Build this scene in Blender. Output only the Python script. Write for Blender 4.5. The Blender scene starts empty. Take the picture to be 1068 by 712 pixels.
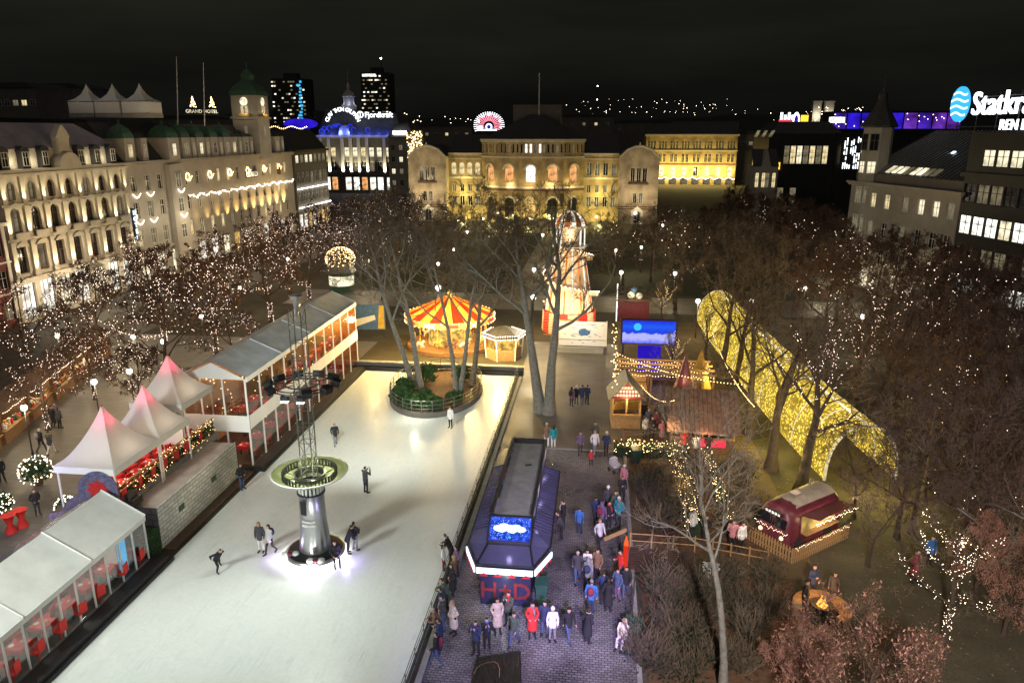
import bpy, bmesh, math, random
from mathutils import Vector, Matrix, noise
random.seed(7)
PI = math.pi
R = math.radians
scn = bpy.context.scene
col = scn.collection
# ------------------------------------------------------------------ camera (stands high up at the open end of the park axis)
CAM_H = 21.0
FPX, HORIZON = 771.0, 138.0
PITCH = math.atan((356 - HORIZON) / FPX)
YAW = R(6.76)
cam_d = bpy.data.cameras.new('camera')
cam = bpy.data.objects.new('camera', cam_d)
col.objects.link(cam)
cam_d.sensor_width = 36
cam_d.lens = FPX / 1068 * 36
cam_d.clip_start = 0.5
cam_d.clip_end = 12000
cam.location = (0, 0, CAM_H)
cam.rotation_euler = (PI / 2 - PITCH, 0, YAW)
scn.camera = cam

def ray(px, py):
    u, v = (px - 534) / FPX, (356 - py) / FPX
    x, y, z = u, math.cos(PITCH) + v * math.sin(PITCH), -math.sin(PITCH) + v * math.cos(PITCH)
    c, s = math.cos(YAW), math.sin(YAW)
    return Vector((x * c - y * s, x * s + y * c, z))
def gp(px, py, z=0.0):            # the place on the level z seen at that spot of the photograph
    d = ray(px, py)
    t = (z - CAM_H) / d.z
    return Vector((d.x * t, d.y * t, z))
def far(px, py, Y):               # the place at distance Y along the axis
    d = ray(px, py)
    t = Y / d.y
    return Vector((d.x * t, Y, CAM_H + d.z * t))

# ------------------------------------------------------------------ materials
def lin(c):
    def f(v):
        v /= 255.0
        return v / 12.92 if v <= 0.04045 else ((v + 0.055) / 1.055) ** 2.4
    return tuple(f(v) for v in c)
def new_mat(name):
    m = bpy.data.materials.new(name)
    m.use_nodes = True
    nt = m.node_tree
    for n in list(nt.nodes):
        nt.nodes.remove(n)
    out = nt.nodes.new('ShaderNodeOutputMaterial')
    return m, nt, out
def surf(name, c, rough=0.7, metal=0.0, var=0.25, scale=3.0, bump=0.0, spec=0.4, coat=0.0, c2=None, detail=5):
    m, nt, out = new_mat(name)
    b = nt.nodes.new('ShaderNodeBsdfPrincipled')
    nt.links.new(b.outputs[0], out.inputs[0])
    b.inputs['Roughness'].default_value = rough
    b.inputs['Metallic'].default_value = metal
    b.inputs['Specular IOR Level'].default_value = spec
    b.inputs['Coat Weight'].default_value = coat
    tc = nt.nodes.new('ShaderNodeTexCoord')
    no = nt.nodes.new('ShaderNodeTexNoise')
    no.inputs['Scale'].default_value = scale
    no.inputs['Detail'].default_value = detail
    no.inputs['Roughness'].default_value = 0.65
    nt.links.new(tc.outputs['Object'], no.inputs['Vector'])
    mx = nt.nodes.new('ShaderNodeMix')
    mx.data_type = 'RGBA'
    lo = c2 if c2 else tuple(v * (1 - var) for v in c)
    hi = c if c2 else tuple(min(1, v * (1 + var)) for v in c)
    mx.inputs[6].default_value = (*lo, 1)
    mx.inputs[7].default_value = (*hi, 1)
    rp = nt.nodes.new('ShaderNodeMapRange')
    rp.inputs[1].default_value = 0.3
    rp.inputs[2].default_value = 0.7
    nt.links.new(no.outputs[0], rp.inputs[0])
    nt.links.new(rp.outputs[0], mx.inputs[0])
    nt.links.new(mx.outputs[2], b.inputs['Base Color'])
    if bump:
        bp = nt.nodes.new('ShaderNodeBump')
        bp.inputs['Strength'].default_value = bump
        bp.inputs['Distance'].default_value = 0.05
        nt.links.new(no.outputs[0], bp.inputs['Height'])
        nt.links.new(bp.outputs[0], b.inputs['Normal'])
    m['bsdf'] = b.name
    return m
def bricks(name, c1, c2, cm, scale=1.0, rough=0.8, bw=0.5, bh=0.25, mortar=0.02, wet=0.0, axis='XY', bump=0.4, wob=0.0):
    m, nt, out = new_mat(name)
    b = nt.nodes.new('ShaderNodeBsdfPrincipled')
    nt.links.new(b.outputs[0], out.inputs[0])
    tc = nt.nodes.new('ShaderNodeTexCoord')
    mp = nt.nodes.new('ShaderNodeMapping')
    if axis == 'XZ': mp.inputs['Rotation'].default_value = (-PI / 2, 0, 0)
    nt.links.new(tc.outputs['Object'], mp.inputs[0])
    if axis == 'YZ':
        sp = nt.nodes.new('ShaderNodeSeparateXYZ'); cb = nt.nodes.new('ShaderNodeCombineXYZ')
        nt.links.new(tc.outputs['Object'], sp.inputs[0])
        nt.links.new(sp.outputs[1], cb.inputs[0]); nt.links.new(sp.outputs[2], cb.inputs[1])
        nt.links.new(cb.outputs[0], mp.inputs[0])
    br = nt.nodes.new('ShaderNodeTexBrick')
    br.inputs['Color1'].default_value = (*c1, 1)
    br.inputs['Color2'].default_value = (*c2, 1)
    br.inputs['Mortar'].default_value = (*cm, 1)
    br.inputs['Scale'].default_value = scale
    br.inputs['Brick Width'].default_value = bw
    br.inputs['Row Height'].default_value = bh
    br.inputs['Mortar Size'].default_value = mortar
    nz = nt.nodes.new('ShaderNodeTexNoise'); nz.inputs['Scale'].default_value = 1.3; nz.inputs['Detail'].default_value = 4; nt.links.new(tc.outputs['Object'], nz.inputs[0])
    va = nt.nodes.new('ShaderNodeVectorMath'); va.operation = 'MULTIPLY_ADD'; va.inputs[1].default_value = (wob,) * 3; nt.links.new(nz.outputs['Color'], va.inputs[0]); nt.links.new(mp.outputs[0], va.inputs[2])
    nt.links.new(va.outputs[0], br.inputs['Vector'])
    no = nt.nodes.new('ShaderNodeTexNoise')
    no.inputs['Scale'].default_value = 0.35
    no.inputs['Detail'].default_value = 6
    nt.links.new(tc.outputs['Object'], no.inputs['Vector'])
    hs = nt.nodes.new('ShaderNodeHueSaturation')
    rp = nt.nodes.new('ShaderNodeMapRange')
    rp.inputs[1].default_value, rp.inputs[2].default_value = 0.3, 0.7
    rp.inputs[3].default_value, rp.inputs[4].default_value = 0.5, 1.4
    nt.links.new(no.outputs[0], rp.inputs[0])
    nt.links.new(rp.outputs[0], hs.inputs['Value'])
    nt.links.new(br.outputs[0], hs.inputs['Color'])
    nt.links.new(hs.outputs[0], b.inputs['Base Color'])
    rr = nt.nodes.new('ShaderNodeMapRange')
    rr.inputs[1].default_value, rr.inputs[2].default_value = 0.4, 0.6
    rr.inputs[3].default_value, rr.inputs[4].default_value = rough - wet, rough
    nt.links.new(no.outputs[0], rr.inputs[0])
    nt.links.new(rr.outputs[0], b.inputs['Roughness'])
    bp = nt.nodes.new('ShaderNodeBump')
    bp.inputs['Strength'].default_value = bump
    bp.inputs['Distance'].default_value = 0.03
    nt.links.new(br.outputs['Fac'], bp.inputs['Height'])
    bp.invert = True
    nt.links.new(bp.outputs[0], b.inputs['Normal'])
    return m
def glow(name, c, s, sample=False, pattern=None):   # things that give off light, and light put into the stage curtain
    m, nt, out = new_mat(name)
    e = nt.nodes.new('ShaderNodeEmission')
    e.inputs[0].default_value = (*c, 1)
    e.inputs[1].default_value = s
    if pattern:
        tc = nt.nodes.new('ShaderNodeTexCoord')
        no = nt.nodes.new('ShaderNodeTexNoise'); no.inputs['Scale'].default_value = pattern
        no.inputs['Detail'].default_value = 4
        nt.links.new(tc.outputs['Object'], no.inputs['Vector'])
        rp = nt.nodes.new('ShaderNodeMapRange')
        rp.inputs[1].default_value, rp.inputs[2].default_value = 0.35, 0.65
        rp.inputs[3].default_value, rp.inputs[4].default_value = s * 0.35, s * 1.4
        nt.links.new(no.outputs[0], rp.inputs[0])
        nt.links.new(rp.outputs[0], e.inputs[1])
    nt.links.new(e.outputs[0], out.inputs[0])
    m.cycles.emission_sampling = 'AUTO' if sample else 'NONE'
    return m
def sheer(name, c=(1, 1, 1), alpha=0.12, rough=0.08):   # thin clear vinyl or window glass
    m, nt, out = new_mat(name)
    t = nt.nodes.new('ShaderNodeBsdfTransparent'); t.inputs[0].default_value = (*c, 1)
    g = nt.nodes.new('ShaderNodeBsdfGlossy'); g.inputs['Roughness'].default_value = rough
    g.inputs[0].default_value = (0.9, 0.9, 0.9, 1)
    mx = nt.nodes.new('ShaderNodeMixShader'); mx.inputs[0].default_value = alpha
    nt.links.new(t.outputs[0], mx.inputs[1]); nt.links.new(g.outputs[0], mx.inputs[2])
    nt.links.new(mx.outputs[0], out.inputs[0])
    return m
M = {}
def warm(s, c=(1, .72, .38)): return c, s
M['ice'] = surf('ice', (.80, .83, .78), .42, var=.05, scale=.5, spec=.5, c2=(.60, .65, .61), detail=9)
def icemat():      # milky ice with skate scratches and scraped snow
    m, nt, out = new_mat('ice'); b = nt.nodes.new('ShaderNodeBsdfPrincipled'); nt.links.new(b.outputs[0], out.inputs[0])
    tc = nt.nodes.new('ShaderNodeTexCoord'); acc = None
    def math_(op, a, c):
        n = nt.nodes.new('ShaderNodeMath'); n.operation = op; n.use_clamp = True
        for i, v in enumerate((a, c)):
            if isinstance(v, (int, float)): n.inputs[i].default_value = v
            else: nt.links.new(v, n.inputs[i])
        return n.outputs[0]
    def band(rot, sc, lo, hi, det=3):
        mp = nt.nodes.new('ShaderNodeMapping'); mp.inputs['Rotation'].default_value = (0, 0, rot); mp.inputs['Scale'].default_value = sc
        nt.links.new(tc.outputs['Object'], mp.inputs[0]); no = nt.nodes.new('ShaderNodeTexNoise'); no.inputs['Scale'].default_value = 1; no.inputs['Detail'].default_value = det; no.inputs['Distortion'].default_value = 1.6
        nt.links.new(mp.outputs[0], no.inputs[0]); r = nt.nodes.new('ShaderNodeMapRange'); r.inputs[1].default_value = lo; r.inputs[2].default_value = hi; nt.links.new(no.outputs[0], r.inputs[0]); return r.outputs[0]
    for rot, sc in ((.2, (9, .35, 1)), (1.3, (8, .3, 1)), (2.3, (10, .4, 1)), (.8, (7, .25, 1))):
        x = band(rot, sc, .60, .72); acc = x if acc is None else math_('MAXIMUM', acc, x)
    patch = band(0, (.35, .35, 1), .35, .65, 6); fine = band(.5, (3, 3, 1), .3, .7, 8)
    f = math_('ADD', math_('MULTIPLY', acc, math_('MULTIPLY', patch, .62)), math_('MULTIPLY', fine, .35))
    mx = nt.nodes.new('ShaderNodeMix'); mx.data_type = 'RGBA'; mx.inputs[6].default_value = (.80, .84, .81, 1); mx.inputs[7].default_value = (.60, .645, .635, 1); nt.links.new(f, mx.inputs[0]); nt.links.new(mx.outputs[2], b.inputs['Base Color'])
    r = nt.nodes.new('ShaderNodeMapRange'); r.inputs[3].default_value = .28; r.inputs[4].default_value = .6; nt.links.new(f, r.inputs[0]); nt.links.new(r.outputs[0], b.inputs['Roughness'])
    bp = nt.nodes.new('ShaderNodeBump'); bp.inputs['Strength'].default_value = .25; bp.inputs['Distance'].default_value = .02; nt.links.new(f, bp.inputs['Height']); nt.links.new(bp.outputs[0], b.inputs['Normal'])
    return m
M['ice'] = icemat()
def earth(name, a, b_, c):     # trampled ground: two scales of blotches and fine litter
    m = surf(name, a, .9, scale=.45, c2=b_, detail=8); nt = m.node_tree; b = nt.nodes[m['bsdf']]; src = b.inputs['Base Color'].links[0].from_socket
    tc = nt.nodes.new('ShaderNodeTexCoord'); vo = nt.nodes.new('ShaderNodeTexNoise'); vo.inputs['Scale'].default_value = 7; vo.inputs['Detail'].default_value = 8; vo.inputs['Roughness'].default_value = .8; nt.links.new(tc.outputs['Object'], vo.inputs[0])
    r = nt.nodes.new('ShaderNodeMapRange'); r.inputs[1].default_value = .48; r.inputs[2].default_value = .62; nt.links.new(vo.outputs[0], r.inputs[0])
    mx = nt.nodes.new('ShaderNodeMix'); mx.data_type = 'RGBA'; mx.inputs[7].default_value = (*c, 1); nt.links.new(r.outputs[0], mx.inputs[0]); nt.links.new(src, mx.inputs[6]); nt.links.new(mx.outputs[2], b.inputs['Base Color'])
    bp = nt.nodes.new('ShaderNodeBump'); bp.inputs['Strength'].default_value = .5; bp.inputs['Distance'].default_value = .05; nt.links.new(vo.outputs[0], bp.inputs['Height']); nt.links.new(bp.outputs[0], b.inputs['Normal'])
    return m
M['cobble'] = bricks('cobble', (.24, .23, .235), (.14, .135, .14), (.05, .05, .05), 1, .55, .24, .14, .02, .3, wob=.16)
M['paving'] = bricks('paving', (.125, .115, .095), (.095, .088, .075), (.045, .04, .036), 1, .6, 1.2, .6, .015, .2)
M['asphalt'] = surf('asphalt', (.06, .058, .055), .65, var=.3, scale=1.5)
M['gravel'] = earth('gravel', (.085, .075, .048), (.035, .033, .022), (.04, .032, .018))
M['lawn'] = earth('lawn', (.03, .04, .015), (.045, .038, .02), (.018, .022, .01))
M['kerb'] = surf('kerb', (.25, .25, .24), .8)
M['white_pvc'] = surf('white_pvc', (.74, .75, .72), .45, var=.1, scale=.9, bump=.2)
M['tent_white'] = surf('tent_white', (.78, .78, .76), .5, var=.05, scale=.9)
M['grey_pvc'] = surf('grey_pvc', (.56, .59, .62), .45, var=.2, scale=.9, bump=.15)
M['white_metal'] = surf('white_metal', (.75, .75, .73), .4, var=.05)
M['black'] = surf('black', (.016, .016, .018), .55, var=.3)
M['rubber'] = surf('rubber', (.03, .03, .034), .5, var=.3)
M['dark_metal'] = surf('dark_metal', (.05, .052, .055), .45, .6)
M['rail'] = surf('rail', (.13, .14, .13), .45, .5)
M['steel'] = surf('steel', (.50, .51, .52), .3, .85, var=.12, scale=2.5)
M['glass'] = sheer('glass', (.86, .88, .88), .2, .12)
M['pane_dark'] = surf('pane_dark', (.012, .014, .018), .08, spec=.7, var=.2)
M['red_cloth'] = surf('red_cloth', (.62, .03, .025), .7, var=.2, scale=4)
M['red_paint'] = surf('red_paint', (.50, .03, .03), .45, var=.15)
M['red_brick'] = bricks('red_brick', (.28, .06, .045), (.22, .045, .035), (.2, .15, .12), 1, .85, .5, .16, .02, axis='XZ')
M['castle'] = bricks('castle', (.66, .68, .64), (.50, .53, .50), (.30, .33, .30), 1, .6, .62, .23, .03, axis='YZ', bump=.1)
M['castle_dark'] = bricks('castle_dark', (.10, .10, .105), (.06, .06, .065), (.03, .03, .03), 1, .7, .6, .34, .03, axis='XZ')
M['felt'] = surf('felt', (.33, .34, .30), .9, var=.25, scale=1.6, c2=(.22, .22, .18))
M['stone_board'] = surf('stone_board', (.46, .45, .41), .85, var=.2, scale=1.2, c2=(.32, .30, .26))
M['wood'] = surf('wood', (.19, .10, .045), .7, var=.35, scale=6)
M['wood_pale'] = surf('wood_pale', (.36, .22, .10), .7, var=.3, scale=6)
M['wood_dark'] = surf('wood_dark', (.09, .055, .035), .75, var=.35, scale=5)
M['roof_plank'] = surf('roof_plank', (.20, .12, .085), .75, var=.45, scale=3)
M['roof_grey'] = surf('roof_grey', (.14, .14, .15), .6, var=.2)
M['shrub'] = surf('shrub', (.03, .075, .02), .8, var=.5, scale=5)
M['shrub_dark'] = surf('shrub_dark', (.02, .034, .016), .85, var=.5, scale=5)
M['soil'] = surf('soil', (.10, .055, .03), .95, var=.4, scale=4)
M['straw'] = earth('straw', (.14, .11, .055), (.07, .05, .03), (.10, .06, .03))
M['bark'] = surf('bark', (.15, .13, .10), .9, var=.4, scale=4, bump=.6)
M['bark_grey'] = surf('bark_grey', (.17, .165, .15), .9, var=.35, scale=5, bump=.6)
M['bark_dark'] = surf('bark_dark', (.055, .04, .03), .9, var=.4, scale=4, bump=.6)
M['twig'] = surf('twig', (.13, .10, .07), .9, var=.3, scale=2)
M['twig_red'] = surf('twig_red', (.10, .062, .042), .9, var=.35, scale=2)
M['twig_violet'] = surf('twig_violet', (.085, .06, .055), .9, var=.35, scale=2)
M['leaf_rust'] = surf('leaf_rust', (.34, .165, .12), .8, scale=1.3, c2=(.17, .095, .075))
M['leaf_brown'] = surf('leaf_brown', (.085, .045, .025), .8, var=.4, scale=2.5)
M['needle'] = surf('needle', (.015, .05, .018), .85, var=.4, scale=6)
M['stone_pale'] = surf('stone_pale', (.58, .54, .46), .8, var=.14, scale=.7)
M['stone_grand'] = surf('stone_grand', (.42, .39, .34), .8, var=.14, scale=.5)
M['stone_beige'] = surf('stone_beige', (.40, .32, .23), .8, var=.16, scale=.5)
M['stone_grey'] = surf('stone_grey', (.33, .31, .27), .8, var=.16, scale=.5)
M['stone_dark'] = surf('stone_dark', (.13, .12, .11), .8, var=.16, scale=.5)
M['brick_yellow'] = bricks('brick_yellow', (.46, .34, .17), (.40, .29, .14), (.32, .25, .15), 1, .85, .5, .16, .015, axis='XZ')
M['brick_tan'] = bricks('brick_tan', (.52, .43, .30), (.46, .37, .26), (.38, .32, .24), 1, .85, .5, .16, .015, axis='XZ')
M['trim_brown'] = surf('trim_brown', (.14, .08, .05), .8)
M['slate'] = surf('slate', (.035, .035, .04), .55, var=.3, scale=1)
M['slate_violet'] = surf('slate_violet', (.36, .33, .42), .6, var=.2, scale=.6)
M['copper'] = surf('copper', (.045, .11, .075), .6, var=.3, scale=1.5)
M['facade_black'] = surf('facade_black', (.02, .021, .024), .35, var=.25, scale=.5)
M['hill'] = surf('hill', (.010, .012, .012), 1, var=.3, scale=.02)
M['maroon'] = surf('maroon', (.12, .022, .035), .42, var=.35, scale=2.5, spec=.4)
M['cream_roof'] = surf('cream_roof', (.40, .34, .27), .6, var=.25, scale=2)
M['bin_green'] = surf('bin_green', (.03, .085, .06), .5)
M['navy_panel'] = surf('navy_panel', (.025, .025, .06), .3, var=.3)
M['purple_panel'] = surf('purple_panel', (.09, .09, .16), .22, var=.1)
M['blue_ad'] = surf('blue_ad', (.06, .14, .3), .6, var=.3)
M['white_paint'] = surf('white_paint', (.78, .77, .74), .5, var=.05)
M['yellow_paint'] = surf('yellow_paint', (.62, .42, .05), .5)
M['orange_paint'] = surf('orange_paint', (.7, .22, .04), .5)
M['gold_paint'] = surf('gold_paint', (.62, .38, .10), .35, .3)
M['violet_print'] = surf('violet_print', (.14, .11, .20), .6, var=.5, scale=5)
# lamps, screens and lit windows
M['bulb'] = glow('bulb', (1, .80, .58), 9)
M['bulb_pink'] = glow('bulb_pink', (1, .76, .62), 6)
M['bulb_amber'] = glow('bulb_amber', (1, .66, .28), 9)
M['bulb_red'] = glow('bulb_red', (1, .07, .04), 5)
M['bulb_white'] = glow('bulb_white', (1, .97, .9), 14)
M['globe'] = glow('globe', (1, .93, .80), 11)
M['flood'] = glow('flood', (.96, 1, .92), 40)
M['win_warm'] = glow('win_warm', (1, .80, .42), .95, pattern=.9)
M['win_cream'] = glow('win_cream', (1, .88, .60), 1.25, pattern=.7)
M['win_white'] = glow('win_white', (.98, .97, .84), 1.9, pattern=1.1)
M['win_gold'] = glow('win_gold', (1, .62, .18), .9, pattern=.8)
M['win_dim'] = glow('win_dim', (.9, .75, .45), .22, pattern=.7)
M['win_orange'] = glow('win_orange', (1, .45, .16), 1.0, pattern=.8)
M['shop'] = glow('shop', (1, .93, .78), 1.5, pattern=.6)
M['neon_white'] = glow('neon_white', (.92, .97, 1), 3.0)
M['neon_ice'] = glow('neon_ice', (.75, .92, 1), 2.2)
M['neon_blue'] = glow('neon_blue', (.03, .06, 1), 1.0)
M['neon_deep'] = glow('neon_deep', (.03, .012, .62), 1.0, pattern=.12)
M['neon_cyan'] = glow('neon_cyan', (.05, .5, .95), 1.2)
M['neon_violet'] = glow('neon_violet', (.10, .03, .7), .6, pattern=.15)
M['neon_purple'] = glow('neon_purple', (.22, .05, .7), .55, pattern=.15)
M['neon_red'] = glow('neon_red', (1, .04, .08), 1.4)
M['neon_pink'] = glow('neon_pink', (1, .25, .35), 2.2)
M['neon_yellow'] = glow('neon_yellow', (1, .62, .05), 1.6)
M['led_white'] = glow('led_white', (.66, .78, 1), 2.3, sample=True)
M['cloud_white'] = glow('cloud_white', (.55, .86, 1), 2.2)
M['amber_face'] = glow('amber_face', (1, .60, .13), .9, pattern=2)
M['fire'] = glow('fire', (1, .35, .05), 3, sample=True)

# ------------------------------------------------------------------ mesh helpers
class MB:
    def __init__(self):
        self.v, self.f, self.m, self.s = [], [], [], []
        self.X = Matrix.Identity(4)
        self.mi = 0
        self.sm = False
    def add(self, vs, fs):
        b = len(self.v)
        self.v += [tuple(self.X @ Vector(p)) for p in vs]
        for f in fs:
            self.f.append([b + i for i in f]); self.m.append(self.mi); self.s.append(self.sm)
        return self
    def box(self, x, y, z, sx, sy, sz, rz=0.0, rx=0.0, ry=0.0):   # centre, sizes
        r = Matrix.Rotation(rz, 3, 'Z') @ Matrix.Rotation(ry, 3, 'Y') @ Matrix.Rotation(rx, 3, 'X')
        vs = []
        for k in (-1, 1):
            for (i, j) in ((-1, -1), (1, -1), (1, 1), (-1, 1)):
                p = r @ Vector((i * sx / 2, j * sy / 2, k * sz / 2))
                vs.append((x + p.x, y + p.y, z + p.z))
        return self.add(vs, [(3, 2, 1, 0), (4, 5, 6, 7), (0, 1, 5, 4), (1, 2, 6, 5), (2, 3, 7, 6), (3, 0, 4, 7)])
    def b2(self, x0, x1, y0, y1, z0, z1):
        return self.box((x0 + x1) / 2, (y0 + y1) / 2, (z0 + z1) / 2, abs(x1 - x0), abs(y1 - y0), abs(z1 - z0))
    def poly(self, pts):
        return self.add(pts, [tuple(range(len(pts)))])
    def prism(self, pts, d):             # planar outline pushed along vector d
        d = Vector(d); n = len(pts)
        vs = [tuple(p) for p in pts] + [tuple(Vector(p) + d) for p in pts]
        fs = [tuple(range(n))[::-1], tuple(range(n, 2 * n))]
        fs += [(i, (i + 1) % n, n + (i + 1) % n, n + i) for i in range(n)]
        return self.add(vs, fs)
    def tube(self, pts, rad, n=6, caps=True):
        pts = [Vector(p) for p in pts]
        if not isinstance(rad, (list, tuple)): rad = [rad] * len(pts)
        vs, fs = [], []
        t0 = (pts[1] - pts[0]).normalized()
        u = t0.orthogonal().normalized()
        for i, p in enumerate(pts):
            t = (pts[min(i + 1, len(pts) - 1)] - pts[max(i - 1, 0)])
            if t.length < 1e-9: t = t0
            t.normalize()
            u = (u - t * u.dot(t))
            if u.length < 1e-6: u = t.orthogonal()
            u.normalize()
            w = t.cross(u)
            for k in range(n):
                a = 2 * PI * k / n
                vs.append(tuple(p + (u * math.cos(a) + w * math.sin(a)) * rad[i]))
        for i in range(len(pts) - 1):
            for k in range(n):
                a, b = i * n + k, i * n + (k + 1) % n
                fs.append((a, b, b + n, a + n))
        if caps:
            fs.append(tuple(range(n))[::-1])
            fs.append(tuple(range((len(pts) - 1) * n, len(pts) * n)))
        return self.add(vs, fs)
    def bar(self, a, b, r, n=6): return self.tube([a, b], r, n)
    def lathe(self, prof, n=24, x=0, y=0, a0=0.0, a1=2 * PI, close=None):
        full = abs(a1 - a0 - 2 * PI) < 1e-6
        k = n if full else n + 1
        vs = [(x + r * math.cos(a0 + (a1 - a0) * i / n), y + r * math.sin(a0 + (a1 - a0) * i / n), z) for (r, z) in prof for i in range(k)]
        fs = []
        for j in range(len(prof) - 1):
            for i in range(n):
                a, b = j * k + i, j * k + ((i + 1) % k if full else i + 1)
                fs.append((a, b, b + k, a + k))
        return self.add(vs, fs)
    def ball(self, x, y, z, r, n=8, m=5, sz=1.0, sx=1.0, sy=1.0):
        vs = [(x, y, z - r * sz)]
        for j in range(1, m):
            th = -PI / 2 + PI * j / m
            for i in range(n):
                vs.append((x + r * sx * math.cos(th) * math.cos(2 * PI * i / n), y + r * sy * math.cos(th) * math.sin(2 * PI * i / n), z + r * sz * math.sin(th)))
        vs.append((x, y, z + r * sz))
        fs = [(0, 1 + (i + 1) % n, 1 + i) for i in range(n)]
        for j in range(m - 2):
            for i in range(n):
                a, b = 1 + j * n + i, 1 + j * n + (i + 1) % n
                fs.append((a, b, b + n, a + n))
        t = len(vs) - 1
        fs += [(1 + (m - 2) * n + i, 1 + (m - 2) * n + (i + 1) % n, t) for i in range(n)]
        return self.add(vs, fs)
    def octa(self, p, r):
        x, y, z = p
        return self.add([(x + r, y, z), (x - r, y, z), (x, y + r, z), (x, y - r, z), (x, y, z + r), (x, y, z - r)],
                        [(0, 2, 4), (2, 1, 4), (1, 3, 4), (3, 0, 4), (2, 0, 5), (1, 2, 5), (3, 1, 5), (0, 3, 5)])
    def mesh(self, name, mats):
        me = bpy.data.meshes.new(name)
        me.from_pydata(self.v, [], self.f)
        for m in (mats if isinstance(mats, (list, tuple)) else [mats]):
            me.materials.append(m)
        me.polygons.foreach_set('material_index', self.m)
        me.polygons.foreach_set('use_smooth', self.s)
        me.update()
        return me
    def build(self, name, mats, parent=None, loc=(0, 0, 0), rz=0.0):
        return put(self.mesh(name, mats), name, parent, loc, rz)
def put(me, name, parent=None, loc=(0, 0, 0), rz=0.0):
    o = bpy.data.objects.new(name, me)
    col.objects.link(o)
    o.parent = parent
    o.location = loc
    o.rotation_euler = (0, 0, rz)
    return o
def tag(o, label, cat, group=None, kind=None):
    if label: o['label'] = label
    if cat: o['category'] = cat
    if group: o['group'] = group
    if kind: o['kind'] = kind
    return o
def thing(name, label, cat, loc=(0, 0, 0), rz=0.0, group=None):
    o = bpy.data.objects.new(name, None)
    o.empty_display_size = 0.2
    col.objects.link(o)
    o.location = loc
    o.rotation_euler = (0, 0, rz)
    return tag(o, label, cat, group)
def struct(name, mb, mats, **k):
    o = mb.build(name, mats, **k)
    o['kind'] = 'structure'
    return o
KIDS = {}
def kids(o): return [c for c in col.objects if c.parent == o]
def dup(o, loc, rz, label, group=None, scale=None):
    r = o.copy(); col.objects.link(r)
    r.location = loc; r.rotation_euler = (0, 0, rz)
    if scale: r.scale = scale if isinstance(scale, tuple) else (scale,) * 3
    r['label'] = label
    if group: r['group'] = group
    def rec(a, b):
        for c in KIDS.get(a.name) or KIDS.setdefault(a.name, kids(a)):
            d = c.copy(); col.objects.link(d); d.parent = b
            rec(c, d)
    rec(o, r)
    return r
def lamp(kind, name, loc, power, color=(1, .8, .5), size=.2, parent=None, target=None, angle=None, blend=.5):
    l = bpy.data.lights.new(name, kind)
    l.energy = power
    l.color = color
    if kind in ('POINT', 'SPOT'): l.shadow_soft_size = size
    if kind == 'SPOT':
        l.spot_size = R(angle or 90); l.spot_blend = blend
    if kind == 'AREA': l.size = size
    o = bpy.data.objects.new(name, l)
    col.objects.link(o)
    o.location = loc
    if target is not None:
        o.rotation_euler = (Vector(target) - Vector(loc)).to_track_quat('-Z', 'Y').to_euler()
    o.parent = parent
    return o
# a wall sheet in local X-Z with openings (x0, x1, z0, z1, arched) and their reveals going back along +Y
def pierced(mb, x0, x1, z0, z1, holes, depth=.3, y=0.0):
    xs = sorted({x0, x1, *[h[0] for h in holes], *[h[1] for h in holes]})
    zs = sorted({z0, z1, *[h[2] for h in holes], *[h[3] for h in holes]})
    xs = [v for v in xs if x0 <= v <= x1]; zs = [v for v in zs if z0 <= v <= z1]
    for i in range(len(xs) - 1):
        for j in range(len(zs) - 1):
            cx, cz = (xs[i] + xs[i + 1]) / 2, (zs[j] + zs[j + 1]) / 2
            if any(h[0] < cx < h[1] and h[2] < cz < h[3] for h in holes): continue
            mb.poly([(xs[i], y, zs[j]), (xs[i + 1], y, zs[j]), (xs[i + 1], y, zs[j + 1]), (xs[i], y, zs[j + 1])])
    for h in holes:
        a, b, c, d = h[:4]
        for p, q in (((a, c), (a, d)), ((a, d), (b, d)), ((b, d), (b, c)), ((b, c), (a, c))):
            mb.poly([(p[0], y, p[1]), (q[0], y, q[1]), (q[0], y + depth, q[1]), (p[0], y + depth, p[1])])
        if len(h) > 4 and h[4]:
            r = (b - a) / 2; mx = (a + b) / 2
            arc = [(mx + r * math.cos(PI - PI * k / 8), d - r + r * math.sin(PI * k / 8)) for k in range(9)]
            for k in range(8):
                cnr = (a, d) if k < 4 else (b, d)
                mb.poly([(arc[k][0], y, arc[k][1]), (cnr[0], y, cnr[1]), (arc[k + 1][0], y, arc[k + 1][1])])
                mb.poly([(arc[k][0], y, arc[k][1]), (arc[k + 1][0], y, arc[k + 1][1]), (arc[k + 1][0], y + depth * .8, arc[k + 1][1]), (arc[k][0], y + depth * .8, arc[k][1])])
            mb.poly([(a, y, d), (b, y, d), (mx, y, d - .0001)])
_wm = {}
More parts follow.
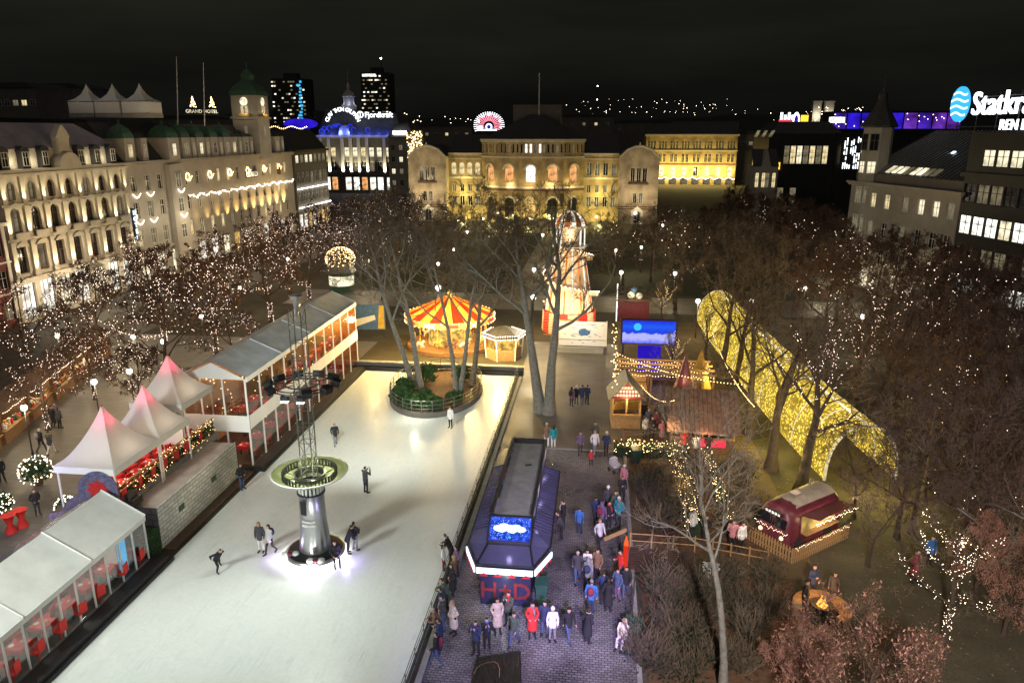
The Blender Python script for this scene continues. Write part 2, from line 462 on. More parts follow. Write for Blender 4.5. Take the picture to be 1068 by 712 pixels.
def window(parent, x, z, w, h, mat_, y=.22, frame='white_paint', bars=(1, 1), name='window', loc_y=0.0, rz=0.0):
    key = (round(w, 2), round(h, 2), frame, bars)
    if key not in _wm:
        m = MB(); t = .07 if w < 2 else .09
        m.b2(-w / 2, -w / 2 + t, -.04, .04, 0, h); m.b2(w / 2 - t, w / 2, -.04, .04, 0, h)
        m.b2(-w / 2 + t, w / 2 - t, -.04, .04, 0, t); m.b2(-w / 2 + t, w / 2 - t, -.04, .04, h - t, h)
        for k in range(bars[0]):
            xx = -w / 2 + w * (k + 1) / (bars[0] + 1); m.b2(xx - .03, xx + .03, -.03, .03, t, h - t)
        for k in range(bars[1]):
            zz = h * (k + 1) / (bars[1] + 1) + h * .1; m.b2(-w / 2 + t, w / 2 - t, -.028, .028, zz - .03, zz + .03)
        p = MB(); p.b2(-w / 2 + .02, w / 2 - .02, -.012, .012, .02, h - .02)
        _wm[key] = (m.mesh('window', M[frame]), p)
    me, p = _wm[key]
    o = put(me, name, parent, (x, y + loc_y, z), rz)
    k2 = key + (mat_,)
    if k2 not in _wm: _wm[k2] = p.mesh('pane', M[mat_])
    q = put(_wm[k2], 'pane', o, (0, .03, 0))
    return o
def gable(mb, x0, x1, y0, y1, ze, zr, axis='y', over=0.0, th=.08):      # two thick roof slopes, ridge along the axis
    if axis == 'y':
        xm = (x0 + x1) / 2
        for (xa, xb) in ((x0, xm), (x1, xm)):
            mb.prism([(xa, y0, ze), (xb, y0, zr), (xb, y0, zr - th), (xa, y0, ze - th)], (0, y1 - y0, 0))
    else:
        ym = (y0 + y1) / 2
        for (ya, yb) in ((y0, ym), (y1, ym)):
            mb.prism([(x0, ya, ze), (x0, yb, zr), (x0, yb, zr - th), (x0, ya, ze - th)], (x1 - x0, 0, 0))
def leafball(mb, x, y, z, rx, ry, rz_, n, s, seed=0, shell=.55):        # many small leaf faces through a crown's volume
    rnd = random.Random(seed)
    for _ in range(n):
        a = rnd.uniform(0, 2 * PI); c = rnd.uniform(-.75, 1); r = shell + (1 - shell) * rnd.random()
        q = math.sqrt(max(0, 1 - c * c))
        p = Vector((x + rx * r * q * math.cos(a), y + ry * r * q * math.sin(a), z + rz_ * r * c))
        u = Vector((rnd.gauss(0, 1), rnd.gauss(0, 1), rnd.gauss(0, 1))).normalized()
        w = u.orthogonal().normalized(); k = s * rnd.uniform(.6, 1.3)
        mb.poly([tuple(p - u * k), tuple(p + w * k * .5), tuple(p + u * k), tuple(p - w * k * .5)])
def textmesh(s, size, ext=.05, bold=.014, align='CENTER'):
    c = bpy.data.curves.new('tmp', 'FONT'); c.body = s; c.size = size; c.extrude = ext; c.align_x = align; c.resolution_u = 3; c.offset = size * bold
    o = bpy.data.objects.new('tmp', c)
    me = bpy.data.meshes.new_from_object(o)
    bpy.data.objects.remove(o); bpy.data.curves.remove(c)
    return [tuple(v.co) for v in me.vertices], [tuple(p.vertices) for p in me.polygons]
M['maroon_sign'] = surf('maroon_sign', (.16, .02, .025), .6)
# ------------------------------------------------------------------ night sky, city glow
w = bpy.data.worlds.new('World'); scn.world = w; w.use_nodes = True
nt = w.node_tree
for n in list(nt.nodes): nt.nodes.remove(n)
out = nt.nodes.new('ShaderNodeOutputWorld')
sky = nt.nodes.new('ShaderNodeTexSky'); sky.sky_type = 'NISHITA'; sky.sun_disc = False
sky.sun_elevation = R(-9); sky.sun_rotation = R(200)
bg1 = nt.nodes.new('ShaderNodeBackground'); bg1.inputs[1].default_value = .05
nt.links.new(sky.outputs[0], bg1.inputs[0])
tc = nt.nodes.new('ShaderNodeTexCoord'); sp = nt.nodes.new('ShaderNodeSeparateXYZ')
nt.links.new(tc.outputs['Generated'], sp.inputs[0])
rp = nt.nodes.new('ShaderNodeValToRGB')
rp.color_ramp.elements[0].position = 0.0; rp.color_ramp.elements[0].color = (.0030, .0030, .0028, 1)
rp.color_ramp.elements[1].position = .14; rp.color_ramp.elements[1].color = (.0105, .0104, .0078, 1)
nt.links.new(sp.outputs[2], rp.inputs[0])
mp = nt.nodes.new('ShaderNodeMapping'); mp.inputs['Scale'].default_value = (1.6, 1.6, 9)
nt.links.new(tc.outputs['Generated'], mp.inputs[0])
no = nt.nodes.new('ShaderNodeTexNoise'); no.inputs['Scale'].default_value = 1.7; no.inputs['Detail'].default_value = 5
nt.links.new(mp.outputs[0], no.inputs[0])
mr = nt.nodes.new('ShaderNodeMapRange'); mr.inputs[1].default_value = .3; mr.inputs[2].default_value = .75
mr.inputs[3].default_value = .65; mr.inputs[4].default_value = 1.5
nt.links.new(no.outputs[0], mr.inputs[0])
bg2 = nt.nodes.new('ShaderNodeBackground')
nt.links.new(rp.outputs[0], bg2.inputs[0]); nt.links.new(mr.outputs[0], bg2.inputs[1])
ad = nt.nodes.new('ShaderNodeAddShader')
nt.links.new(bg1.outputs[0], ad.inputs[0]); nt.links.new(bg2.outputs[0], ad.inputs[1]); nt.links.new(ad.outputs[0], out.inputs[0])
sun = bpy.data.lights.new('city_glow', 'SUN'); sun.energy = .21; sun.angle = R(120); sun.color = (1, .9, .78)  # wide sun lamp added as general fill, standing for sky glow
so = bpy.data.objects.new('city_glow', sun); col.objects.link(so); so.rotation_euler = (R(25), R(-12), 0)
vs = scn.view_settings
vs.view_transform = 'Standard'; vs.look = 'None'; vs.exposure = 0; vs.gamma = 1; vs.use_curve_mapping = False
scn.render.film_transparent = False
scn.cycles.sample_clamp_indirect = 2.0
scn.cycles.sample_clamp_direct = 0
scn.cycles.max_bounces = 6; scn.cycles.diffuse_bounces = 2; scn.cycles.glossy_bounces = 2
scn.cycles.transparent_max_bounces = 10
scn.cycles.caustics_reflective = False; scn.cycles.caustics_refractive = False
scn.cycles.use_denoising = True

# ------------------------------------------------------------------ the ground
def sheet(name, x0, x1, y0, y1, z, m):
    mb = MB(); mb.poly([(x0, y0, 0), (x1, y0, 0), (x1, y1, 0), (x0, y1, 0)])
    return struct(name, mb, M[m], loc=(0, 0, z))
sheet('ground', -4000, 4000, -300, 9000, -.02, 'gravel')
sheet('promenade', -49, -22.6, 5, 72, .004, 'paving')
sheet('shopping_street', -64.4, -49, 5, 215, .008, 'asphalt')
sheet('market_ground', 2.2, 11.2, 33, 84, .004, 'straw')
sheet('side_street', 31, 44, 5, 185, .008, 'asphalt')
sheet('plaza', -6.7, 2.2, 10, 47, .004, 'cobble')
sheet('plaza_path', -6.7, 2.2, 47.004, 74, .006, 'paving')
sheet('cross_path', -40, 34, 88, 97, .010, 'paving')
sheet('parliament_square', -50, 40, 160, 182, .006, 'paving')
sheet('park_path', -12, -5, 97.1, 160, .012, 'paving')
for (a, b, c, d) in ((-38, -13, 99, 128), (-4, 24, 99, 130), (-38, -13, 132, 157), (-4, 24, 134, 157)):
    sheet('lawn', a, b, c, d, .02, 'lawn')
mb = MB(); mb.b2(2.05, 2.25, 12, 47, 0, .12); mb.b2(-6.75, 2.2, 47, 47.25, -.01, .03)
struct('kerb', mb, M['kerb'])
mb = MB(); mb.b2(-6.7, -6.45, 12, 62, 0, .13)
struct('plaza_kerb', mb, M['kerb'])

# ------------------------------------------------------------------ the ice rink
mb = MB(); mb.b2(-21.2, -6.95, 10, 62.6, -.01, .06)
struct('ice_rink', mb, M['ice'])
wall = thing('low_wall', 'low grey concrete wall closing off the far end of the ice rink', 'wall', (-14, 62.9, 0))
mb = MB(); mb.b2(-8, 7.6, -.2, .2, 0, .7); mb.build('wall_body', M['stone_dark'], wall)
mb = MB(); mb.b2(-8.05, 7.65, -.26, .26, .703, .8); mb.build('coping', M['kerb'], wall)
mb = MB(); mb.b2(-7.9, 7.5, -.5, -.21, .06, .4); mb.build('buffer_board', M['rubber'], wall)

def fence(label, pts, post_gap, h, cat='fence', name='rail_fence', mat_='rail', rails=(.35, .65, .98), pr=.035):
    t = thing(name, label, cat, (pts[0][0], pts[0][1], 0))
    ox, oy = pts[0][0], pts[0][1]
    pm = MB(); pm.tube([(0, 0, 0), (0, 0, h)], pr, 6)
    pme = pm.mesh('post', M[mat_])
    rm = MB(); L = 0; allp = []
    for i in range(len(pts) - 1):
        a, b = Vector(pts[i]), Vector(pts[i + 1]); d = (b - a).length
        n = max(1, round(d / post_gap))
        for k in range(n): allp.append(a + (b - a) * k / n)
        for f in rails: rm.bar((a.x - ox, a.y - oy, h * f), (b.x - ox, b.y - oy, h * f), pr * .75, 5)
    allp.append(Vector(pts[-1]))
    for p in allp[:100]: put(pme, 'post', t, (p.x - ox, p.y - oy, 0))
    rm.build('rail', M[mat_], t)
    return t
fence('long dark metal rail fence between ice rink and cobbled plaza', [(-6.85, 14), (-6.85, 62.4)], 1.5, 1.15, rails=(.15, .36, .58, .8, 1.0), pr=.022)
mb = MB(); mb.b2(-7.05, -6.97, 12, 62, .05, .16); bb = mb.build('rink_edge_board', M['rubber'])
tag(bb, 'low black edge board of the rink under the long rail fence', 'edge board')

# ------------------------------------------------------------------ tents
def pvc(name, c, tr=.35):
    m, nt, out = new_mat(name)
    d = nt.nodes.new('ShaderNodeBsdfPrincipled'); d.inputs['Roughness'].default_value = .5
    t = nt.nodes.new('ShaderNodeBsdfTranslucent'); t.inputs[0].default_value = (*c, 1)
    tc = nt.nodes.new('ShaderNodeTexCoord'); no = nt.nodes.new('ShaderNodeTexNoise'); no.inputs['Scale'].default_value = 1.5
    nt.links.new(tc.outputs['Object'], no.inputs[0])
    mr = nt.nodes.new('ShaderNodeMix'); mr.data_type = 'RGBA'
    mr.inputs[6].default_value = (*[v * .88 for v in c], 1); mr.inputs[7].default_value = (*c, 1)
    nt.links.new(no.outputs[0], mr.inputs[0]); nt.links.new(mr.outputs[2], d.inputs['Base Color'])
    mx = nt.nodes.new('ShaderNodeMixShader'); mx.inputs[0].default_value = tr
    nt.links.new(d.outputs[0], mx.inputs[1]); nt.links.new(t.outputs[0], mx.inputs[2]); nt.links.new(mx.outputs[0], out.inputs[0])
    return m
M['canopy'] = pvc('canopy', (.78, .76, .72), .32)
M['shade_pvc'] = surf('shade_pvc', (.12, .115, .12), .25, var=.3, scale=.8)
M['clear_roof'] = sheer('clear_roof', (.55, .55, .58), .16, .25)

def sagroof(mb, xe, ze, xr, zr, y0, y1):
    vs = []; mb.sm = True
    for i in range(9):
        for j in range(13):
            u, v = i / 8, j / 12; s = .07 * math.sin(PI * v) * math.sin(PI * u) + .018 * abs(math.sin(PI * 3 * v))
            vs.append((xe + (xr - xe) * u, y0 + (y1 - y0) * v, ze + (zr - ze) * u - s))
    mb.add(vs, [(i * 13 + j, i * 13 + j + 1, (i + 1) * 13 + j + 1, (i + 1) * 13 + j) for i in range(8) for j in range(12)]); mb.sm = False
# lower marquee along the near left edge of the ice
T1 = thing('marquee', 'white gabled marquee with clear wall panels along the near left edge of the ice', 'tent', (-21.9, 14.3, 0))
L1 = 16.0
mods = [L1 - 4 * k for k in range(5)]
for k in range(4):
    y1, y0 = L1 - 4 * k - .02, L1 - 4 * k - 3.98
    mb = MB()
    sagroof(mb, .12, 2.85, -2.0, 4.1, y0, y1)
    mb.b2(.10, .15, y0, y1, 2.62, 2.86)
    mb.build('roof_panel', M['white_pvc'], T1)
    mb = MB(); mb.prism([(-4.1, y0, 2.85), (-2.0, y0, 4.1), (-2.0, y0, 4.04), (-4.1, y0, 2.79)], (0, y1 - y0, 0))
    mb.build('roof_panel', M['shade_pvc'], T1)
    mb = MB(); mb.bar((.14, y1 + .02, 2.9), (-2.0, y1 + .02, 4.14), .045, 6); mb.build('roof_seam', M['white_metal'], T1)
mb = MB(); mb.poly([(0, 0, 2.8), (-2, 0, 4.05), (-4.1, 0, 2.8)]); mb.build('gable', M['white_pvc'], T1, (0, L1 - .1, 0))
pm = MB(); pm.b2(-.035, .035, -.035, .035, .5, 2.8); pme = pm.mesh('post', M['white_metal'])
gm = MB(); gm.b2(-.006, .006, -.44, .44, .55, 2.7); gme = gm.mesh('clear_panel', M['glass'])
for k in range(17):
    put(pme, 'post', T1, (0, L1 - k, 0))
    if k < 16: put(gme, 'clear_panel', T1, (0, L1 - k - .5, 0))
gm = MB(); gm.b2(-3.9, -.1, -.006, .006, .55, 2.7); gm.build('clear_panel', M['glass'], T1, (0, L1 - .05, 0))
for x in (-1.3, -2.6, -4.05): put(pme, 'post', T1, (x, L1 - .05, 0))
mb = MB(); mb.b2(-4.1, .02, 0, L1, 0, .5); mb.build('floor_deck', M['stone_dark'], T1)
mb = MB(); mb.b2(.03, .75, -2, L1 + .5, .0, .42); mb.b2(.75, .9, -2, L1 + .7, 0, .22); mb.build('plinth', M['black'], T1)

# two storey tent further along
T2 = thing('double_deck_tent', 'tall two storey tent with long grey roof and lit clear walls', 'tent', (-21.8, 41.6, 0))
L2 = 21.4
for k in range(4):
    y0, y1 = L2 * k / 4 + .03, L2 * (k + 1) / 4 - .03
    for side, xe in ((0, .1), (1, -4.3)):
        mb = MB(); sagroof(mb, xe, 6.25, -2.1, 7.2, y0, y1)
        mb.build('roof_panel', M['grey_pvc'], T2)
    mb = MB(); mb.b2(.06, .16, y0 - .03, y1 + .03, 5.95, 6.27); mb.build('eave_beam', M['white_metal'], T2)
    mb = MB(); mb.bar((.1, y1 + .03, 6.3), (-2.1, y1 + .03, 7.24), .05, 6); mb.build('roof_seam', M['grey_pvc'], T2)
mb = MB(); mb.prism([(.1, -.05, 6.1), (-2.1, -.05, 7.15), (-4.3, -.05, 6.1)], (0, .04, 0)); mb.build('gable', M['tent_white'], T2)
pm = MB(); pm.b2(-.045, .045, -.045, .045, .1, 6.1); pme2 = pm.mesh('post', M['white_metal'])
nb = 11; bw_ = L2 / nb
gu = MB(); gu.b2(-.006, .006, -bw_ / 2 + .07, bw_ / 2 - .07, 3.75, 5.95); gue = gu.mesh('clear_panel', M['glass'])
gl = MB(); gl.b2(-.006, .006, -bw_ / 2 + .07, bw_ / 2 - .07, .45, 2.75); gle = gl.mesh('clear_panel', M['glass'])
for k in range(nb + 1):
    put(pme2, 'post', T2, (0, k * bw_, 0))
    if k < nb:
        put(gue, 'clear_panel', T2, (0, (k + .5) * bw_, 0)); put(gle, 'clear_panel', T2, (0, (k + .5) * bw_, 0))
for x in (-1.5, -3.0, -4.25): put(pme2, 'post', T2, (x, 0, 0))
mb = MB(); mb.b2(-4.2, -.05, -.04, .0, 3.75, 5.95); mb.build('clear_panel', M['glass'], T2)
mb = MB(); mb.b2(.08, .12, 0, L2, 2.8, 3.72); mb.build('floor_band', M['tent_white'], T2)
mb = MB(); mb.b2(-4.25, .1, -.1, -.075, 2.6, 3.7); mb.build('front_skirt', M['tent_white'], T2)
mb = MB(); mb.b2(-4.2, .05, 0, L2, 2.82, 3.0); mb.build('upper_floor', M['wood_dark'], T2)
mb = MB(); mb.b2(-4.2, .05, 0, L2, .06, .3); mb.build('lower_floor', M['wood_dark'], T2)
mb = MB(); mb.b2(.13, .8, -.4, L2 + .2, 0, .40); mb.b2(.8, .95, -.4, L2 + .2, 0, .2); mb.build('plinth', M['black'], T2)
mb = MB(); mb.b2(-4.3, -4.25, 0, L2, .3, 6.1); mb.build('back_wall', M['wood_pale'], T2)
mb = MB()
for k in range(170): mb.octa((random.uniform(-4.0, -.3), random.uniform(.2, L2 - .3), random.choice((2.6, 2.3, 5.6, 5.3, 4.2, 3.6))), .04)
mb.build('bulb', M['bulb_amber'], T2)
mb = MB(); mb.b2(-4.2, 0, L2 - .05, L2, .3, 6.1); mb.build('end_wall', M['orange_paint'], T2)
mb = MB(); mb.lathe([(.10, 6.9), (.10, 7.5), (.28, 7.75), (.28, 7.8), (.0, 7.85)], 12); mb.build('vent_pipe', M['steel'], T2, (-2.0, 13.5, 0))
for k in range(6):
    lamp('POINT', 'tent_lamp', (-24.0, 43.2 + k * 3.6, 5.6), 110 if k < 3 else 520, (1, .5, .3) if k < 3 else (1, .52, .13), .15)
    lamp('POINT', 'tent_lamp', (-24.0, 43.2 + k * 3.6, 2.4), 70, (1, .55, .4), .15)
for k in range(4): lamp('POINT', 'tent_lamp', (-24, 16 + k * 4.0, 2.7), 120, (1, .92, .78), .15)

# pagoda tents on the terrace
def pagoda(label, x, y, sx, sy, ze, zp, loc_post):
    t = thing('pagoda_tent', label, 'pagoda tent', (x, y, 0), 0, 'white pagoda tents beside the rink')
    mb = MB(); mb.sm = True
    n = 10
    for (ax, ay) in ((1, 0), (-1, 0), (0, 1), (0, -1)):
        vs, fs = [], []
        for i in range(n + 1):
            d = 1 - i / n
            z = ze + (zp - ze) * ((1 - d) ** 1.75 * .82 + (1 - d) * .18)
            if i == n: d = .025
            for k in range(7):
                q = -1 + 2 * k / 6
                sag = -.10 * (1 - q * q) * d * (1 - d) * 4
                if ax: vs.append((ax * d * sx / 2, q * d * sy / 2 * ax, z + sag))
                else: vs.append((-q * d * sx / 2 * ay, ay * d * sy / 2, z + sag))
        for i in range(n):
            for k in range(6):
                a = i * 7 + k; fs.append((a, a + 1, a + 8, a + 7))
        mb.add(vs, fs)
    mb.build('canopy', M['canopy'], t)
    mb = MB()
    for a in (-1, 1):
        mb.box(a * sx / 2, 0, ze - .17, .03, sy, .36); mb.box(0, a * sy / 2, ze - .17, sx - .07, .03, .36)
    mb.build('valance', M['tent_white'], t)
    mb = MB(); mb.tube([(0, 0, zp - .1), (0, 0, zp + .1)], [.06, .02], 6); mb.build('finial', M['red_paint'], t)
    pm = MB(); pm.b2(-.035, .035, -.035, .035, loc_post, ze - .1); pe = pm.mesh('leg', M['white_metal'])
    for a in (-1, 1):
        for b in (-1, 1): put(pe, 'leg', t, (a * (sx / 2 - .1), b * (sy / 2 - .1), 0))
    lamp('POINT', 'pagoda_lamp', (x, y, zp - .75), 26, (1, .05, .16), .25)
    lamp('POINT', 'pagoda_lamp', (x + .3, y, ze - .5), 85, (1, .8, .6), .15)
    return t
pagoda('nearest white pagoda tent with a round emblem board at its front corner', -25.05, 32.8, 3.25, 3.95, 5.0, 7.5, 2.4)
pagoda('middle white pagoda tent joined to its neighbour over the red terrace tables', -25.05, 36.3, 3.2, 3.0, 5.0, 7.45, 2.4)
pagoda('farthest and highest white pagoda tent before the end of the two storey tent', -25.7, 39.95, 3.3, 3.6, 5.6, 8.05, 2.4)
lamp('POINT', 'lilac_lamp', (-28.6, 29.6, 5.6), 420, (.5, .42, 1), .3)
mb = MB(); mb.b2(-27.2, -24.1, 37.98, 38.03, 2.42, 5.2)
tag(mb.build('side_curtain', M['tent_white']), 'white pleated side curtain between the middle and the far pagoda tents', 'curtain')

# terrace, printed wall, rail, emblem board
te = thing('terrace', 'raised terrace deck with green garland rails under the pagoda tents', 'terrace', (-24.0, 30.8, 0))
mb = MB(); mb.b2(-3.3, .0, 0, 10.7, .0, 2.4); mb.build('deck', M['wood_dark'], te)
mb = MB()
for k in range(120): mb.octa((random.uniform(-3.3, .0), -.08, random.uniform(.3, 2.3)), .028)
mb.build('bulb', M['bulb'], te)
mb = MB(); mb.b2(-.02, .16, 1.2, 10.6, 2.2, 2.62); mb.build('edge_beam', M['kerb'], te)
for k in range(8):
    mb = MB(); mb.b2(-.04, .04, -.04, .04, 2.4, 3.5); mb.build('post', M['wood_pale'], te, (-.1, 1.0 + k * 1.35, 0))
mb = MB()
for z in (2.9, 3.2, 3.5): mb.b2(-.14, -.06, .9, 10.6, z - .04, z + .04)
mb.build('rail', M['wood_pale'], te)
mb = MB()
leafs = random.Random(3)
for k in range(500):
    y = leafs.uniform(.9, 10.5); mb.octa((-.1 + leafs.gauss(0, .09), y, 2.75 + leafs.gauss(0, .14) + .4 * leafs.random()), .08)
g1 = mb.build('garland', M['shrub'], te)
mb = MB()
for k in range(260):
    mb.octa((-.05 + leafs.gauss(0, .14), leafs.uniform(.9, 10.5), leafs.choice((2.6, 2.9, 3.45)) + leafs.gauss(0, .1)), .02)
mb.build('bulb', M['bulb_amber'], g1)
cw = thing('printed_wall', 'long pale banner wall printed like castle stone beside the ice', 'wall', (-22.2, 31.9, 0))
mb = MB(); mb.b2(-.06, 0, 0, 8.5, .0, 2.4); mb.build('banner', M['castle'], cw)
mb = MB(); mb.b2(-1.72, -.062, 0.02, 8.5, .3, 2.33); mb.build('top_board', M['stone_board'], cw)
mb = MB(); mb.b2(-1.75, -.0, -.07, -.003, 0, 2.4); mb.b2(-1.75, -1.2, -.12, .7, 2.41, 2.75); mb.b2(-1.75, -1.45, -.1, .6, 2.76, 3.05)
mb.build('end_board', M['castle_dark'], cw)
for y in (2.1, 5.6):
    mb = MB(); mb.b2(.003, .012, y - .28, y + .28, 1.15, 1.5); mb.build('green_sign', M['bin_green'], cw)
mb = MB(); mb.b2(.1, .7, 0, 9.2, .0, .1); mb.build('foot_board', M['wood_dark'], cw)
hb = thing('hedge_box', 'square clipped green hedge box at the end of the near marquee', 'hedge', (-22.5, 31.2, 0))
mb = MB(); mb.b2(-.4, .4, -.4, .4, .0, 1.3); mb.build('core', M['shrub_dark'], hb)
mb = MB()
for k in range(900):
    p = [leafs.uniform(-.45, .45), leafs.uniform(-.45, .45), leafs.uniform(.05, 1.4)]
    j = leafs.randrange(3); p[j] = (-.45, .45)[leafs.random() < .5] if j < 2 else 1.4
    mb.octa(p, .045)
mb.build('foliage', M['shrub'], hb)
eb = thing('emblem_board', 'violet grey cutout board with a round starry emblem before the near pagoda', 'sign board', (-24.35, 30.66, 1.95), R(10))
mb = MB(); arc = [(-.95 + .95 * 0, 0, 0)]
arc = [(-.95, 0, 0)] + [(.95 * math.cos(PI - PI * k / 16), 0, 2.0 + .95 * math.sin(PI * k / 16)) for k in range(17)] + [(.95, 0, 0)]
mb.prism(arc, (0, .1, 0)); mb.build('board', M['violet_print'], eb)
mb = MB()
pts = []
for k in range(16):
    r = .55 if k % 2 == 0 else .36; pts.append((r * math.cos(k * PI / 8), -.03, 2.0 + r * math.sin(k * PI / 8)))
mb.prism(pts, (0, .028, 0)); mb.build('emblem', M['red_paint'], eb)
mb = MB(); vs_ = []
for k in range(28):
    a = 2 * PI * k / 28; mb.box(.78 * math.cos(a), -.015, 2 + .78 * math.sin(a), .09, .028, .09, ry=-a)
mb.build('emblem_ring', M['blue_ad'], eb)
mb = MB(); mb.prism([(-.95, .02, 0), (-2.6, .02, 0), (-2.6, .02, .7), (-2.0, .02, .8), (-1.5, .02, 1.5), (-.95, .02, 1.7)], (0, .08, 0))
mb.build('side_board', M['violet_print'], eb)

# red tables: cloth covered high tables on the terrace and in the tents
def high_table(label, x, y, z, group, h=1.05, first=[None]):
    if first[0] is None:
        t = thing('bar_table', label, 'table', (x, y, z), 0, group)
        mb = MB(); mb.sm = True; mb.lathe([(.30, 0), (.13, .5), (.30, 1.0), (.36, 1.04)], 14); mb.build('cover', M['red_cloth'], t)
        mb = MB(); mb.lathe([(.0, 1.05), (.37, 1.05), (.37, 1.03)], 14); mb.build('tabletop', M['red_cloth'], t)
        first[0] = t
        return t
    return dup(first[0], (x, y, z), 0, label, group)
def red_tables(spots, z, group, labels):
    for i, (x, y) in enumerate(spots):
        t = thing('cloth_table', labels if isinstance(labels, str) else labels[i], 'table', (x, y, z), 0, group) if i == 0 else None
        if t:
            mb = MB(); mb.box(0, 0, .74, .72, .72, .05); mb.build('tabletop', M['red_cloth'], t)
            mb = MB()
            for a in (-1, 1): mb.box(a * .36, 0, .62, .02, .72, .2); mb.box(0, a * .36, .62, .70, .02, .2)
            mb.build('cloth_drop', M['red_cloth'], t)
            for a in (-1, 1):
                mb = MB(); mb.box(a * .28, 0, .37, .06, .06, .7); mb.build('leg', M['dark_metal'], t)
            mb = MB()
            mb.lathe([(.06, .77), (.05, .85), (.0, .86)], 8, .1, .1); mb.lathe([(.10, .767), (.11, .785), (0, .79)], 8, -.2, -.1)
            mb.build('crockery', M['white_paint'], t)
            for a in (-1, 1):
                c = MB(); c.box(a * .72, 0, .45, .4, .4, .06); c.box(a * .92, 0, .7, .05, .4, .5)
                c.box(a * .72, 0, .22, .07, .07, .44); c.build('seat', M['red_cloth' if a > 0 else 'wood_dark'], t)
            base = t
        else:
            dup(base, (x, y, z), (i * 7 % 5 - 2) * .12, labels if isinstance(labels, str) else labels[i], group)
red_tables([(-22.65 - 1.15 * (k % 2), 20.0 + k * .68) for k in range(15)], .5, 'red tables inside the near marquee', 'red cloth dining table with red seats behind the clear panels of the near marquee')
red_tables([(-23.0, 43 + k * 1.9) for k in range(10)], .3, 'red tables on the lower floor of the two storey tent', 'red cloth dining table on the lower floor of the two storey tent')
red_tables([(-22.9, 43 + k * 1.9) for k in range(10)], 3.0, 'red tables on the upper floor of the two storey tent', 'red cloth dining table on the upper floor of the two storey tent')
red_tables([(-24.8 - .9 * (k % 2), 31.9 + k * .62) for k in range(14)], 2.4, 'red tables along the terrace rail', 'red cloth table standing behind the garland rail of the terrace')
for (px, py, lab) in ((12, 555, 'red covered high table at the very left edge of the promenade'), (88, 0, ''), ):
    if py:
        p = gp(px, py); high_table(lab, p.x, p.y, .01, 'red covered high tables on the promenade')
p = gp(24, 549); high_table('red covered high table nearer the round emblem board', p.x, p.y, .01, 'red covered high tables on the promenade')
bz = thing('blue_freezer', 'blue lit drinks cooler behind the last panels of the near marquee', 'cooler', (-22.6, 28.9, .5))
mb = MB(); mb.box(0, 0, .9, .7, .7, 1.8); mb.build('body', M['white_paint'], bz)
mb = MB(); mb.box(.36, 0, .95, .02, .6, 1.5); mb.build('door', M['neon_cyan'], bz)

# ------------------------------------------------------------------ the steel column in the middle of the ice
mast = thing('steel_column', 'steel column with green dish, lattice mast and black lamp ring on the ice', 'column', (-14.0, 32.3, .06))
mb = MB(); mb.sm = True; mb.lathe([(1.50, 0), (1.50, .32), (1.46, .36), (1.30, .36)], 40); mb.build('base_ring', M['steel'], mast)
mb = MB(); mb.lathe([(1.515, .04), (1.515, .2)], 40); mb.build('base_light', M['bulb_white'], mast)
mb = MB(); mb.sm = True; mb.lathe([(1.38, .37), (1.2, .42), (.7, .45)], 40); mb.build('base_top', M['black'], mast)
mb = MB(); mb.sm = True; mb.lathe([(.80, .42), (.66, 2.1), (.62, 3.55), (.64, 3.56)], 32); tk = mb.build('trunk', M['steel'], mast)
mb = MB()
for z in (1.2, 2.0, 2.8): mb.lathe([(.735 - .06 * z / 1.2 + .03, z - .02), (.735 - .06 * z / 1.2 + .03, z + .02)], 32)
mb.build('seam', M['dark_metal'], tk)
mb = MB(); mb.add([( .66 * math.cos(a), .66 * math.sin(a), z) for a in (R(-128), R(-112), R(-96)) for z in (2.55, 3.3)], [(0, 2, 3, 1), (2, 4, 5, 3)])
mb.build('display', M['black'], tk)
rl = random.Random(5)
mb = MB()
for row, z in ((0, 2.22), (1, 2.0)):
    a = -118
    while a < -62:
        wd = rl.uniform(1.8, 3.4); aa = R(a)
        mb.box(.69 * math.cos(aa), .69 * math.sin(aa), z, .03, .03, rl.uniform(.1, .16), rz=aa); mb.box(.69 * math.cos(aa + .03), .69 * math.sin(aa + .03), z + rl.uniform(-.05, .05), .05, .03, .03, rz=aa + PI / 2)
        a += wd + 1.5
mb.build('raised_letters', M['white_paint'], tk)
mb = MB(); mb.lathe([(.70, 3.56), (.70, 3.64), (.58, 3.64)], 32); mb.lathe([(.46, 3.64), (.46, 4.2)], 24)
mb.build('collar', M['dark_metal'], mast)
fm = MB(); fm.box(0, 0, 3.9, .07, .10, .55); fme = fm.mesh('flute', M['white_metal'])
for k in range(20):
    a = 2 * PI * k / 20; put(fme, 'flute', mast, (.6 * math.cos(a), .6 * math.sin(a), 0), a)
mb = MB(); mb.sm = True
mb.lathe([(.62, 4.15), (1.2, 4.28), (1.85, 4.62), (1.88, 4.66), (1.80, 4.66), (1.2, 4.36), (.62, 4.24)], 48)
def dishmat():
    m, nt, out = new_mat('dish')
    d = nt.nodes.new('ShaderNodeBsdfPrincipled'); d.inputs['Base Color'].default_value = (.62, .68, .42, 1); d.inputs['Roughness'].default_value = .35
    t = nt.nodes.new('ShaderNodeBsdfTranslucent'); t.inputs[0].default_value = (.72, .8, .4, 1)
    mx = nt.nodes.new('ShaderNodeMixShader'); mx.inputs[0].default_value = .5
    nt.links.new(d.outputs[0], mx.inputs[1]); nt.links.new(t.outputs[0], mx.inputs[2]); nt.links.new(mx.outputs[0], out.inputs[0])
    return m
M['dish'] = dishmat()
dsh = mb.build('dish', M['dish'], mast)
mb = MB(); mb.lathe([(1.86, 4.64), (1.9, 4.70), (1.84, 4.72)], 48); mb.build('rim', M['white_metal'], dsh)
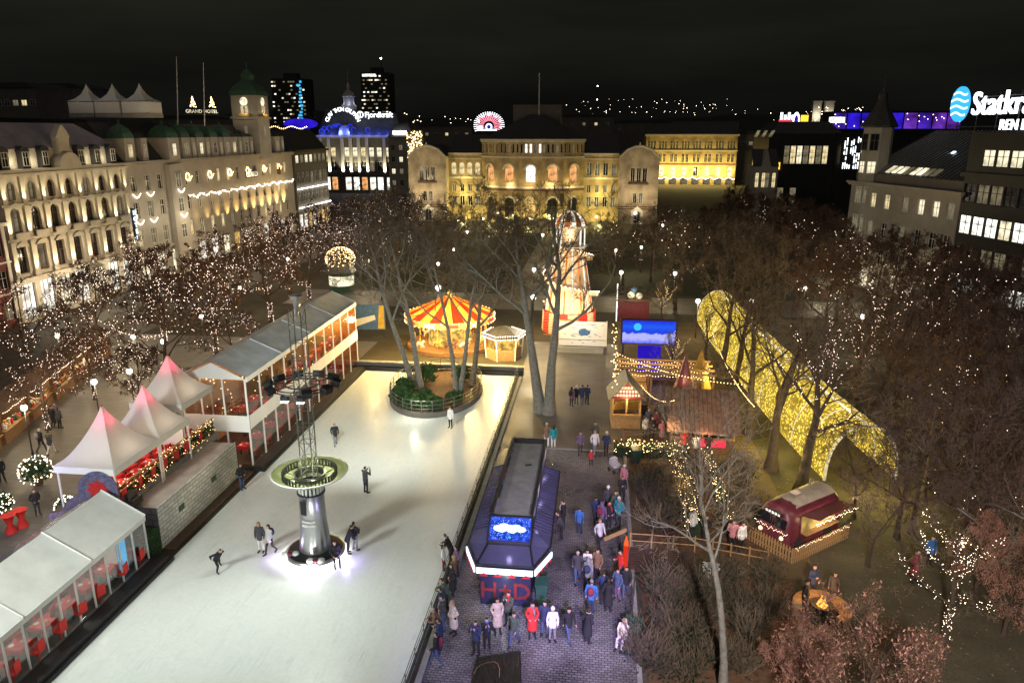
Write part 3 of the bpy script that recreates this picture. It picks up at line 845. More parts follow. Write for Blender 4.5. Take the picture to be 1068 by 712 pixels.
mb = MB(); mb.lathe([(1.28, 4.42), (1.28, 4.46), (1.34, 4.46), (1.34, 4.42)], 40); mb.lathe([(1.28, 4.74), (1.28, 4.78), (1.34, 4.78), (1.34, 4.74)], 40)
mb.build('ring_rail', M['dark_metal'], mast)
pm = MB(); pm.box(0, 0, 4.6, .09, .05, .34); pme = pm.mesh('peg', M['black'])
for k in range(44):
    a = 2 * PI * k / 44; put(pme, 'peg', mast, (1.31 * math.cos(a), 1.31 * math.sin(a), 0), a)
mb = MB(); mb.lathe([(.74, 4.3), (.80, 4.6), (.70, 4.6), (.66, 4.3)], 28); mb.build('inner_ring', M['dark_metal'], mast)
for k in range(10):
    a = 2 * PI * k / 10; mb = MB(); mb.bar((.75 * math.cos(a), .75 * math.sin(a), 4.4), (1.3 * math.cos(a), 1.3 * math.sin(a), 4.55), .03, 5); mb.build('spoke', M['dark_metal'], mast)
for k in range(6): lamp('POINT', 'dish_lamp', (-14 + 1.0 * math.cos(k * PI / 3), 32.3 + 1.0 * math.sin(k * PI / 3), 4.95), 26, (1, 1, .62), .08)
mb = MB()
cr = [(.42 * math.cos(a), .42 * math.sin(a)) for a in (R(45), R(135), R(225), R(315))]
for (x, y) in cr: mb.bar((x, y, 4.2), (x, y, 12.9), .032, 5)
z = 4.6
while z < 12.6:
    for i in range(4):
        a, b = cr[i], cr[(i + 1) % 4]
        mb.bar((*a, z), (*b, z), .018, 4)
        if int(z * 10) % 2 == 0: mb.bar((*a, z), (*b, z + .85), .014, 4)
    z += .85
mb.build('lattice', M['rail'], mast)
mb = MB(); mb.sm = True; mb.lathe([(.10, 12.6), (.10, 13.4), (.30, 13.6), (.32, 13.64), (0, 13.66)], 14); mb.build('mast_cap', M['steel'], mast)
mb = MB()
for z in (9.2, 9.34): mb.tube([(1.45 * math.cos(2 * PI * k / 32), 1.45 * math.sin(2 * PI * k / 32), z) for k in range(33)], .035, 5, False)
mb.tube([(.8 * math.cos(2 * PI * k / 24), .8 * math.sin(2 * PI * k / 24), 9.3) for k in range(25)], .04, 5, False)
for k in range(8):
    a = 2 * PI * k / 8; mb.bar((.42 * math.cos(a), .42 * math.sin(a), 9.3), (1.45 * math.cos(a), 1.45 * math.sin(a), 9.25), .025, 5)
mb.build('lamp_ring', M['dark_metal'], mast)
sb = MB(); sb.box(.12, 0, 9.3, .38, .46, .30, ry=.3); sbm = sb.mesh('speaker_box', M['black'])
for k in range(10):
    if k in (7, ): continue
    a = 2 * PI * (k + .3) / 10; put(sbm, 'speaker_box', mast, (1.5 * math.cos(a), 1.5 * math.sin(a), 0), a)
for k, (ax, ay) in enumerate(((-.35, -1.3), (.45, -1.35))):
    mb = MB(); mb.box(ax, ay, 9.0, .34, .26, .26); fx = mb.build('floodlight', M['black'], mast)
    mb = MB(); mb.box(ax, ay - .06, 8.86, .3, .22, .03); mb.build('lens', M['flood'], fx)
for (ax, ay, tx, ty, pw) in ((-.35, -1.3, -16, 22, 900), (.45, -1.35, -11, 23, 900), (1.2, .8, -10, 60, 5600), (-1.2, .8, -18, 60, 5600)):  # rear pair has no fixture; added to brighten the far ice
    lamp('SPOT', 'mast_beam', (-14 + ax, 32.3 + ay, 8.8), pw, (.95, 1, .90), .15, target=(tx, ty, 0), angle=125 if ty < 40 else 84, blend=.9)
# unseen floods added out of view to light the ice; last one softens shadows
lamp('SPOT', 'unseen_rink_flood', (-25, 12, 15), 15000, (.94, 1, .92), 1.6, target=(-18, 42, 0), angle=92, blend=.9)
lamp('SPOT', 'unseen_rink_flood', (-1.5, 4, 17), 4200, (.95, 1, .95), 3.0, target=(-15, 38, 0), angle=50, blend=1)
lamp('SPOT', 'unseen_rink_flood', (-12, 2, 17), 6400, (.95, 1, .95), 3.0, target=(-15, 36, 0), angle=50, blend=1)
lamp('POINT', 'base_lamp', (-14.0, 30.5, .3), 40, (1, .98, .95), .1)
lamp('POINT', 'base_lamp', (-13.4, 30.5, .4), 30, (1, .98, .95), .1)
lamp('POINT', 'base_lamp', (-12.2, 31.6, .5), 45, (.45, .35, 1), .1)
lamp('POINT', 'base_lamp', (-15.8, 31.6, .5), 25, (.6, .4, .9), .1)
for (x, y, c, lab) in ((-15.0, 31.4, 'red_cloth', 'pile of bags and skates on the left of the column base'), (-13.5, 30.95, 'white_paint', 'pile of pale bags and skates at the front of the column base')):
    g = thing('bag_pile', lab, 'bags', (x, y, .45))
    for k, cm in enumerate(('white_paint', 'maroon', 'grey_pvc')):
        mb = MB(); mb.sm = True; mb.ball((k - 1) * .26, .05 * k, .10, .2, 8, 6, .6); mb.build('bag', M[cm], g)

# ------------------------------------------------------------------ planted island in the ice
ic = gp(456, 411)
isl = thing('tree_island', 'oval planted island with rail fence, shrubs and soil in the far ice', 'planter', (ic.x, ic.y, .06))
RX, RY = 3.75, 5.6
def ell(k, n, f=1.0): return (RX * f * math.cos(2 * PI * k / n), RY * f * math.sin(2 * PI * k / n))
mb = MB(); mb.prism([(*ell(k, 40, .97), 0) for k in range(40)], (0, 0, .25)); mb.build('soil', M['soil'], isl)
mb = MB()
for k in range(40):
    a, b, c, d = ell(k, 40), ell(k + 1, 40), ell(k + 1, 40, .96), ell(k, 40, .96)
    mb.prism([(*a, 0), (*b, 0), (*c, 0), (*d, 0)], (0, 0, .42))
mb.build('edge', M['stone_dark'], isl)
pm = MB(); pm.tube([(0, 0, .4), (0, 0, 1.35)], .035, 6); pe = pm.mesh('post', M['rail'])
rm = MB()
for k in range(28): put(pe, 'post', isl, (*ell(k, 28, .98), 0))
for z in (.7, 1.0, 1.33): rm.tube([(*ell(k, 56, .98), z) for k in range(57)], .026, 5, False)
rm.build('rail', M['rail'], isl)
for i, (x, y, r, h, n) in enumerate(((-2.3, -2.6, 1.0, 1.0, 420), (-1.0, -4.0, 1.0, .9, 420), (.6, -4.2, .9, .9, 380), (-2.6, -.6, .9, 1.1, 380), (-.4, -2.7, .8, .9, 300), (2.0, -2.3, .8, .8, 300), (-1.4, 2.3, 1.0, 1.3, 400), (1.5, 2.8, .9, 1.1, 300))):
    mb = MB(); leafball(mb, x, y, .25 + h * .5, r, r, h * .75, n, .17, i, .3)
    mb.build('shrub', M['shrub'], isl)
lamp('POINT', 'island_lamp', (ic.x - .5, ic.y - 5.9, 1.6), 120, (1, .95, .7), .1)
lamp('POINT', 'island_lamp', (ic.x + .2, ic.y - .5, 1.2), 40, (1, .8, .5), .1)

M['bar_screen'] = glow('bar_screen', (.04, .12, 1), .9, pattern=5)
def patchwork():
    m, nt, out = new_mat('poster'); b = nt.nodes.new('ShaderNodeBsdfPrincipled'); nt.links.new(b.outputs[0], out.inputs[0]); b.inputs['Roughness'].default_value = .4
    tc = nt.nodes.new('ShaderNodeTexCoord'); vo = nt.nodes.new('ShaderNodeTexVoronoi'); vo.inputs['Scale'].default_value = 2.4; nt.links.new(tc.outputs['Object'], vo.inputs[0])
    rp = nt.nodes.new('ShaderNodeValToRGB'); nt.links.new(vo.outputs['Color'], rp.inputs[0]); cr = rp.color_ramp; cr.interpolation = 'CONSTANT'
    cr.elements[0].color = (.03, .04, .06, 1); cr.elements[1].position = .4; cr.elements[1].color = (.10, .28, .45, 1)
    for p, c in ((.55, (.35, .36, .36, 1)), (.68, (.05, .06, .09, 1)), (.8, (.3, .08, .06, 1)), (.86, (.2, .35, .45, 1))): cr.elements.new(p).color = c
    nt.links.new(rp.outputs[0], b.inputs['Base Color']); return m
M['poster'] = patchwork()
# ------------------------------------------------------------------ the bar built on a container beside the rink
kb = thing('container_bar', 'long dark bar pavilion with flat felt roof and blue screen by the rink', 'bar', (-3.78, 29.4, 0))
mb = MB(); mb.b2(-1.0, 1.0, 2.3, 11.3, 0, 3.1); mb.build('body', M['navy_panel'], kb)
mb = MB(); mb.b2(-.88, .88, 2.42, 11.2, 3.1, 3.16); rf = mb.build('roof', M['felt'], kb)
mb = MB(); mb.box(.25, 8.2, 3.19, .35, .1, .05, rz=.3); mb.build('vent', M['black'], rf)
for sx in (-1, 1):
    mb = MB(); mb.b2(sx * .9, sx * 1.06, 2.3, 11.3, 3.0, 3.42); pp = mb.build('parapet', M['dark_metal'], kb)
    mb = MB(); mb.prism([(sx * .84, 2.3, 3.17), (sx * 1.06, 2.3, 3.43), (sx * 1.06, 11.3, 3.43), (sx * .84, 11.3, 3.17)], (0, 0, -.02)); mb.build('print', M['poster'], pp)
    cols = ('steel', 'blue_ad', 'white_paint', 'navy_panel', 'maroon', 'blue_ad', 'steel', 'white_paint', 'navy_panel')
    for k in range(9):
        mb = MB(); yy = 2.8 + k * .95; mb.prism([(sx * 1.064, yy, 3.03), (sx * 1.064, yy + .8, 3.05), (sx * 1.064, yy + .95, 3.36), (sx * 1.064, yy + .3, 3.38)], (sx * .02, 0, 0))
        mb.build('poster', M[cols[k]], pp)
mb = MB(); mb.b2(-1.06, 1.06, 11.3, 11.4, 3.0, 3.42); mb.build('parapet', M['dark_metal'], kb)
mb = MB(); mb.b2(-1.06, 1.06, 2.2, 2.3, 3.05, 3.3); mb.build('parapet', M['dark_metal'], kb)
for sx in (-1, 1):
    mb = MB(); mb.prism([(sx * 1.07, 2.2, 2.62), (sx * 1.95, 1.3, 2.3), (sx * 1.95, 9.4, 2.3), (sx * 1.07, 9.4, 2.62)], (0, 0, -.07)); aw = mb.build('awning', M['purple_panel'], kb)
    mb = MB()
    for k in range(24): mb.bar((sx * 1.09, 2.4 + k * .29, 2.64), (sx * 1.93, 2.4 + k * .29, 2.335), .02, 4)
    mb.build('rib', M['navy_panel'], aw)
    mb = MB(); mb.bar((sx * 1.95, 1.3, 2.3), (sx * 1.95, 9.4, 2.3), .05, 6); mb.bar((sx * 1.07, 9.4, 2.62), (sx * 1.95, 9.4, 2.3), .05, 6); mb.build('edge_trim', M['black'], aw)
mb = MB(); mb.add([(-1.95, 1.3, 2.3), (-1.3, -.35, 2.2), (1.3, -.35, 2.2), (1.95, 1.3, 2.3), (1.05, 2.2, 2.62), (-1.05, 2.2, 2.62), (1.0, 1.2, 2.36), (-1.0, 1.2, 2.36)], [(0, 1, 7), (1, 2, 6, 7), (2, 3, 6), (3, 4, 6), (0, 7, 5), (7, 6, 4, 5)])
hd = mb.build('front_canopy', M['purple_panel'], kb)
mb = MB()
for a, b in (((-1.95, 1.3, 2.32), (-1.3, -.35, 2.22)), ((-1.3, -.35, 2.22), (1.3, -.35, 2.22)), ((1.3, -.35, 2.22), (1.95, 1.3, 2.32)), ((-1.0, 1.2, 2.38), (-1.3, -.35, 2.22)), ((1.0, 1.2, 2.38), (1.3, -.35, 2.22)), ((-1.0, 1.2, 2.38), (1.0, 1.2, 2.38)), ((-1.0, 1.2, 2.38), (-1.05, 2.2, 2.64)), ((1.0, 1.2, 2.38), (1.05, 2.2, 2.64))): mb.bar(a, b, .05, 6)
mb.build('edge_trim', M['black'], hd)
# lit fascia: front strip and two angled side strips
for (a, b) in (((-1.28, -.4), (1.28, -.4)), ((-2.0, 1.28), (-1.34, -.38)), ((1.34, -.38), (2.0, 1.28))):
    mb = MB(); d = Vector((b[0] - a[0], b[1] - a[1], 0)); nrm = Vector((d.y, -d.x, 0)).normalized() * .06
    mb.prism([(a[0], a[1], 1.82), (b[0], b[1], 1.82), (b[0], b[1], 2.10), (a[0], a[1], 2.10)], nrm); fs_ = mb.build('light_fascia', M['led_white'], kb)
    mb = MB(); n2 = nrm.normalized()
    for k in range(4):
        q = Vector((a[0], a[1], 0)) + d * ((k + .5) / 4) + n2 * .075
        mb.prism([(q.x - d.x * .08, q.y - d.y * .08, 1.72), (q.x + d.x * .08, q.y + d.y * .08, 1.72), (q.x + d.x * .05, q.y + d.y * .05, 1.84), (q.x, q.y, 1.88)], n2 * .02)
    mb.build('red_mark', M['red_paint'], fs_)
mb = MB(); mb.b2(-1.16, 1.16, -.1, 2.28, 0, 1.6); ct = mb.build('counter', M['navy_panel'], kb)
mb = MB(); mb.X = Matrix.Translation((0, -.12, .4)); v_, f_ = textmesh('H+D', 1.15, .02); mb.add([(a * 1.0, -c, b) for a, b, c in v_], f_); mb.build('red_letters', M['maroon_sign'], ct)
scr_ = MB(); scr_.b2(-.98, .98, -.03, .03, -.56, .56); sc = scr_.build('screen', M['bar_screen'], kb, (0, 1.78, 2.86)); sc.rotation_euler = (-.87, 0, 0)
mb = MB(); rs = random.Random(11)
cl = [(-.55, 0, .22), (-.3, .08, .24), (0, .02, .24), (.28, .06, .22), (.52, -.02, .2), (.1, -.06, .22), (-.4, -.06, .2)]
for k, (x, z, r) in enumerate(cl): mb.prism([(x + r * 1.15 * math.cos(2 * PI * j / 20), -.040 - k * .003, z + r * .7 * math.sin(2 * PI * j / 20)) for j in range(20)], (0, .008 , 0))
mb.build('cloud_logo', M['cloud_white'], sc)
mb = MB()
for _ in range(130): mb.octa((rs.uniform(-.93, .93), -.04, rs.uniform(-.53, .53)), .012)
mb.build('sparkle', M['neon_ice'], sc)
mb = MB(); mb.octa((0, -.05, -.42), .08); mb.build('emblem', M['neon_cyan'], sc)
mb = MB()
for sx in (-1, 1): mb.bar((sx * 1.02, 2.25, 3.3), (sx * 1.02, 1.25, 2.45), .045, 5)
mb.bar((-1.02, 1.25, 2.45), (1.02, 1.25, 2.45), .045, 5)
mb.build('screen_frame', M['black'], kb)
for sx in (-1, 1):
    for y in (3, 6, 9): lamp('POINT', 'bar_lamp', (-3.78 + sx * 1.5, 29.4 + y, 3.1), 9, (.5, .42, 1), .1)
lamp('POINT', 'bar_lamp', (-3.78, 29.4 + 1.2, 3.3), 16, (.6, .5, 1), .1)
lamp('POINT', 'bar_lamp', (-3.78, 28.7, 1.3), 32, (.85, .9, .8), .2)
bn = thing('wheeled_bin', 'green wheeled bin beside the front of the container bar', 'bin', (-2.15, 29.9, 0))
def binparts(t):
    mb = MB(); mb.add([(-.22, -.26, .08), (.22, -.26, .08), (.22, .26, .08), (-.22, .26, .08), (-.28, -.34, .95), (.28, -.34, .95), (.28, .36, .95), (-.28, .36, .95)], [(3, 2, 1, 0), (4, 5, 6, 7), (0, 1, 5, 4), (1, 2, 6, 5), (2, 3, 7, 6), (3, 0, 4, 7)]); mb.build('body', M['bin_green'], t)
    mb = MB(); mb.box(0, 0, .99, .62, .76, .06, rx=.05); mb.bar((-.25, .42, .95), (.25, .42, .95), .025, 6); mb.build('lid', M['bin_green'], t)
    for a in (-1, 1):
        mb = MB(); mb.tube([(a * .24, .26, .1), (a * .30, .26, .1)], .1, 12); mb.build('wheel', M['rubber'], t)
binparts(bn)
p = gp(660, 668); dup(bn, (p.x, p.y, 0), R(80), 'green wheeled bin at the right edge of the cobbles beside the bare shrubs')
p = gp(663, 482); dup(bn, (p.x, p.y, 0), R(10), 'dark wheeled bin by the fairy light hedge under the small hut')
# purple wash that the big wheel behind the viewer throws on the plaza
lamp('SPOT', 'wheel_and_fill_light', (1.0, 6, 14), 24000, (.56, .43, 1), .6, target=(-1.7, 22.5, 0), angle=32, blend=.8)
lamp('SPOT', 'wheel_and_fill_light', (1.0, 6, 14), 38000, (.57, .44, 1), .6, target=(-.9, 33.5, 0), angle=24, blend=.8)
# ------------------------------------------------------------------ buildings
def sign_text(mb, s, size, x, y, z, align='CENTER', ext=.05, sx=1.0, bold=.014, tilt=0.0, shear=0.0):   # standing letters facing -Y
    v, f = textmesh(s, size, ext, bold, align)
    ct, st = math.cos(tilt), math.sin(tilt)
    vs = []
    for (a, b, c) in v:
        a = (a + b * shear) * sx
        vs.append((x + a * ct - b * st, y - c, z + a * st + b * ct))
    mb.add(vs, f)
rb = random.Random(21)
def rows_block(t, W, D, H, wall_m, rows, depth=.3, roof=None, cornice=None, plinth=None, base_z=0, wallname='wall', yoff=0.0, fr=None):
    """rows: (z0, height, width, centres, arched, pane choices)"""
    holes = []
    for (z0, h, wd, cs, ar, panes) in rows:
        for c in cs: holes.append((c - wd / 2, c + wd / 2, z0, z0 + h, ar))
    mb = MB(); pierced(mb, 0, W, base_z, H, holes, depth, yoff)
    mb.poly([(0, yoff, base_z), (0, yoff, H), (0, D, H), (0, D, base_z)]); mb.poly([(W, yoff, base_z), (W, D, base_z), (W, D, H), (W, yoff, H)])
    mb.poly([(0, yoff + .002, H), (W, yoff + .002, H), (W, D, H), (0, D, H)])
    mb.build(wallname, M[wall_m], t)
    for (z0, h, wd, cs, ar, panes) in rows:
        for c in cs:
            window(t, c, z0, wd, h, rb.choice(panes), y=depth * .72 + yoff, frame=fr or ('white_paint' if wd < 2.3 else 'dark_metal'), bars=(1, 1) if wd < 2.3 else (2, 0))
    for (z, th, pr, m_) in (cornice or []):
        mb = MB(); mb.b2(-pr, W + pr, yoff - pr, yoff - .004, z, z + th); mb.build('cornice', M[m_], t)
def mansard(t, W, D, z0, z1, inset, m_, name='roof'):
    mb = MB()
    a = [(0, 0, z0), (W, 0, z0), (W, D, z0), (0, D, z0)]
    b = [(inset, inset, z1), (W - inset, inset, z1), (W - inset, D - inset, z1), (inset, D - inset, z1)]
    mb.add(a + b, [(0, 1, 5, 4), (1, 2, 6, 5), (2, 3, 7, 6), (3, 0, 4, 7), (4, 5, 6, 7)])
    return mb.build(name, M[m_], t)

# --- pale ornate hotel on the shopping street
HX = -64.5
t = thing('ornate_hotel', 'pale ornate hotel with uplit pilasters and violet slate roof at far left', 'building', (HX, 74.0, 0), R(90))
bays = [1.7 + 3.1 * k for k in range(7)]
dk = ['pane_dark', 'pane_dark', 'pane_dark', 'win_dim']
rows_block(t, 22.0, 16, 17.0, 'stone_pale', [
    (.4, 4.0, 2.3, bays, False, ['shop', 'shop', 'win_cream']),
    (5.6, 3.0, 1.45, bays, False, dk), (10.2, 2.7, 1.4, bays, True, dk), (13.7, 2.0, 1.15, bays, True, dk)], .45, fr='trim_brown',
    cornice=[(4.75, .4, .5, 'stone_pale'), (9.3, .3, .3, 'stone_pale'), (13.1, .25, .25, 'stone_pale'), (16.3, .3, .4, 'stone_pale'), (16.72, .3, .65, 'stone_pale')])
pl = MB()
pl.b2(-.32, .32, -.28, -.004, 5.16, 9.28); pl.b2(-.42, .42, -.36, -.004, 5.16, 5.6); pl.b2(-.42, .42, -.36, -.004, 8.9, 9.28)
pl.b2(-.3, .3, -.24, -.004, 9.62, 13.08); pl.b2(-.4, .4, -.32, -.004, 12.7, 13.08); pl.b2(-.27, .27, -.22, -.004, 13.37, 16.28); pl.b2(-.36, .36, -.3, -.004, 15.9, 16.28)
plm = pl.mesh('pilaster', M['stone_pale'])
hm = MB(); hm.prism([(-1.0, -.28, 0), (1.0, -.28, 0), (.7, -.28, .35), (0, -.28, .6), (-.7, -.28, .35)], (0, .276, 0)); hmm = hm.mesh('hood', M['stone_pale'])
bal = MB(); bal.b2(-.95, .95, -.5, -.004, -.12, 0); bal.b2(-.95, .95, -.5, -.42, .0, .55)
balm = bal.mesh('balcony', M['stone_pale'])
for k in range(8):
    x = .15 + 3.1 * k if k else .35
    put(plm, 'pilaster', t, (min(x, 21.6), 0, 0))
    for z in (5.7, 9.9, 13.5): lamp('SPOT', 'uplight', (HX + .62, 74 + min(x, 21.6), z - .1), 800 if z < 12 else 560, (1, .82, .48), .06, target=(HX + .15, 74 + min(x, 21.6), z + 3), angle=66, blend=1)
for x in bays:
    put(hmm, 'hood', t, (x, 0, 12.95 - .04)); put(hmm, 'hood', t, (x, 0, 8.62)); put(balm, 'balcony', t, (x, 0, 9.65))
mb = MB(); arc = [(bays[3] + 1.9 * math.cos(PI * k / 14), -.7, 17.0 + 1.7 * math.sin(PI * k / 14)) for k in range(15)]
mb.prism(arc, (0, 1.2, 0)); mb.build('pediment', M['stone_pale'], t)
mb = MB(); mb.b2(.2, 21.8, .7, 1.2, 17.02, 19.2); mb.build('attic_wall', M['stone_pale'], t)
mb = MB(); mb.add([(-.1, .6, 19.2), (22.1, .6, 19.2), (22.1, 16, 19.2), (-.1, 16, 19.2), (-.1, 4.6, 22.1), (19.6, 4.6, 22.1), (19.6, 12, 22.1), (-.1, 12, 22.1)], [(0, 1, 5, 4), (1, 2, 6, 5), (2, 3, 7, 6), (3, 0, 4, 7), (4, 5, 6, 7)])
mb.build('roof', M['slate_violet'], t)
for x in bays:
    mb = MB(); mb.b2(x - .62, x + .62, .1, 3, 17.02, 18.9)
    arc = [(x + .72 * math.cos(PI * k / 10), .05, 18.9 + .62 * math.sin(PI * k / 10)) for k in range(11)]
    mb.prism(arc, (0, 3.4, 0)); d = mb.build('dormer', M['slate'], t); window(d, x, 17.3, .9, 1.6, 'pane_dark', y=.07)
mb = MB(); x = bays[3]; mb.b2(x - .9, x + .9, -.2, .68, 18.4, 20.4); mb.prism([(x - 1.2, -.2, 20.4), (x + 1.2, -.2, 20.4), (x + .7, -.2, 21.2), (x, -.2, 21.9), (x - .7, -.2, 21.2)], (0, .8, 0))
mb.build('roof_ornament', M['stone_pale'], t)
for k in range(6): lamp('POINT', 'attic_light', (HX + .05, 74 + bays[k] + 1.55, 17.7), 42, (1, .86, .58), .1)
for k in range(5): lamp('POINT', 'shop_light', (HX + 2.2, 76 + k * 4.5, 3.6), 170, (1, .85, .6), .3)
mb = MB(); mb.b2(-.14, .14, -1.0, -.55, 6.5, 11.0); hs = mb.build('hanging_sign', M['navy_panel'], t, (21.5, -.05, 0))
mb = MB()
for k, ch in enumerate('HOTEL'): sign_text(mb, ch, .9, 0, -1.02, 10.1 - k * .85)
mb.build('lettering', M['neon_ice'], hs)
for i in range(2):
    aw = MB(); aw.prism([(0, -.02, 0), (3.0, -.02, 0), (3.0, -1.4, -.55), (0, -1.4, -.55)], (0, 0, .06)); aw.build('awning', M['stone_pale'], t, (10.5 + i * 5.5, 0, 5.0 + 0))
# --- red brick house at the frame edge
t = thing('red_house', 'dark red brick house with white trim at the left frame edge', 'building', (HX, 58, 0), R(90))
rows_block(t, 15.7, 14, 11.6, 'red_brick', [(z, 2.0, 1.2, [1.5 + 2.6 * k for k in range(6)], False, dk) for z in (1, 4.4, 7.9)], cornice=[(11.2, .4, .4, 'white_paint'), (7.2, .2, .15, 'white_paint'), (3.8, .2, .15, 'white_paint')])
mansard(t, 15.7, 14, 11.6, 17.2, 2.5, 'slate_violet')
mb = MB(); mb.b2(15.2, 15.65, -.12, -.004, 0, 11.2); mb.build('quoin', M['white_paint'], t)
# --- grand hotel
t = thing('grand_hotel', 'long grey hotel with green domed dormers and golden lit wreaths', 'building', (HX, 96.2, 0), R(90))
WC = [1.6, 4.9, 8.0] + [11.6] + [15.2 + 3.4 * k for k in range(12)]
gw = ['pane_dark', 'pane_dark', 'win_dim', 'win_warm']
rows_block(t, 56.5, 18, 17.0, 'stone_grand', [
    (.5, 3.4, 2.2, [2 + 4 * k for k in range(14)], False, ['shop', 'win_gold', 'win_cream']),
    (5.4, 2.2, 1.25, WC, False, gw), (9.3, 2.2, 1.25, WC, False, gw), (13.0, 2.1, 1.2, WC, False, gw)],
    cornice=[(4.6, .3, .25, 'stone_grand'), (16.5, .3, .35, 'stone_grand'), (16.84, .25, .5, 'stone_grand')])
mb = MB(); mb.add([(0, .4, 17.1), (56.5, .4, 17.1), (56.5, 18, 17.1), (0, 18, 17.1), (0, 4.5, 22.3), (56.5, 4.5, 22.3), (56.5, 14, 22.3), (0, 14, 22.3)], [(0, 1, 5, 4), (1, 2, 6, 5), (2, 3, 7, 6), (3, 0, 4, 7), (4, 5, 6, 7)])
mb.build('roof', M['slate'], t)
def dormer(t, x, w_, lit, dome=True, front=-.05, top=20.2):
    mb = MB(); mb.b2(x - w_ / 2, x + w_ / 2, front, 3.2, 17.12, top); d = mb.build('dormer', M['stone_grand'], t)
    mb = MB(); h = w_ / 2 + .12; mb.sm = False
    pr = [(1, 0), (.92, .7), (.7, 1.35), (.38, 1.8), (.10, 2.0), (.06, 2.6), (0, 2.7)] if dome else [(1, 0), (.6, .9), (.05, 1.3)]
    ym = front + h
    vs = []; fs = []
    for (f, z) in pr:
        k = h * f
        vs += [(x - k, ym - k, top + z * min(w_, 2.3) / 2.4), (x + k, ym - k, top + z * min(w_, 2.3) / 2.4), (x + k, ym + k, top + z * min(w_, 2.3) / 2.4), (x - k, ym + k, top + z * min(w_, 2.3) / 2.4)]
    for j in range(len(pr) - 1):
        for i in range(4): fs.append((j * 4 + i, j * 4 + (i + 1) % 4, j * 4 + 4 + (i + 1) % 4, j * 4 + 4 + i))
    mb.add(vs, fs); mb.build('dome', M['copper' if dome else 'slate'], d)
    window(d, x, 17.6, min(1.0, w_ * .5), 1.8, lit, y=front - .04)
dormer(t, 1.8, 2.2, 'win_warm'); dormer(t, 5.2, 1.4, 'win_dim', False); dormer(t, 11.6, 2.9, 'win_cream', True, -.7)
for k, x in enumerate((16.2, 20.6, 25.0, 29.4, 31.8, 36.4, 50.0)): dormer(t, x, 2.3, ('win_dim', 'win_cream', 'pane_dark', 'win_dim', 'win_warm', 'pane_dark', 'win_dim')[k], k < 4)
for x in (18.4, 22.8, 27.2, 34.2, 38.6, 52.4): dormer(t, x, 1.1, 'win_dim', False)
mb = MB(); mb.b2(9.6, 13.6, -.75, -.004, 0, 16.4); br = mb.build('bay', M['stone_grand'], t)
for z in (5.4, 9.3, 13.0): window(br, 11.6, z, 1.4, 2.1, 'win_dim', y=-.80)
# clock tower
mb = MB(); mb.b2(41.0, 45.8, -.6, 4.4, 16, 27.6); mb.b2(40.7, 46.1, -.9, 4.7, 23.4, 23.8); tw = mb.build('clock_tower', M['stone_grand'], t)
mb = MB()
for (f, z) in (): pass
vs, fs = [], []
pr = [(2.75, 27.6), (2.6, 28.3), (2.0, 29.2), (1.2, 30.0), (.85, 30.4), (.95, 31.2), (.6, 31.9), (.1, 32.5), (.06, 33.6)]
for (k, z) in pr: vs += [(43.4 - k, 1.9 - k, z), (43.4 + k, 1.9 - k, z), (43.4 + k, 1.9 + k, z), (43.4 - k, 1.9 + k, z)]
for j in range(len(pr) - 1):
    for i in range(4): fs.append((j * 4 + i, j * 4 + (i + 1) % 4, j * 4 + 4 + (i + 1) % 4, j * 4 + 4 + i))
mb.add(vs, fs); mb.build('tower_dome', M['copper'], tw)
def tower_face(par, cx, cy, rz):
    e = MB(); e.prism([(.75 * math.cos(2 * PI * k / 24), -.06, 26.5 + .75 * math.sin(2 * PI * k / 24)) for k in range(24)], (0, .05, 0)); c = e.build('clock', M['win_cream'], par, (cx, cy, 0), rz)
for (cx, cy, rz) in ((43.4, -.62, 0), (40.98, 1.9, -PI / 2)):
    tower_face(tw, cx, cy, rz)
    for dx in (-.42, .42):
        ox, oy = (dx, 0) if rz == 0 else (0, -dx)
        window(tw, cx + ox, 24.3, .6, 1.5, 'win_warm', y=cy + oy - (.05 if rz == 0 else 0), rz=rz)
    window(tw, cx - (0 if rz == 0 else .05), 20.4, .6, 1.7, 'win_dim', y=cy - (.05 if rz == 0 else 0), rz=rz)
    mb = MB(); mb.b2(-1.1, 1.1, -.5, -.02, 23.82, 24.3); mb.build('balcony', M['gold_paint'], tw, (cx, cy, 0), rz)
lamp('POINT', 'tower_light', (HX + 1.6, 139.6, 24.4), 35, (1, .8, .5), .1); lamp('POINT', 'tower_light', (HX - 2, 135.7, 24.4), 35, (1, .8, .5), .1)
# wreath lights, garlands, gold wash
for x in WC[4::2]:
    mb = MB()
    for k in range(16): mb.octa((x + .55 * math.cos(k * PI / 8), -.25, 14.3 + .55 * math.sin(k * PI / 8)), .09)
    for k in range(5): mb.octa((x + .5 + .2 * k, -.25, 13.7 + .16 * k), .08)
    mb.build('wreath', M['bulb_amber'], t)
for z in (12.7, 9.0):
    for x in (1.6, 4.9, 11.6):
        mb = MB()
        for k in range(12): mb.octa((x - .9 + .16 * k, -.3 - (.8 if x > 10 else 0), z - .5 * math.sin(PI * k / 11)), .075)
        mb.build('garland', M['bulb'], t)
mb = MB()
for k in range(160):
    x = 15 + 41 * k / 160; mb.octa((x, -.35 + rb.gauss(0, .1), 11.0 + .45 * abs(math.sin(x * PI / 3.4)) + rb.gauss(0, .08)), .085)
mb.build('garland', M['bulb'], t)
for k in range(11): lamp('SPOT', 'gold_light', (HX + .7, 96.2 + 16.9 + 3.4 * k, 6.5), 300 + 270 * k, (1, .62, .2), .1, target=(HX + .1, 96.2 + 16.9 + 3.4 * k, 12), angle=75, blend=1)
for k in range(3): lamp('POINT', 'facade_light', (HX + 3, 98 + 5 * k, 9), 170, (1, .88, .62), .2)
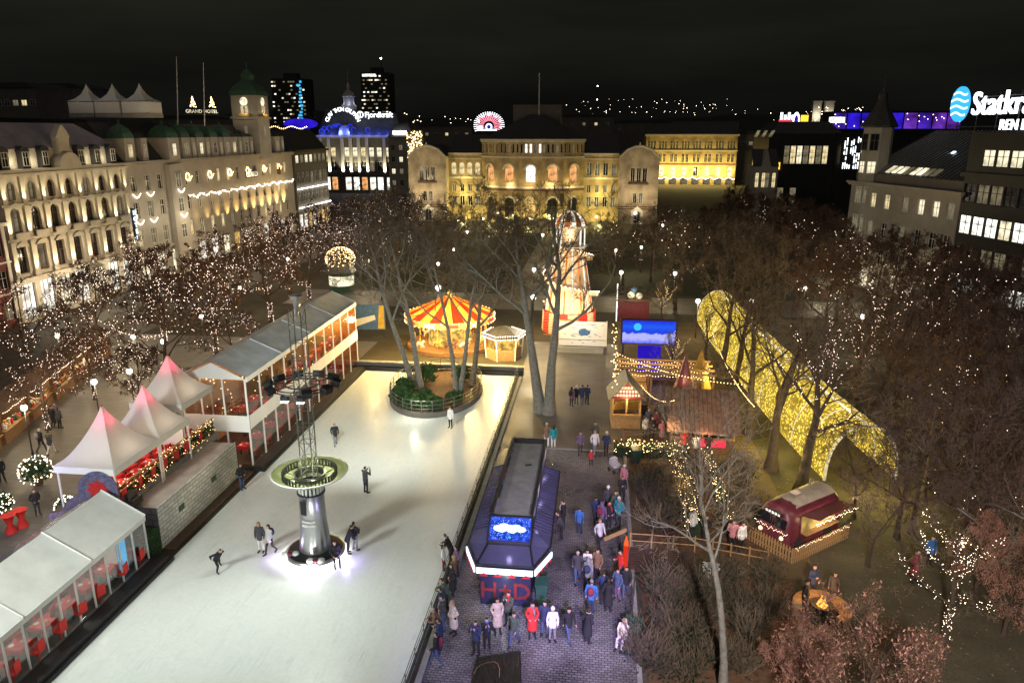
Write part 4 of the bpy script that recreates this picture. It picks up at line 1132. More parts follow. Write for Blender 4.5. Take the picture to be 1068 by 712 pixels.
for k in range(8): lamp('POINT', 'facade_light', (HX + 4, 99 + 7 * k, 20.5), 30, (.9, .85, .9), .2)
mb = MB(); mb.b2(48.7, 49.1, -.6, .0, 12.9, 14.3); mb.b2(35, 39.5, -.18, -.004, 12.9, 14.2); sgn = mb.build('name_board', M['trim_brown'], t)
mb = MB(); sign_text(mb, 'GRAND', 1.3, 37.25, -.2, 13.1); mb.build('lettering', M['win_cream'], sgn)
# roof sign with two lit fir shapes
rs_ = thing('roof_sign', 'small white roof letters under two lit fir shapes on the long grey hotel', 'sign', (-69.5, 127.5, 23.9), R(38)); rs_.scale = (.8, .8, .8)
mb = MB(); mb.b2(-3.6, 3.6, .0, .1, 0, .25)
for x in (-3, 0, 3): mb.bar((x, .1, 0), (x, .1, 1.4), .05, 4)
mb.build('frame', M['dark_metal'], rs_)
mb = MB(); sign_text(mb, 'GRAND HOTEL', 1.0, 0, 0, .4, sx=.95, bold=.0); mb.build('lettering', M['win_cream'], rs_)
for x in (-1.7, 2.2):
    mb = MB(); r_ = random.Random(4)
    for k in range(90):
        h = r_.random(); mb.octa((x + r_.uniform(-1, 1) * .75 * (1 - h), r_.uniform(-.4, .4) * (1 - h), 1.6 + 2.2 * h), .065)
    mb.build('fir_lights', M['bulb_amber'], rs_)
for (px, top, lab) in ((184, 60, 'taller bare flagpole on the roof behind the domed dormers'), (212, 66, 'shorter bare flagpole on the roof beside the lit fir signs')):
    a = far(px, 118, 118); b = far(px, top, 118)
    f = thing('flagpole', lab, 'flagpole', a)
    mb = MB(); mb.tube([(0, 0, -2), (b.x - a.x, 0, b.z - a.z)], [.09, .05], 6); mb.build('pole', M['white_metal'], f)
    mb = MB(); mb.ball(b.x - a.x, 0, b.z - a.z, .12); mb.build('finial', M['gold_paint'], f)
mb = MB(); mb.b2(-12, 12, -12, 12, 0, 22.5)
bk = thing('rear_block', 'dark flat roofed block behind the ornate hotel carrying a roof terrace', 'building', (-97, 106, 0))
mb.build('wall', M['facade_black'], bk); mb = MB(); mb.b2(-12.3, 12.3, -12.3, 12.3, 22.5, 23); mb.build('roof', M['slate'], bk)
for i, (px, nm) in enumerate(((93, 'left'), (120, 'middle'), (148, 'right'))):
    a = far(px, 111, 103)
    t2 = thing('roof_tent', f'pale peaked tent on the dark roof terrace, {nm} one of the row of three', 'tent', (a.x, 103, 23.0), 0, 'row of peaked roof tents')
    z0 = 2.2; vs, fs = [], []
    for (k, z) in ((1.9, 0), (1.2, .35), (.6, .95), (.2, 1.8), (.02, 2.4)): vs += [(-k, -k, z0 + z), (k, -k, z0 + z), (k, k, z0 + z), (-k, k, z0 + z)]
    for j in range(4):
        for q in range(4): fs.append((j * 4 + q, j * 4 + (q + 1) % 4, j * 4 + 4 + (q + 1) % 4, j * 4 + 4 + q))
    mb = MB(); mb.add(vs, fs); mb.build('canopy', M['tent_white'], t2)
    mb = MB(); mb.b2(-1.85, 1.85, -1.85, 1.85, .6, 2.1); mb.build('side_wall', M['tent_white'], t2)
    mb = MB(); mb.b2(-1.9, 1.9, -1.9, 1.9, 0, .59); mb.build('base', M['stone_grey'], t2)
    lamp('POINT', 'roof_lamp', (a.x, 98.5, 26.5), 16, (1, .85, .75), .3)
# --- dark modern block after the hotel
t = thing('modern_block', 'plain dark block with a lit top window row beyond the golden hotel', 'building', (HX, 154, 0), R(90))
rows_block(t, 19, 16, 17.5, 'stone_dark', [(14.6, 1.7, 2.0, [1.6 + 2.6 * k for k in range(7)], False, ['win_cream', 'win_dim']), (10.4, 2.2, 1.6, [1.6 + 2.6 * k for k in range(7)], False, ['pane_dark', 'win_dim']), (6.4, 2.2, 1.6, [1.6 + 2.6 * k for k in range(7)], False, ['pane_dark']), (.6, 3.2, 2.2, [1.6 + 2.6 * k for k in range(7)], False, ['shop', 'win_gold'])], cornice=[(16.9, .5, .5, 'facade_black')])
mansard(t, 19, 16, 17.5, 21.5, 2.5, 'slate')
for z in (9.2, 5.2):
    mb = MB(); mb.b2(0, 19, -.4, -.3, z, z + .12); mb.build('light_strip', M['bulb_white'], t)
# --- building with lit white pilasters and blue roof at the end of the shopping street
a = far(336, 205, 262); sc_ = 262 / 771.0
t = thing('pilaster_building', 'building with white lit pilasters under a blue lit roof with neon signs', 'building', (a.x, 262, 0))
WB = 30.5
cs = [2.4, 5.2, 10.2, 13.2, 16.2, 19.2, 22.0, 25.4, 28.2]
rows_block(t, WB, 20, 20.0, 'stone_dark', [(12.6, 3.2, 1.7, cs, False, ['win_cream', 'win_warm', 'win_cream']), (7.6, 3.4, 1.7, cs, False, ['pane_dark', 'pane_dark', 'win_dim']), (1, 4.6, 2.2, cs, False, ['shop', 'win_orange', 'win_white'])], cornice=[(19.2, .8, .6, 'stone_pale'), (6.4, .4, .3, 'stone_dark')])
pm = MB(); pm.b2(-.5, .5, -.6, -.004, 6.9, 19.1); pme = pm.mesh('pilaster', M['stone_pale'])
for k, x in enumerate((.7, 3.8, 8.7, 11.7, 14.7, 17.7, 24.0, 29.6)):
    put(pme, 'pilaster', t, (x, 0, 0))
    lamp('SPOT', 'pilaster_light', (a.x + x, 260.6, 6.6), 6000, (1, .9, .58), .1, target=(a.x + x, 261.8, 14), angle=75, blend=1)
mb = MB(); mb.add([(0, .2, 20.03), (WB, .2, 20.03), (WB, 20, 20.03), (0, 20, 20.03), (2, 4, 29.0), (WB - 3, 4, 27.5), (WB - 3, 16, 27.5), (2, 16, 29.0)], [(0, 1, 5, 4), (1, 2, 6, 5), (2, 3, 7, 6), (3, 0, 4, 7), (4, 5, 6, 7)])
mb.build('roof', M['slate'], t)
for k in range(9): lamp('POINT', 'blue_light', (a.x + 1.5 + k * 3.4, 261.2, 20.9), 420, (.1, .16, 1), .2)
mb = MB(); r_ = random.Random(8)
for k in range(15):
    x = r_.uniform(.8, 28); z = 20.6 + r_.uniform(0, 2.5); mb.tube([(x + .8 * math.cos(j * PI / 5), .1, z + .8 * math.sin(j * PI / 5)) for j in range(7)], .13, 4)
mb.build('neon_swirl', M['neon_blue'], t)
mb = MB(); x0 = 9.6; R_ = 5.4
mb.prism([(x0 + 2 * math.cos(PI * k / 10), -.2, 20.0 + 3.4 * math.sin(PI * k / 10)) for k in range(11)], (0, 3, 0)); mb.build('roof_gable', M['stone_pale'], t)
mb = MB(); s_ = 'OLAV THON GRUPPEN'
for i, ch in enumerate(s_):
    a_ = R(158 - 136 * i / (len(s_) - 1)); sign_text(mb, ch, 1.9, x0 + R_ * math.cos(a_), -.5, 23.2 + R_ * math.sin(a_) * .9, tilt=a_ - PI / 2)
mb.build('lettering', M['neon_white'], t)
mb = MB(); sign_text(mb, 'Fjordkraft', 2.5, 22.6, -.4, 26.0)
mb.tube([(16.0 + 1.0 * math.cos(j * PI / 8), -.4, 26.9 + 1.0 * math.sin(j * PI / 8)) for j in range(17)], .18, 4, False)
mb.tube([(16.0, -.4, 26.2), (16.0, -.4, 27.6)], .16, 4)
mb.build('lettering', M['neon_white'], t)
mb = MB(); mb.lathe([(2.6, 28.6), (2.6, 30.2), (2.0, 30.6), (2.0, 33.0), (2.4, 33.2), (1.6, 34.6), (.6, 35.6), (.5, 37), (.1, 38.2), (.05, 43)], 10, 10, 6)
mb.build('cupola', M['stone_grey'], t)
for k in range(5): lamp('POINT', 'cupola_light', (a.x + 10 + 2.9 * math.cos(k * 1.256), 268 + 2.9 * math.sin(k * 1.256), 30.8), 90, (.6, .65, 1), .1)
a2 = far(412, 150, 258)
t = thing('stepped_house', 'grey stepped house with a few lit windows right of the blue roof', 'building', (a2.x - 2.5, 258, 0))
rows_block(t, 9, 16, 19.5, 'stone_grey', [(z, 1.8, 1.3, [1.6, 4.4, 7.2], False, ['pane_dark', 'win_dim', 'win_cream']) for z in (3, 7, 11, 15)], cornice=[(19.2, .4, .4, 'stone_grey')])
mansard(t, 9, 16, 19.6, 24, 2, 'slate')
mb = MB(); mb.b2(2, 7, -.3, -.1, 20.3, 21.4); mb.build('light_sign', M['bulb_white'], t)
t = thing('light_curtain', 'golden dotted light panel hung on a dark house left of the parliament', 'light decoration', far(433, 163, 250))
mb = MB(); r_ = random.Random(3)
for k in range(140): mb.octa((r_.uniform(-2.6, 2.6), 0, r_.uniform(-1, 8)), .19)
mb.build('bulb', M['bulb_amber'], t); mb = MB(); mb.b2(-2.8, 2.8, .2, .4, -18, 8.4); mb.build('panel', M['stone_dark'], t)
# --- towers far away
def tower(px0, px1, ytop, Y, label, seed, extra=None):
    a = far(px0, 140, Y); b = far(px1, 140, Y); zt = far(px0, ytop, Y).z; W = b.x - a.x
    t = thing('office_tower', label, 'tower', (a.x, Y, 0))
    mb = MB(); mb.b2(0, W, 0, W * .7, 0, zt); mb.build('wall', M['facade_black'], t)
    mb = MB(); mb.b2(W * .3, W * .7, W * .2, W * .5, zt, zt + 5); mb.build('roof_plant', M['facade_black'], t)
    r_ = random.Random(seed); wm = MB(); wm.b2(-.9, .9, -.08, .08, -.6, .6)
    ms = [wm.mesh('lit_window', M[k]) for k in ('win_cream', 'win_dim', 'win_dim', 'win_white')]
    n = 0
    for i in range(14):
        for j in range(12):
            if n < 80 and r_.random() < .36:
                n += 1; put(r_.choice(ms), 'window', t, (W * (i + .5) / 14, -.1, zt - 3 - j * 3.6))
    return t, W, zt
t, W, zt = tower(287, 321, 82, 700, 'wide dark tower with scattered lit windows and a cyan glowing edge', 1)
mb = MB(); r_ = random.Random(2)
for k in range(16): mb.b2(W * .82 + r_.uniform(-2, 1.5), W * .82 + r_.uniform(2, 3.5), -.4, -.3, zt - 4 - k * 3, zt - 2.2 - k * 3)
mb.build('light_art', M['neon_cyan'], t)
t, W, zt = tower(379, 408, 76, 720, 'dark tall tower with a bright lit crown and roof beacon', 5)
mb = MB(); mb.b2(2, W * .55, -.5, -.2, zt - 3.5, zt - 1.2); mb.build('crown_light', M['win_white'], t)
mb = MB(); mb.bar((W * .7, 5, zt + 4), (W * .7, 5, zt + 12), .4, 6); mb.build('mast', M['dark_metal'], t)
mb = MB(); mb.octa((W * .7, 5, zt + 13), 1.0); mb.build('beacon', M['bulb_white'], t)
a = far(428, 128, 420)
t = thing('blue_hall', 'low roof with a deep blue lit screen behind the long hotel', 'building', (far(318, 130, 330).x, 330, 0))
mb = MB(); mb.b2(-12, 12, 0, 10, 0, 22.2); mb.build('wall', M['facade_black'], t)
mb = MB(); mb.prism([(-2 + 8 * math.cos(2 * PI * k / 20), -.2, 24.6 + 2.3 * math.sin(2 * PI * k / 20)) for k in range(20)], (0, .4, 0)); mb.build('screen', M['neon_deep'], t)
mb = MB()
for k in range(20): mb.octa((-16 + k * .9, -1, 23.0 + .5 * math.sin(k * .7)), .25)
mb.build('bulb', M['bulb_amber'], t)
# fan shaped neon
f0 = far(510, 131, 330)
t = thing('neon_fan', 'large pink and white neon fan above dark roofs behind the parliament', 'neon sign', f0)
for (r0, r1, m_, n, wd) in ((4.6, 6.6, 'neon_white', 26, .22), (2.2, 5.4, 'neon_pink', 19, .28)):
    mb = MB()
    for k in range(n):
        a_ = R(-24 + 228 * k / (n - 1)); ca, sa = math.cos(a_), math.sin(a_)
        y = -.2 if m_ == 'neon_pink' else 0
        mb.prism([((r0) * ca * 1.02 - sa * wd * .5, y, r0 * sa * .86 + ca * wd * .3), ((r1) * ca * 1.02 - sa * wd, y, r1 * sa * .86 + ca * wd * .6), (r1 * ca * 1.02 + sa * wd, y, r1 * sa * .86 - ca * wd * .6), (r0 * ca * 1.02 + sa * wd * .5, y, r0 * sa * .86 - ca * wd * .3)], (0, .12, 0))
    mb.build('ray', M[m_], t)
mb = MB()
for (x, z, r) in ((0, -.6, 1.5), (-3.6, -.9, 1.0)): mb.prism([(x + r * math.cos(2 * PI * k / 20), -.4, z + r * math.sin(2 * PI * k / 20)) for k in range(20)], (0, .12, 0))
mb.b2(-5, 3.5, -.35, -.25, -2.2, -1.5); mb.build('disc', M['neon_ice'], t)
mb = MB(); mb.prism([(.85 * math.cos(2 * PI * k / 20), -.5, -.6 + .85 * math.sin(2 * PI * k / 20)) for k in range(20)], (0, .08, 0)); mb.build('centre', M['neon_deep'], t)
mb = MB()
for x in (-3, 3): mb.bar((x, .3, -14), (x, .3, 2), .15, 5)
mb.build('frame', M['dark_metal'], t)

# --- the parliament
PX, PY = -16.6, 181.0
t = thing('parliament', 'yellow brick parliament with bulging arcaded centre and two gabled end pavilions', 'building', (PX, PY, 0))
fp = [(-12.3, 1.2), (-7.7, -2.4), (-2.7, -4.0), (2.7, -4.0), (7.7, -2.4), (12.3, 1.2)]
lit5 = ['win_orange', 'win_orange', 'win_white', 'win_orange', 'win_orange']
for k in range(5):
    (x0, y0), (x1, y1) = fp[k], fp[k + 1]; L = math.hypot(x1 - x0, y1 - y0); an = math.atan2(y1 - y0, x1 - x0)
    holes = [(L / 2 - 1.3, L / 2 + 1.3, .6, 6.0, True), (L / 2 - 1.15, L / 2 + 1.15, 9.6, 13.6, True)]
    sm_ = [L * (j + .5) / 5 for j in range(5)]
    holes += [(c - .32, c + .32, 16.3, 18.4, True) for c in sm_]
    mb = MB(); pierced(mb, 0, L, 0, 19.4, holes, .5); wl = mb.build('centre_wall', M['brick_yellow'], t, (x0, y0, 0), an)
    window(wl, L / 2, .6, 2.6, 5.4, 'win_gold' if k == 2 else 'pane_dark', y=.45, frame='trim_brown', bars=(1, 1)); window(wl, L / 2, 9.6, 2.3, 4.0, lit5[k], y=.4)
    for j, c in enumerate(sm_): window(wl, c, 16.3, .64, 2.1, 'win_white' if (k == 2 and j in (1, 2, 4)) else ('win_dim' if (k + j) % 3 == 0 else 'pane_dark'), y=.4, bars=(0, 0))
    for (z, th, pr, m_) in ((7.6, .5, .35, 'trim_brown'), (8.2, .4, .2, 'stone_pale'), (15.2, .35, .25, 'stone_pale'), (18.75, .3, .3, 'stone_pale'), (19.1, .35, .5, 'stone_pale')):
        mb = MB(); mb.b2(-pr * .3, L + pr * .3, -pr, -.004, z, z + th); mb.build('cornice', M[m_], wl)
    for (w_, z, r) in ((1.3, 4.7, .35), (1.15, 12.45, .3)):
        mb = MB(); mb.tube([(L / 2 + (w_ + .25) * math.cos(PI * j / 12), -.08, z + (w_ + .25) * math.sin(PI * j / 12)) for j in range(13)], .22, 5); mb.build('arch_band', M['stone_pale'], wl)
mb = MB(); mb.b2(-12.2, 12.2, 1.3, 22, 0, 19.3); mb.build('hall_body', M['brick_yellow'], t)
mb = MB(); mb.add([(*p, 19.45) for p in fp] + [(12.3, 22, 19.45), (-12.3, 22, 19.45)] + [(-2, 11, 25.2), (2, 11, 25.2)], [(0, 1, 2, 8), (2, 3, 9, 8), (3, 4, 5, 9), (5, 6, 9), (6, 7, 8, 9), (7, 0, 8)])
mb.build('roof', M['slate'], t)
mb = MB(); mb.b2(-6, 6, 12, 17, 22, 27.6); mb.build('roof_lantern', M['stone_dark'], t)
mb = MB(); mb.tube([(.6, 11, 24), (.6, 11, 35)], [.16, .08], 6); mb.build('flagpole', M['white_metal'], t)
for s in (-1, 1):
    x0 = -20.6 if s < 0 else 12.3
    e = bpy.data.objects.new('wing', None); col.objects.link(e); e.parent = t; e.location = (x0, 1.3, 0)
    cs = [1.3 + 1.95 * k for k in range(4)]
    holes = []
    spec = [(3.6, 2.4, 1.1, cs, False, ['pane_dark', 'win_dim']), (7.0, 1.8, .95, cs, True, ['pane_dark', 'win_dim']), (11.0, 3.0, 1.2, cs, True, ['win_warm'] if s < 0 else ['win_dim', 'pane_dark'])]
    mb = MB(); pierced(mb, 0, 8.3, 0, 16.2, [(c - wd / 2, c + wd / 2, z, z + h, ar) for (z, h, wd, c_, ar, _) in spec for c in c_], .35)
    mb.b2(0, 8.3, 1, 18, 16.0, 16.2); wl = mb.build('wing_wall', M['brick_yellow'], t, (x0, 1.3, 0))
    for (z, h, wd, c_, ar, pn) in spec:
        for c in c_: window(wl, c, z, wd, h, rb.choice(pn), y=.28, bars=(1, 0))
    bpy.data.objects.remove(e)
    for (z, th, pr) in ((15.8, .4, .4), (10.2, .35, .2), (14.8, .2, .15)):
        mb = MB(); mb.b2(0, 8.3, -pr, -.004, z, z + th); mb.build('cornice', M['stone_pale'], wl)
    mb = MB(); mb.add([(0, -.2, 16.25), (8.3, -.2, 16.25), (8.3, 20, 16.25), (0, 20, 16.25), (0, 9, 20.5), (8.3, 9, 20.5)], [(0, 1, 5, 4), (2, 3, 4, 5), (1, 2, 5), (3, 0, 4)]); mb.build('wing_roof', M['slate'], wl)
    xp = -29.8 if s < 0 else 20.6
    trip = [3.2, 4.6, 6.0]
    spec = [(9.8, 3.2, 1.05, trip, True, ['pane_dark']), (4.9, 2.4, .9, [3.9, 5.3], True, ['pane_dark', 'win_dim']), (.2, 3.0, 1.5, [4.6], True, ['win_orange' if 0 else 'pane_dark'])]
    mb = MB(); pierced(mb, 0, 9.2, 0, 15.4, [(c - wd / 2, c + wd / 2, z, z + h, ar) for (z, h, wd, c_, ar, _) in spec for c in c_], .35)
    mb.poly([(0, 0, 15.4), (9.2, 0, 15.4), (7.4, 0, 17.1), (5.6, 0, 17.75), (4.6, 0, 17.9), (3.6, 0, 17.75), (1.8, 0, 17.1)])
    mb.poly([(0, 0, 0), (0, 0, 15.4), (0, 8, 15.4), (0, 8, 0)]); mb.poly([(9.2, 0, 0), (9.2, 8, 0), (9.2, 8, 15.4), (9.2, 0, 15.4)])
    wl = mb.build('pavilion_wall', M['brick_tan'], t, (xp, -2.2, 0))
    for (z, h, wd, c_, ar, pn) in spec:
        for c in c_: window(wl, c, z, wd, h, rb.choice(pn), y=.28, bars=(1, 0))
    for z in (3.9, 3.4): 
        mb = MB(); mb.b2(-.05, 9.25, -.1, -.004, z, z + .28); mb.build('stripe', M['trim_brown'], wl)
    mb = MB(); mb.b2(2.3, 6.9, -.4, -.004, 9.2, 9.6); mb.build('balcony', M['trim_brown'], wl)
    mb = MB(); mb.prism([(3.2, -.2, 0), (3.75, -.2, 0), (3.75, -.2, 2.6), (4.6, -.2, 3.2), (5.45, -.2, 2.6), (5.45, -.2, 0), (6.0, -.2, 0), (6.0, -.2, 3.1), (4.6, -.2, 4.2), (3.2, -.2, 3.1)], (0, .19, 0)); mb.build('door_surround', M['white_paint'], wl)
    mb = MB(); mb.tube([(0, -.1, 15.4), (1.8, -.1, 17.15), (3.6, -.1, 17.85), (4.6, -.1, 18), (5.6, -.1, 17.85), (7.4, -.1, 17.15), (9.2, -.1, 15.4)], .25, 5); mb.build('gable_coping', M['stone_pale'], wl)
    mb = MB(); mb.add([(0, .1, 15.5), (0, 20, 15.5), (4.6, 20, 18), (4.6, .1, 18), (9.2, 20, 15.5), (9.2, .1, 15.5)], [(0, 3, 2, 1), (3, 5, 4, 2)]); mb.build('pavilion_roof', M['slate'], wl)
    mb = MB(); mb.tube([(4.6, -.1, 17.9), (4.6, -.1, 18.8)], [.3, .1], 6); mb.build('finial', M['stone_pale'], wl)
    lamp('SPOT', 'wash', (PX + xp + 4.6, PY - 13, 1.5), 6500, (1, .80, .48), .3, target=(PX + xp + 4.6, PY - 2, 9), angle=75, blend=1)
    lamp('POINT', 'wash', (PX + x0 + 4.1, PY - .5, 6.3), 420, (1, .86, .3), .3)
    lamp('POINT', 'wash', (PX + x0 + 4.1, PY - 2.2, 1.2), 1100, (1, .86, .3), .3)
    lamp('POINT', 'wash', (PX + x0 + 4.1, PY - .6, 10.6), 260, (1, .86, .3), .3)
mb = MB()
for k in range(5): mb.b2(-7 - k * .5, 7 + k * .5, -6.2 - k * .45, -2.5, -.0, 1.3 - k * .26)
mb.build('steps', M['stone_grey'], t)
for x in (-10, -5, 0, 5, 10): lamp('POINT', 'wash', (PX + x, PY - 5.6 + abs(x) * .32, 1.6), 680, (1, .85, .28), .3); lamp('POINT', 'wash', (PX + x, PY - 5.6 + abs(x) * .32, 9.0), 240, (1, .78, .36), .3)
lamp('SPOT', 'wash', (PX, PY - 32, 2), 8000, (1, .78, .42), .4, target=(PX, PY, 12), angle=70, blend=1)
# --- yellow office block right of the parliament
a = far(672, 190, 318); b = far(766, 190, 318)
t = thing('yellow_block', 'long yellow lit office block with three window rows right of the parliament', 'building', (a.x, 318, 0)); W = b.x - a.x
def tri(n): return [W * (k + .5) / n for k in range(n)]
rows_block(t, W, 16, 20.2, 'brick_yellow', [(14.6, 3.0, .85, [c + d for c in tri(8) for d in (-1.15, 0, 1.15)], True, ['pane_dark']), (9.2, 3.4, 1.1, [c + d for c in tri(8) for d in (-.8, .8)], True, ['pane_dark']), (3.6, 3.8, 1.7, tri(8), True, ['win_cream', 'win_cream', 'pane_dark']), (.2, 2.6, 3, tri(8), False, ['win_dim'])], cornice=[(19.5, .7, .6, 'stone_pale'), (13.6, .4, .3, 'stone_pale'), (8.0, .5, .35, 'trim_brown')])
mansard(t, W, 16, 20.3, 24, 4, 'slate')
mb = MB()
for k in range(70): mb.octa((W * k / 70, -2.0, 2.9 + .35 * math.sin(k * .9)), .20)
mb.build('light_chain', M['bulb'], t)
for k in range(8): lamp('POINT', 'wash', (a.x + W * (k + .5) / 8, 313.5, 6), 2300, (1, .76, .24), .4)
a = far(615, 138, 400)
for i, (px0, px1, yt, Y, lab) in enumerate(((540, 575, 115, 330, 'dark stone tower block rising behind the parliament roof'), (578, 640, 122, 420, 'long dark rooftop right of the parliament flagpole'), (640, 700, 128, 460, 'low dark rooftop with one lit window above the yellow block'),
        (440, 492, 132, 380, 'dark roofs left of the neon fan'), (700, 770, 126, 480, 'flat dark rooftop behind the right end of the yellow block'), (0, 44, 92, 190, 'black high block at the left frame edge behind the roof tents'), (44, 92, 92, 230, 'black flat block behind the left roof tents'), (160, 240, 124, 300, 'dark roofs beyond the clock tower hotel'), (768, 800, 140, 330, 'dark house with steep gable right of the yellow block'))):
    a = far(px0, 138, Y); b = far(px1, 138, Y); zt = far(px0, yt, Y).z; W = b.x - a.x
    t = thing('distant_block', lab, 'building', (a.x, Y, 0))
    mb = MB(); mb.b2(0, W, 0, 14, 0, zt); mb.build('wall', M['stone_dark'], t)
    mb = MB(); mb.prism([(-.3, -.3, zt), (W + .3, -.3, zt), (W * .8, -.3, zt + 1.4), (W * .2, -.3, zt + 1.4)], (0, 14, 0)); mb.build('roof', M['slate'], t)
    for k in range(5): window(t, W * (k + .5) / 5, zt - 4.5, 1.6, 1.5, rb.choice(['win_dim', 'pane_dark', 'pane_dark', 'win_warm']), y=-.05)
# --- right side: glassy dark block, gothic gable, striped light wall, signs
a = far(800, 170, 205); b = far(876, 170, 205)
t = thing('glazed_block', 'dark block with one long lit window band left of the turret building', 'building', (a.x, 205, 0)); W = b.x - a.x
zb = far(830, 171, 205).z; zt = far(830, 152, 205).z
rows_block(t, W, 20, zt + 3, 'facade_black', [(zb, zt - zb, 1.35, [W * .26 + 1.6 * k for k in range(int(W * .7 / 1.6))], False, ['win_cream', 'win_dim', 'win_warm', 'win_cream']), (2, 5, 1.6, [4, 7.2], False, ['win_dim'])])
mansard(t, W, 20, zt + 3.02, zt + 6, 3, 'slate')
for k in range(3):
    mb = MB(); mb.prism([(-6 + k * 1.8, -.6, zt + 2.2), (-5.2 + k * 1.8, -.6, zt + 2.2), (-4.2 + k * 1.8, .4, zt + 3.8), (-5.0 + k * 1.8, .4, zt + 3.8)], (0, .1, 0)); mb.build('skylight', M['win_dim'], t, (2, 0, 0))
mb = MB(); mb.box(-4, -1, zb - .5, 2.2, .2, 1.8); mb.build('lit_panel', M['neon_yellow'], t, (6, 0, 0))
a = far(785, 195, 192); b = far(810, 195, 192)
t = thing('gable_house', 'small grey house with a pointed gothic gable above the dark trees', 'building', (a.x, 192, 0)); W = b.x - a.x; zt = far(797, 174, 192).z; zp = far(797, 156, 192).z
rows_block(t, W, 10, zt, 'stone_grey', [(zt - 5, 3.6, .9, [W * .15, W * .42, W * .58, W * .85], True, ['win_dim', 'win_warm'])])
mb = MB(); mb.prism([(W * .3, 0, zt), (W * .7, 0, zt), (W * .5, 0, zp)], (0, 8, 0)); mb.build('gable', M['stone_grey'], t)
mb = MB(); mb.prism([(-.2, .3, zt), (W + .2, .3, zt), (W + .2, 5, zt + 4), (-.2, 5, zt + 4)], (0, 0, .15)); mb.build('roof', M['slate'], t)
a = far(877, 178, 200); b = far(897, 178, 200); W = b.x - a.x; z0, z1 = far(887, 176, 200).z, far(887, 143, 200).z
t = thing('striped_light_wall', 'black wall with a pattern of short white vertical light bars', 'building', (a.x, 200, 0))
mb = MB(); mb.b2(-.6, W + 1, 0, 12, 0, z1 + 1); mb.build('wall', M['facade_black'], t)
mb = MB(); r_ = random.Random(9)
for i in range(9):
    z = z0
    while z < z1 - 1:
        h = r_.uniform(.8, 2.2)
        if r_.random() < .62: mb.b2(W * (i + .35) / 9, W * (i + .72) / 9, -.15, -.05, z, min(z1, z + h))
        z += h + .5
mb.build('light_bar', M['neon_white'], t)
a = far(820, 128, 330)
t = thing('red_sign', 'red and white neon sign on a far roof right of the yellow block', 'neon sign', a)
mb = MB(); mb.b2(-3, 3, 0, .2, -1.5, 1.2); mb.build('panel', M['neon_red'], t)
mb = MB()
for k in range(4): mb.b2(-2.6 + k * 1.5, -1.6 + k * 1.5, -.2, -.05, 1.2, 4.0 - k % 2); 
mb.build('bars', M['neon_white'], t)
mb = MB(); mb.b2(-2.5, 2.5, .3, .6, -12, -1.5); mb.build('frame', M['dark_metal'], t)
a = far(834, 126, 330)
t = thing('oval_sign', 'oval white ringed neon sign with a yellow field on a far roof', 'neon sign', a)
mb = MB(); mb.prism([(-1.4 + 1.4 * math.cos(2 * PI * k / 20), 0, 3.4 * math.sin(2 * PI * k / 20)) for k in range(20)], (0, .2, 0)); mb.build('ring', M['neon_white'], t)
mb = MB(); mb.prism([(-1.4 + .8 * math.cos(2 * PI * k / 20), -.1, 2.2 * math.sin(2 * PI * k / 20)) for k in range(20)], (0, .08, 0)); mb.build('field', M['neon_violet'], t)
mb = MB(); mb.b2(.4, 3.4, 0, .2, -1.6, 2.2); mb.build('panel', M['neon_yellow'], t)
mb = MB(); mb.b2(-1, 2, .3, .6, -12, -1.6); mb.build('frame', M['dark_metal'], t)
a = far(868, 131, 430); b = far(1002, 131, 430); W = b.x - a.x; zt = far(900, 118, 430).z
t = thing('violet_hall', 'long far hall with a glowing deep blue and violet glass front', 'building', (a.x, 430, 0))
mb = MB(); mb.b2(0, W, .3, 20, 0, zt + 1); mb.build('wall', M['facade_black'], t)
for k in range(9):
    mb = MB(); mb.b2(W * k / 9 + .4, W * (k + 1) / 9 - .4, 0, .25, zt - 8, zt); mb.build('glass_front', M['neon_purple' if k in (5, 7, 8) else 'neon_deep' if k % 3 else 'neon_violet'], t)
mb = MB()
for k in range(26): mb.octa((r_.uniform(0, W), -.4, zt - r_.uniform(.3, 7)), .28)
mb.build('lamp', M['bulb_pink'], t)
mb = MB(); mb.b2(-2, 6, -.6, -.1, zt - 5, zt - 2); mb.build('lit_sign', M['win_white'], t)
a = far(845, 118, 620)
for k, (px, lab) in enumerate(((850, 'left lit chimney of a far pair behind the glowing signs'), (863, 'right lit chimney of a far pair behind the glowing signs'))):
    a = far(px, 124, 620); t = thing('chimney', lab, 'chimney', (a.x, 620, 0))
    mb = MB(); mb.b2(-3, 3, -3, 3, 0, a.z + 12); mb.build('shaft', M['stone_grey'], t); mb = MB(); mb.b2(-3.4, 3.4, -3.4, 3.4, a.z + 12, a.z + 13); mb.build('cap', M['stone_grey'], t)
    lamp('POINT', 'chimney_light', (a.x, 613, a.z + 2), 2500, (1, .9, .7), .5)
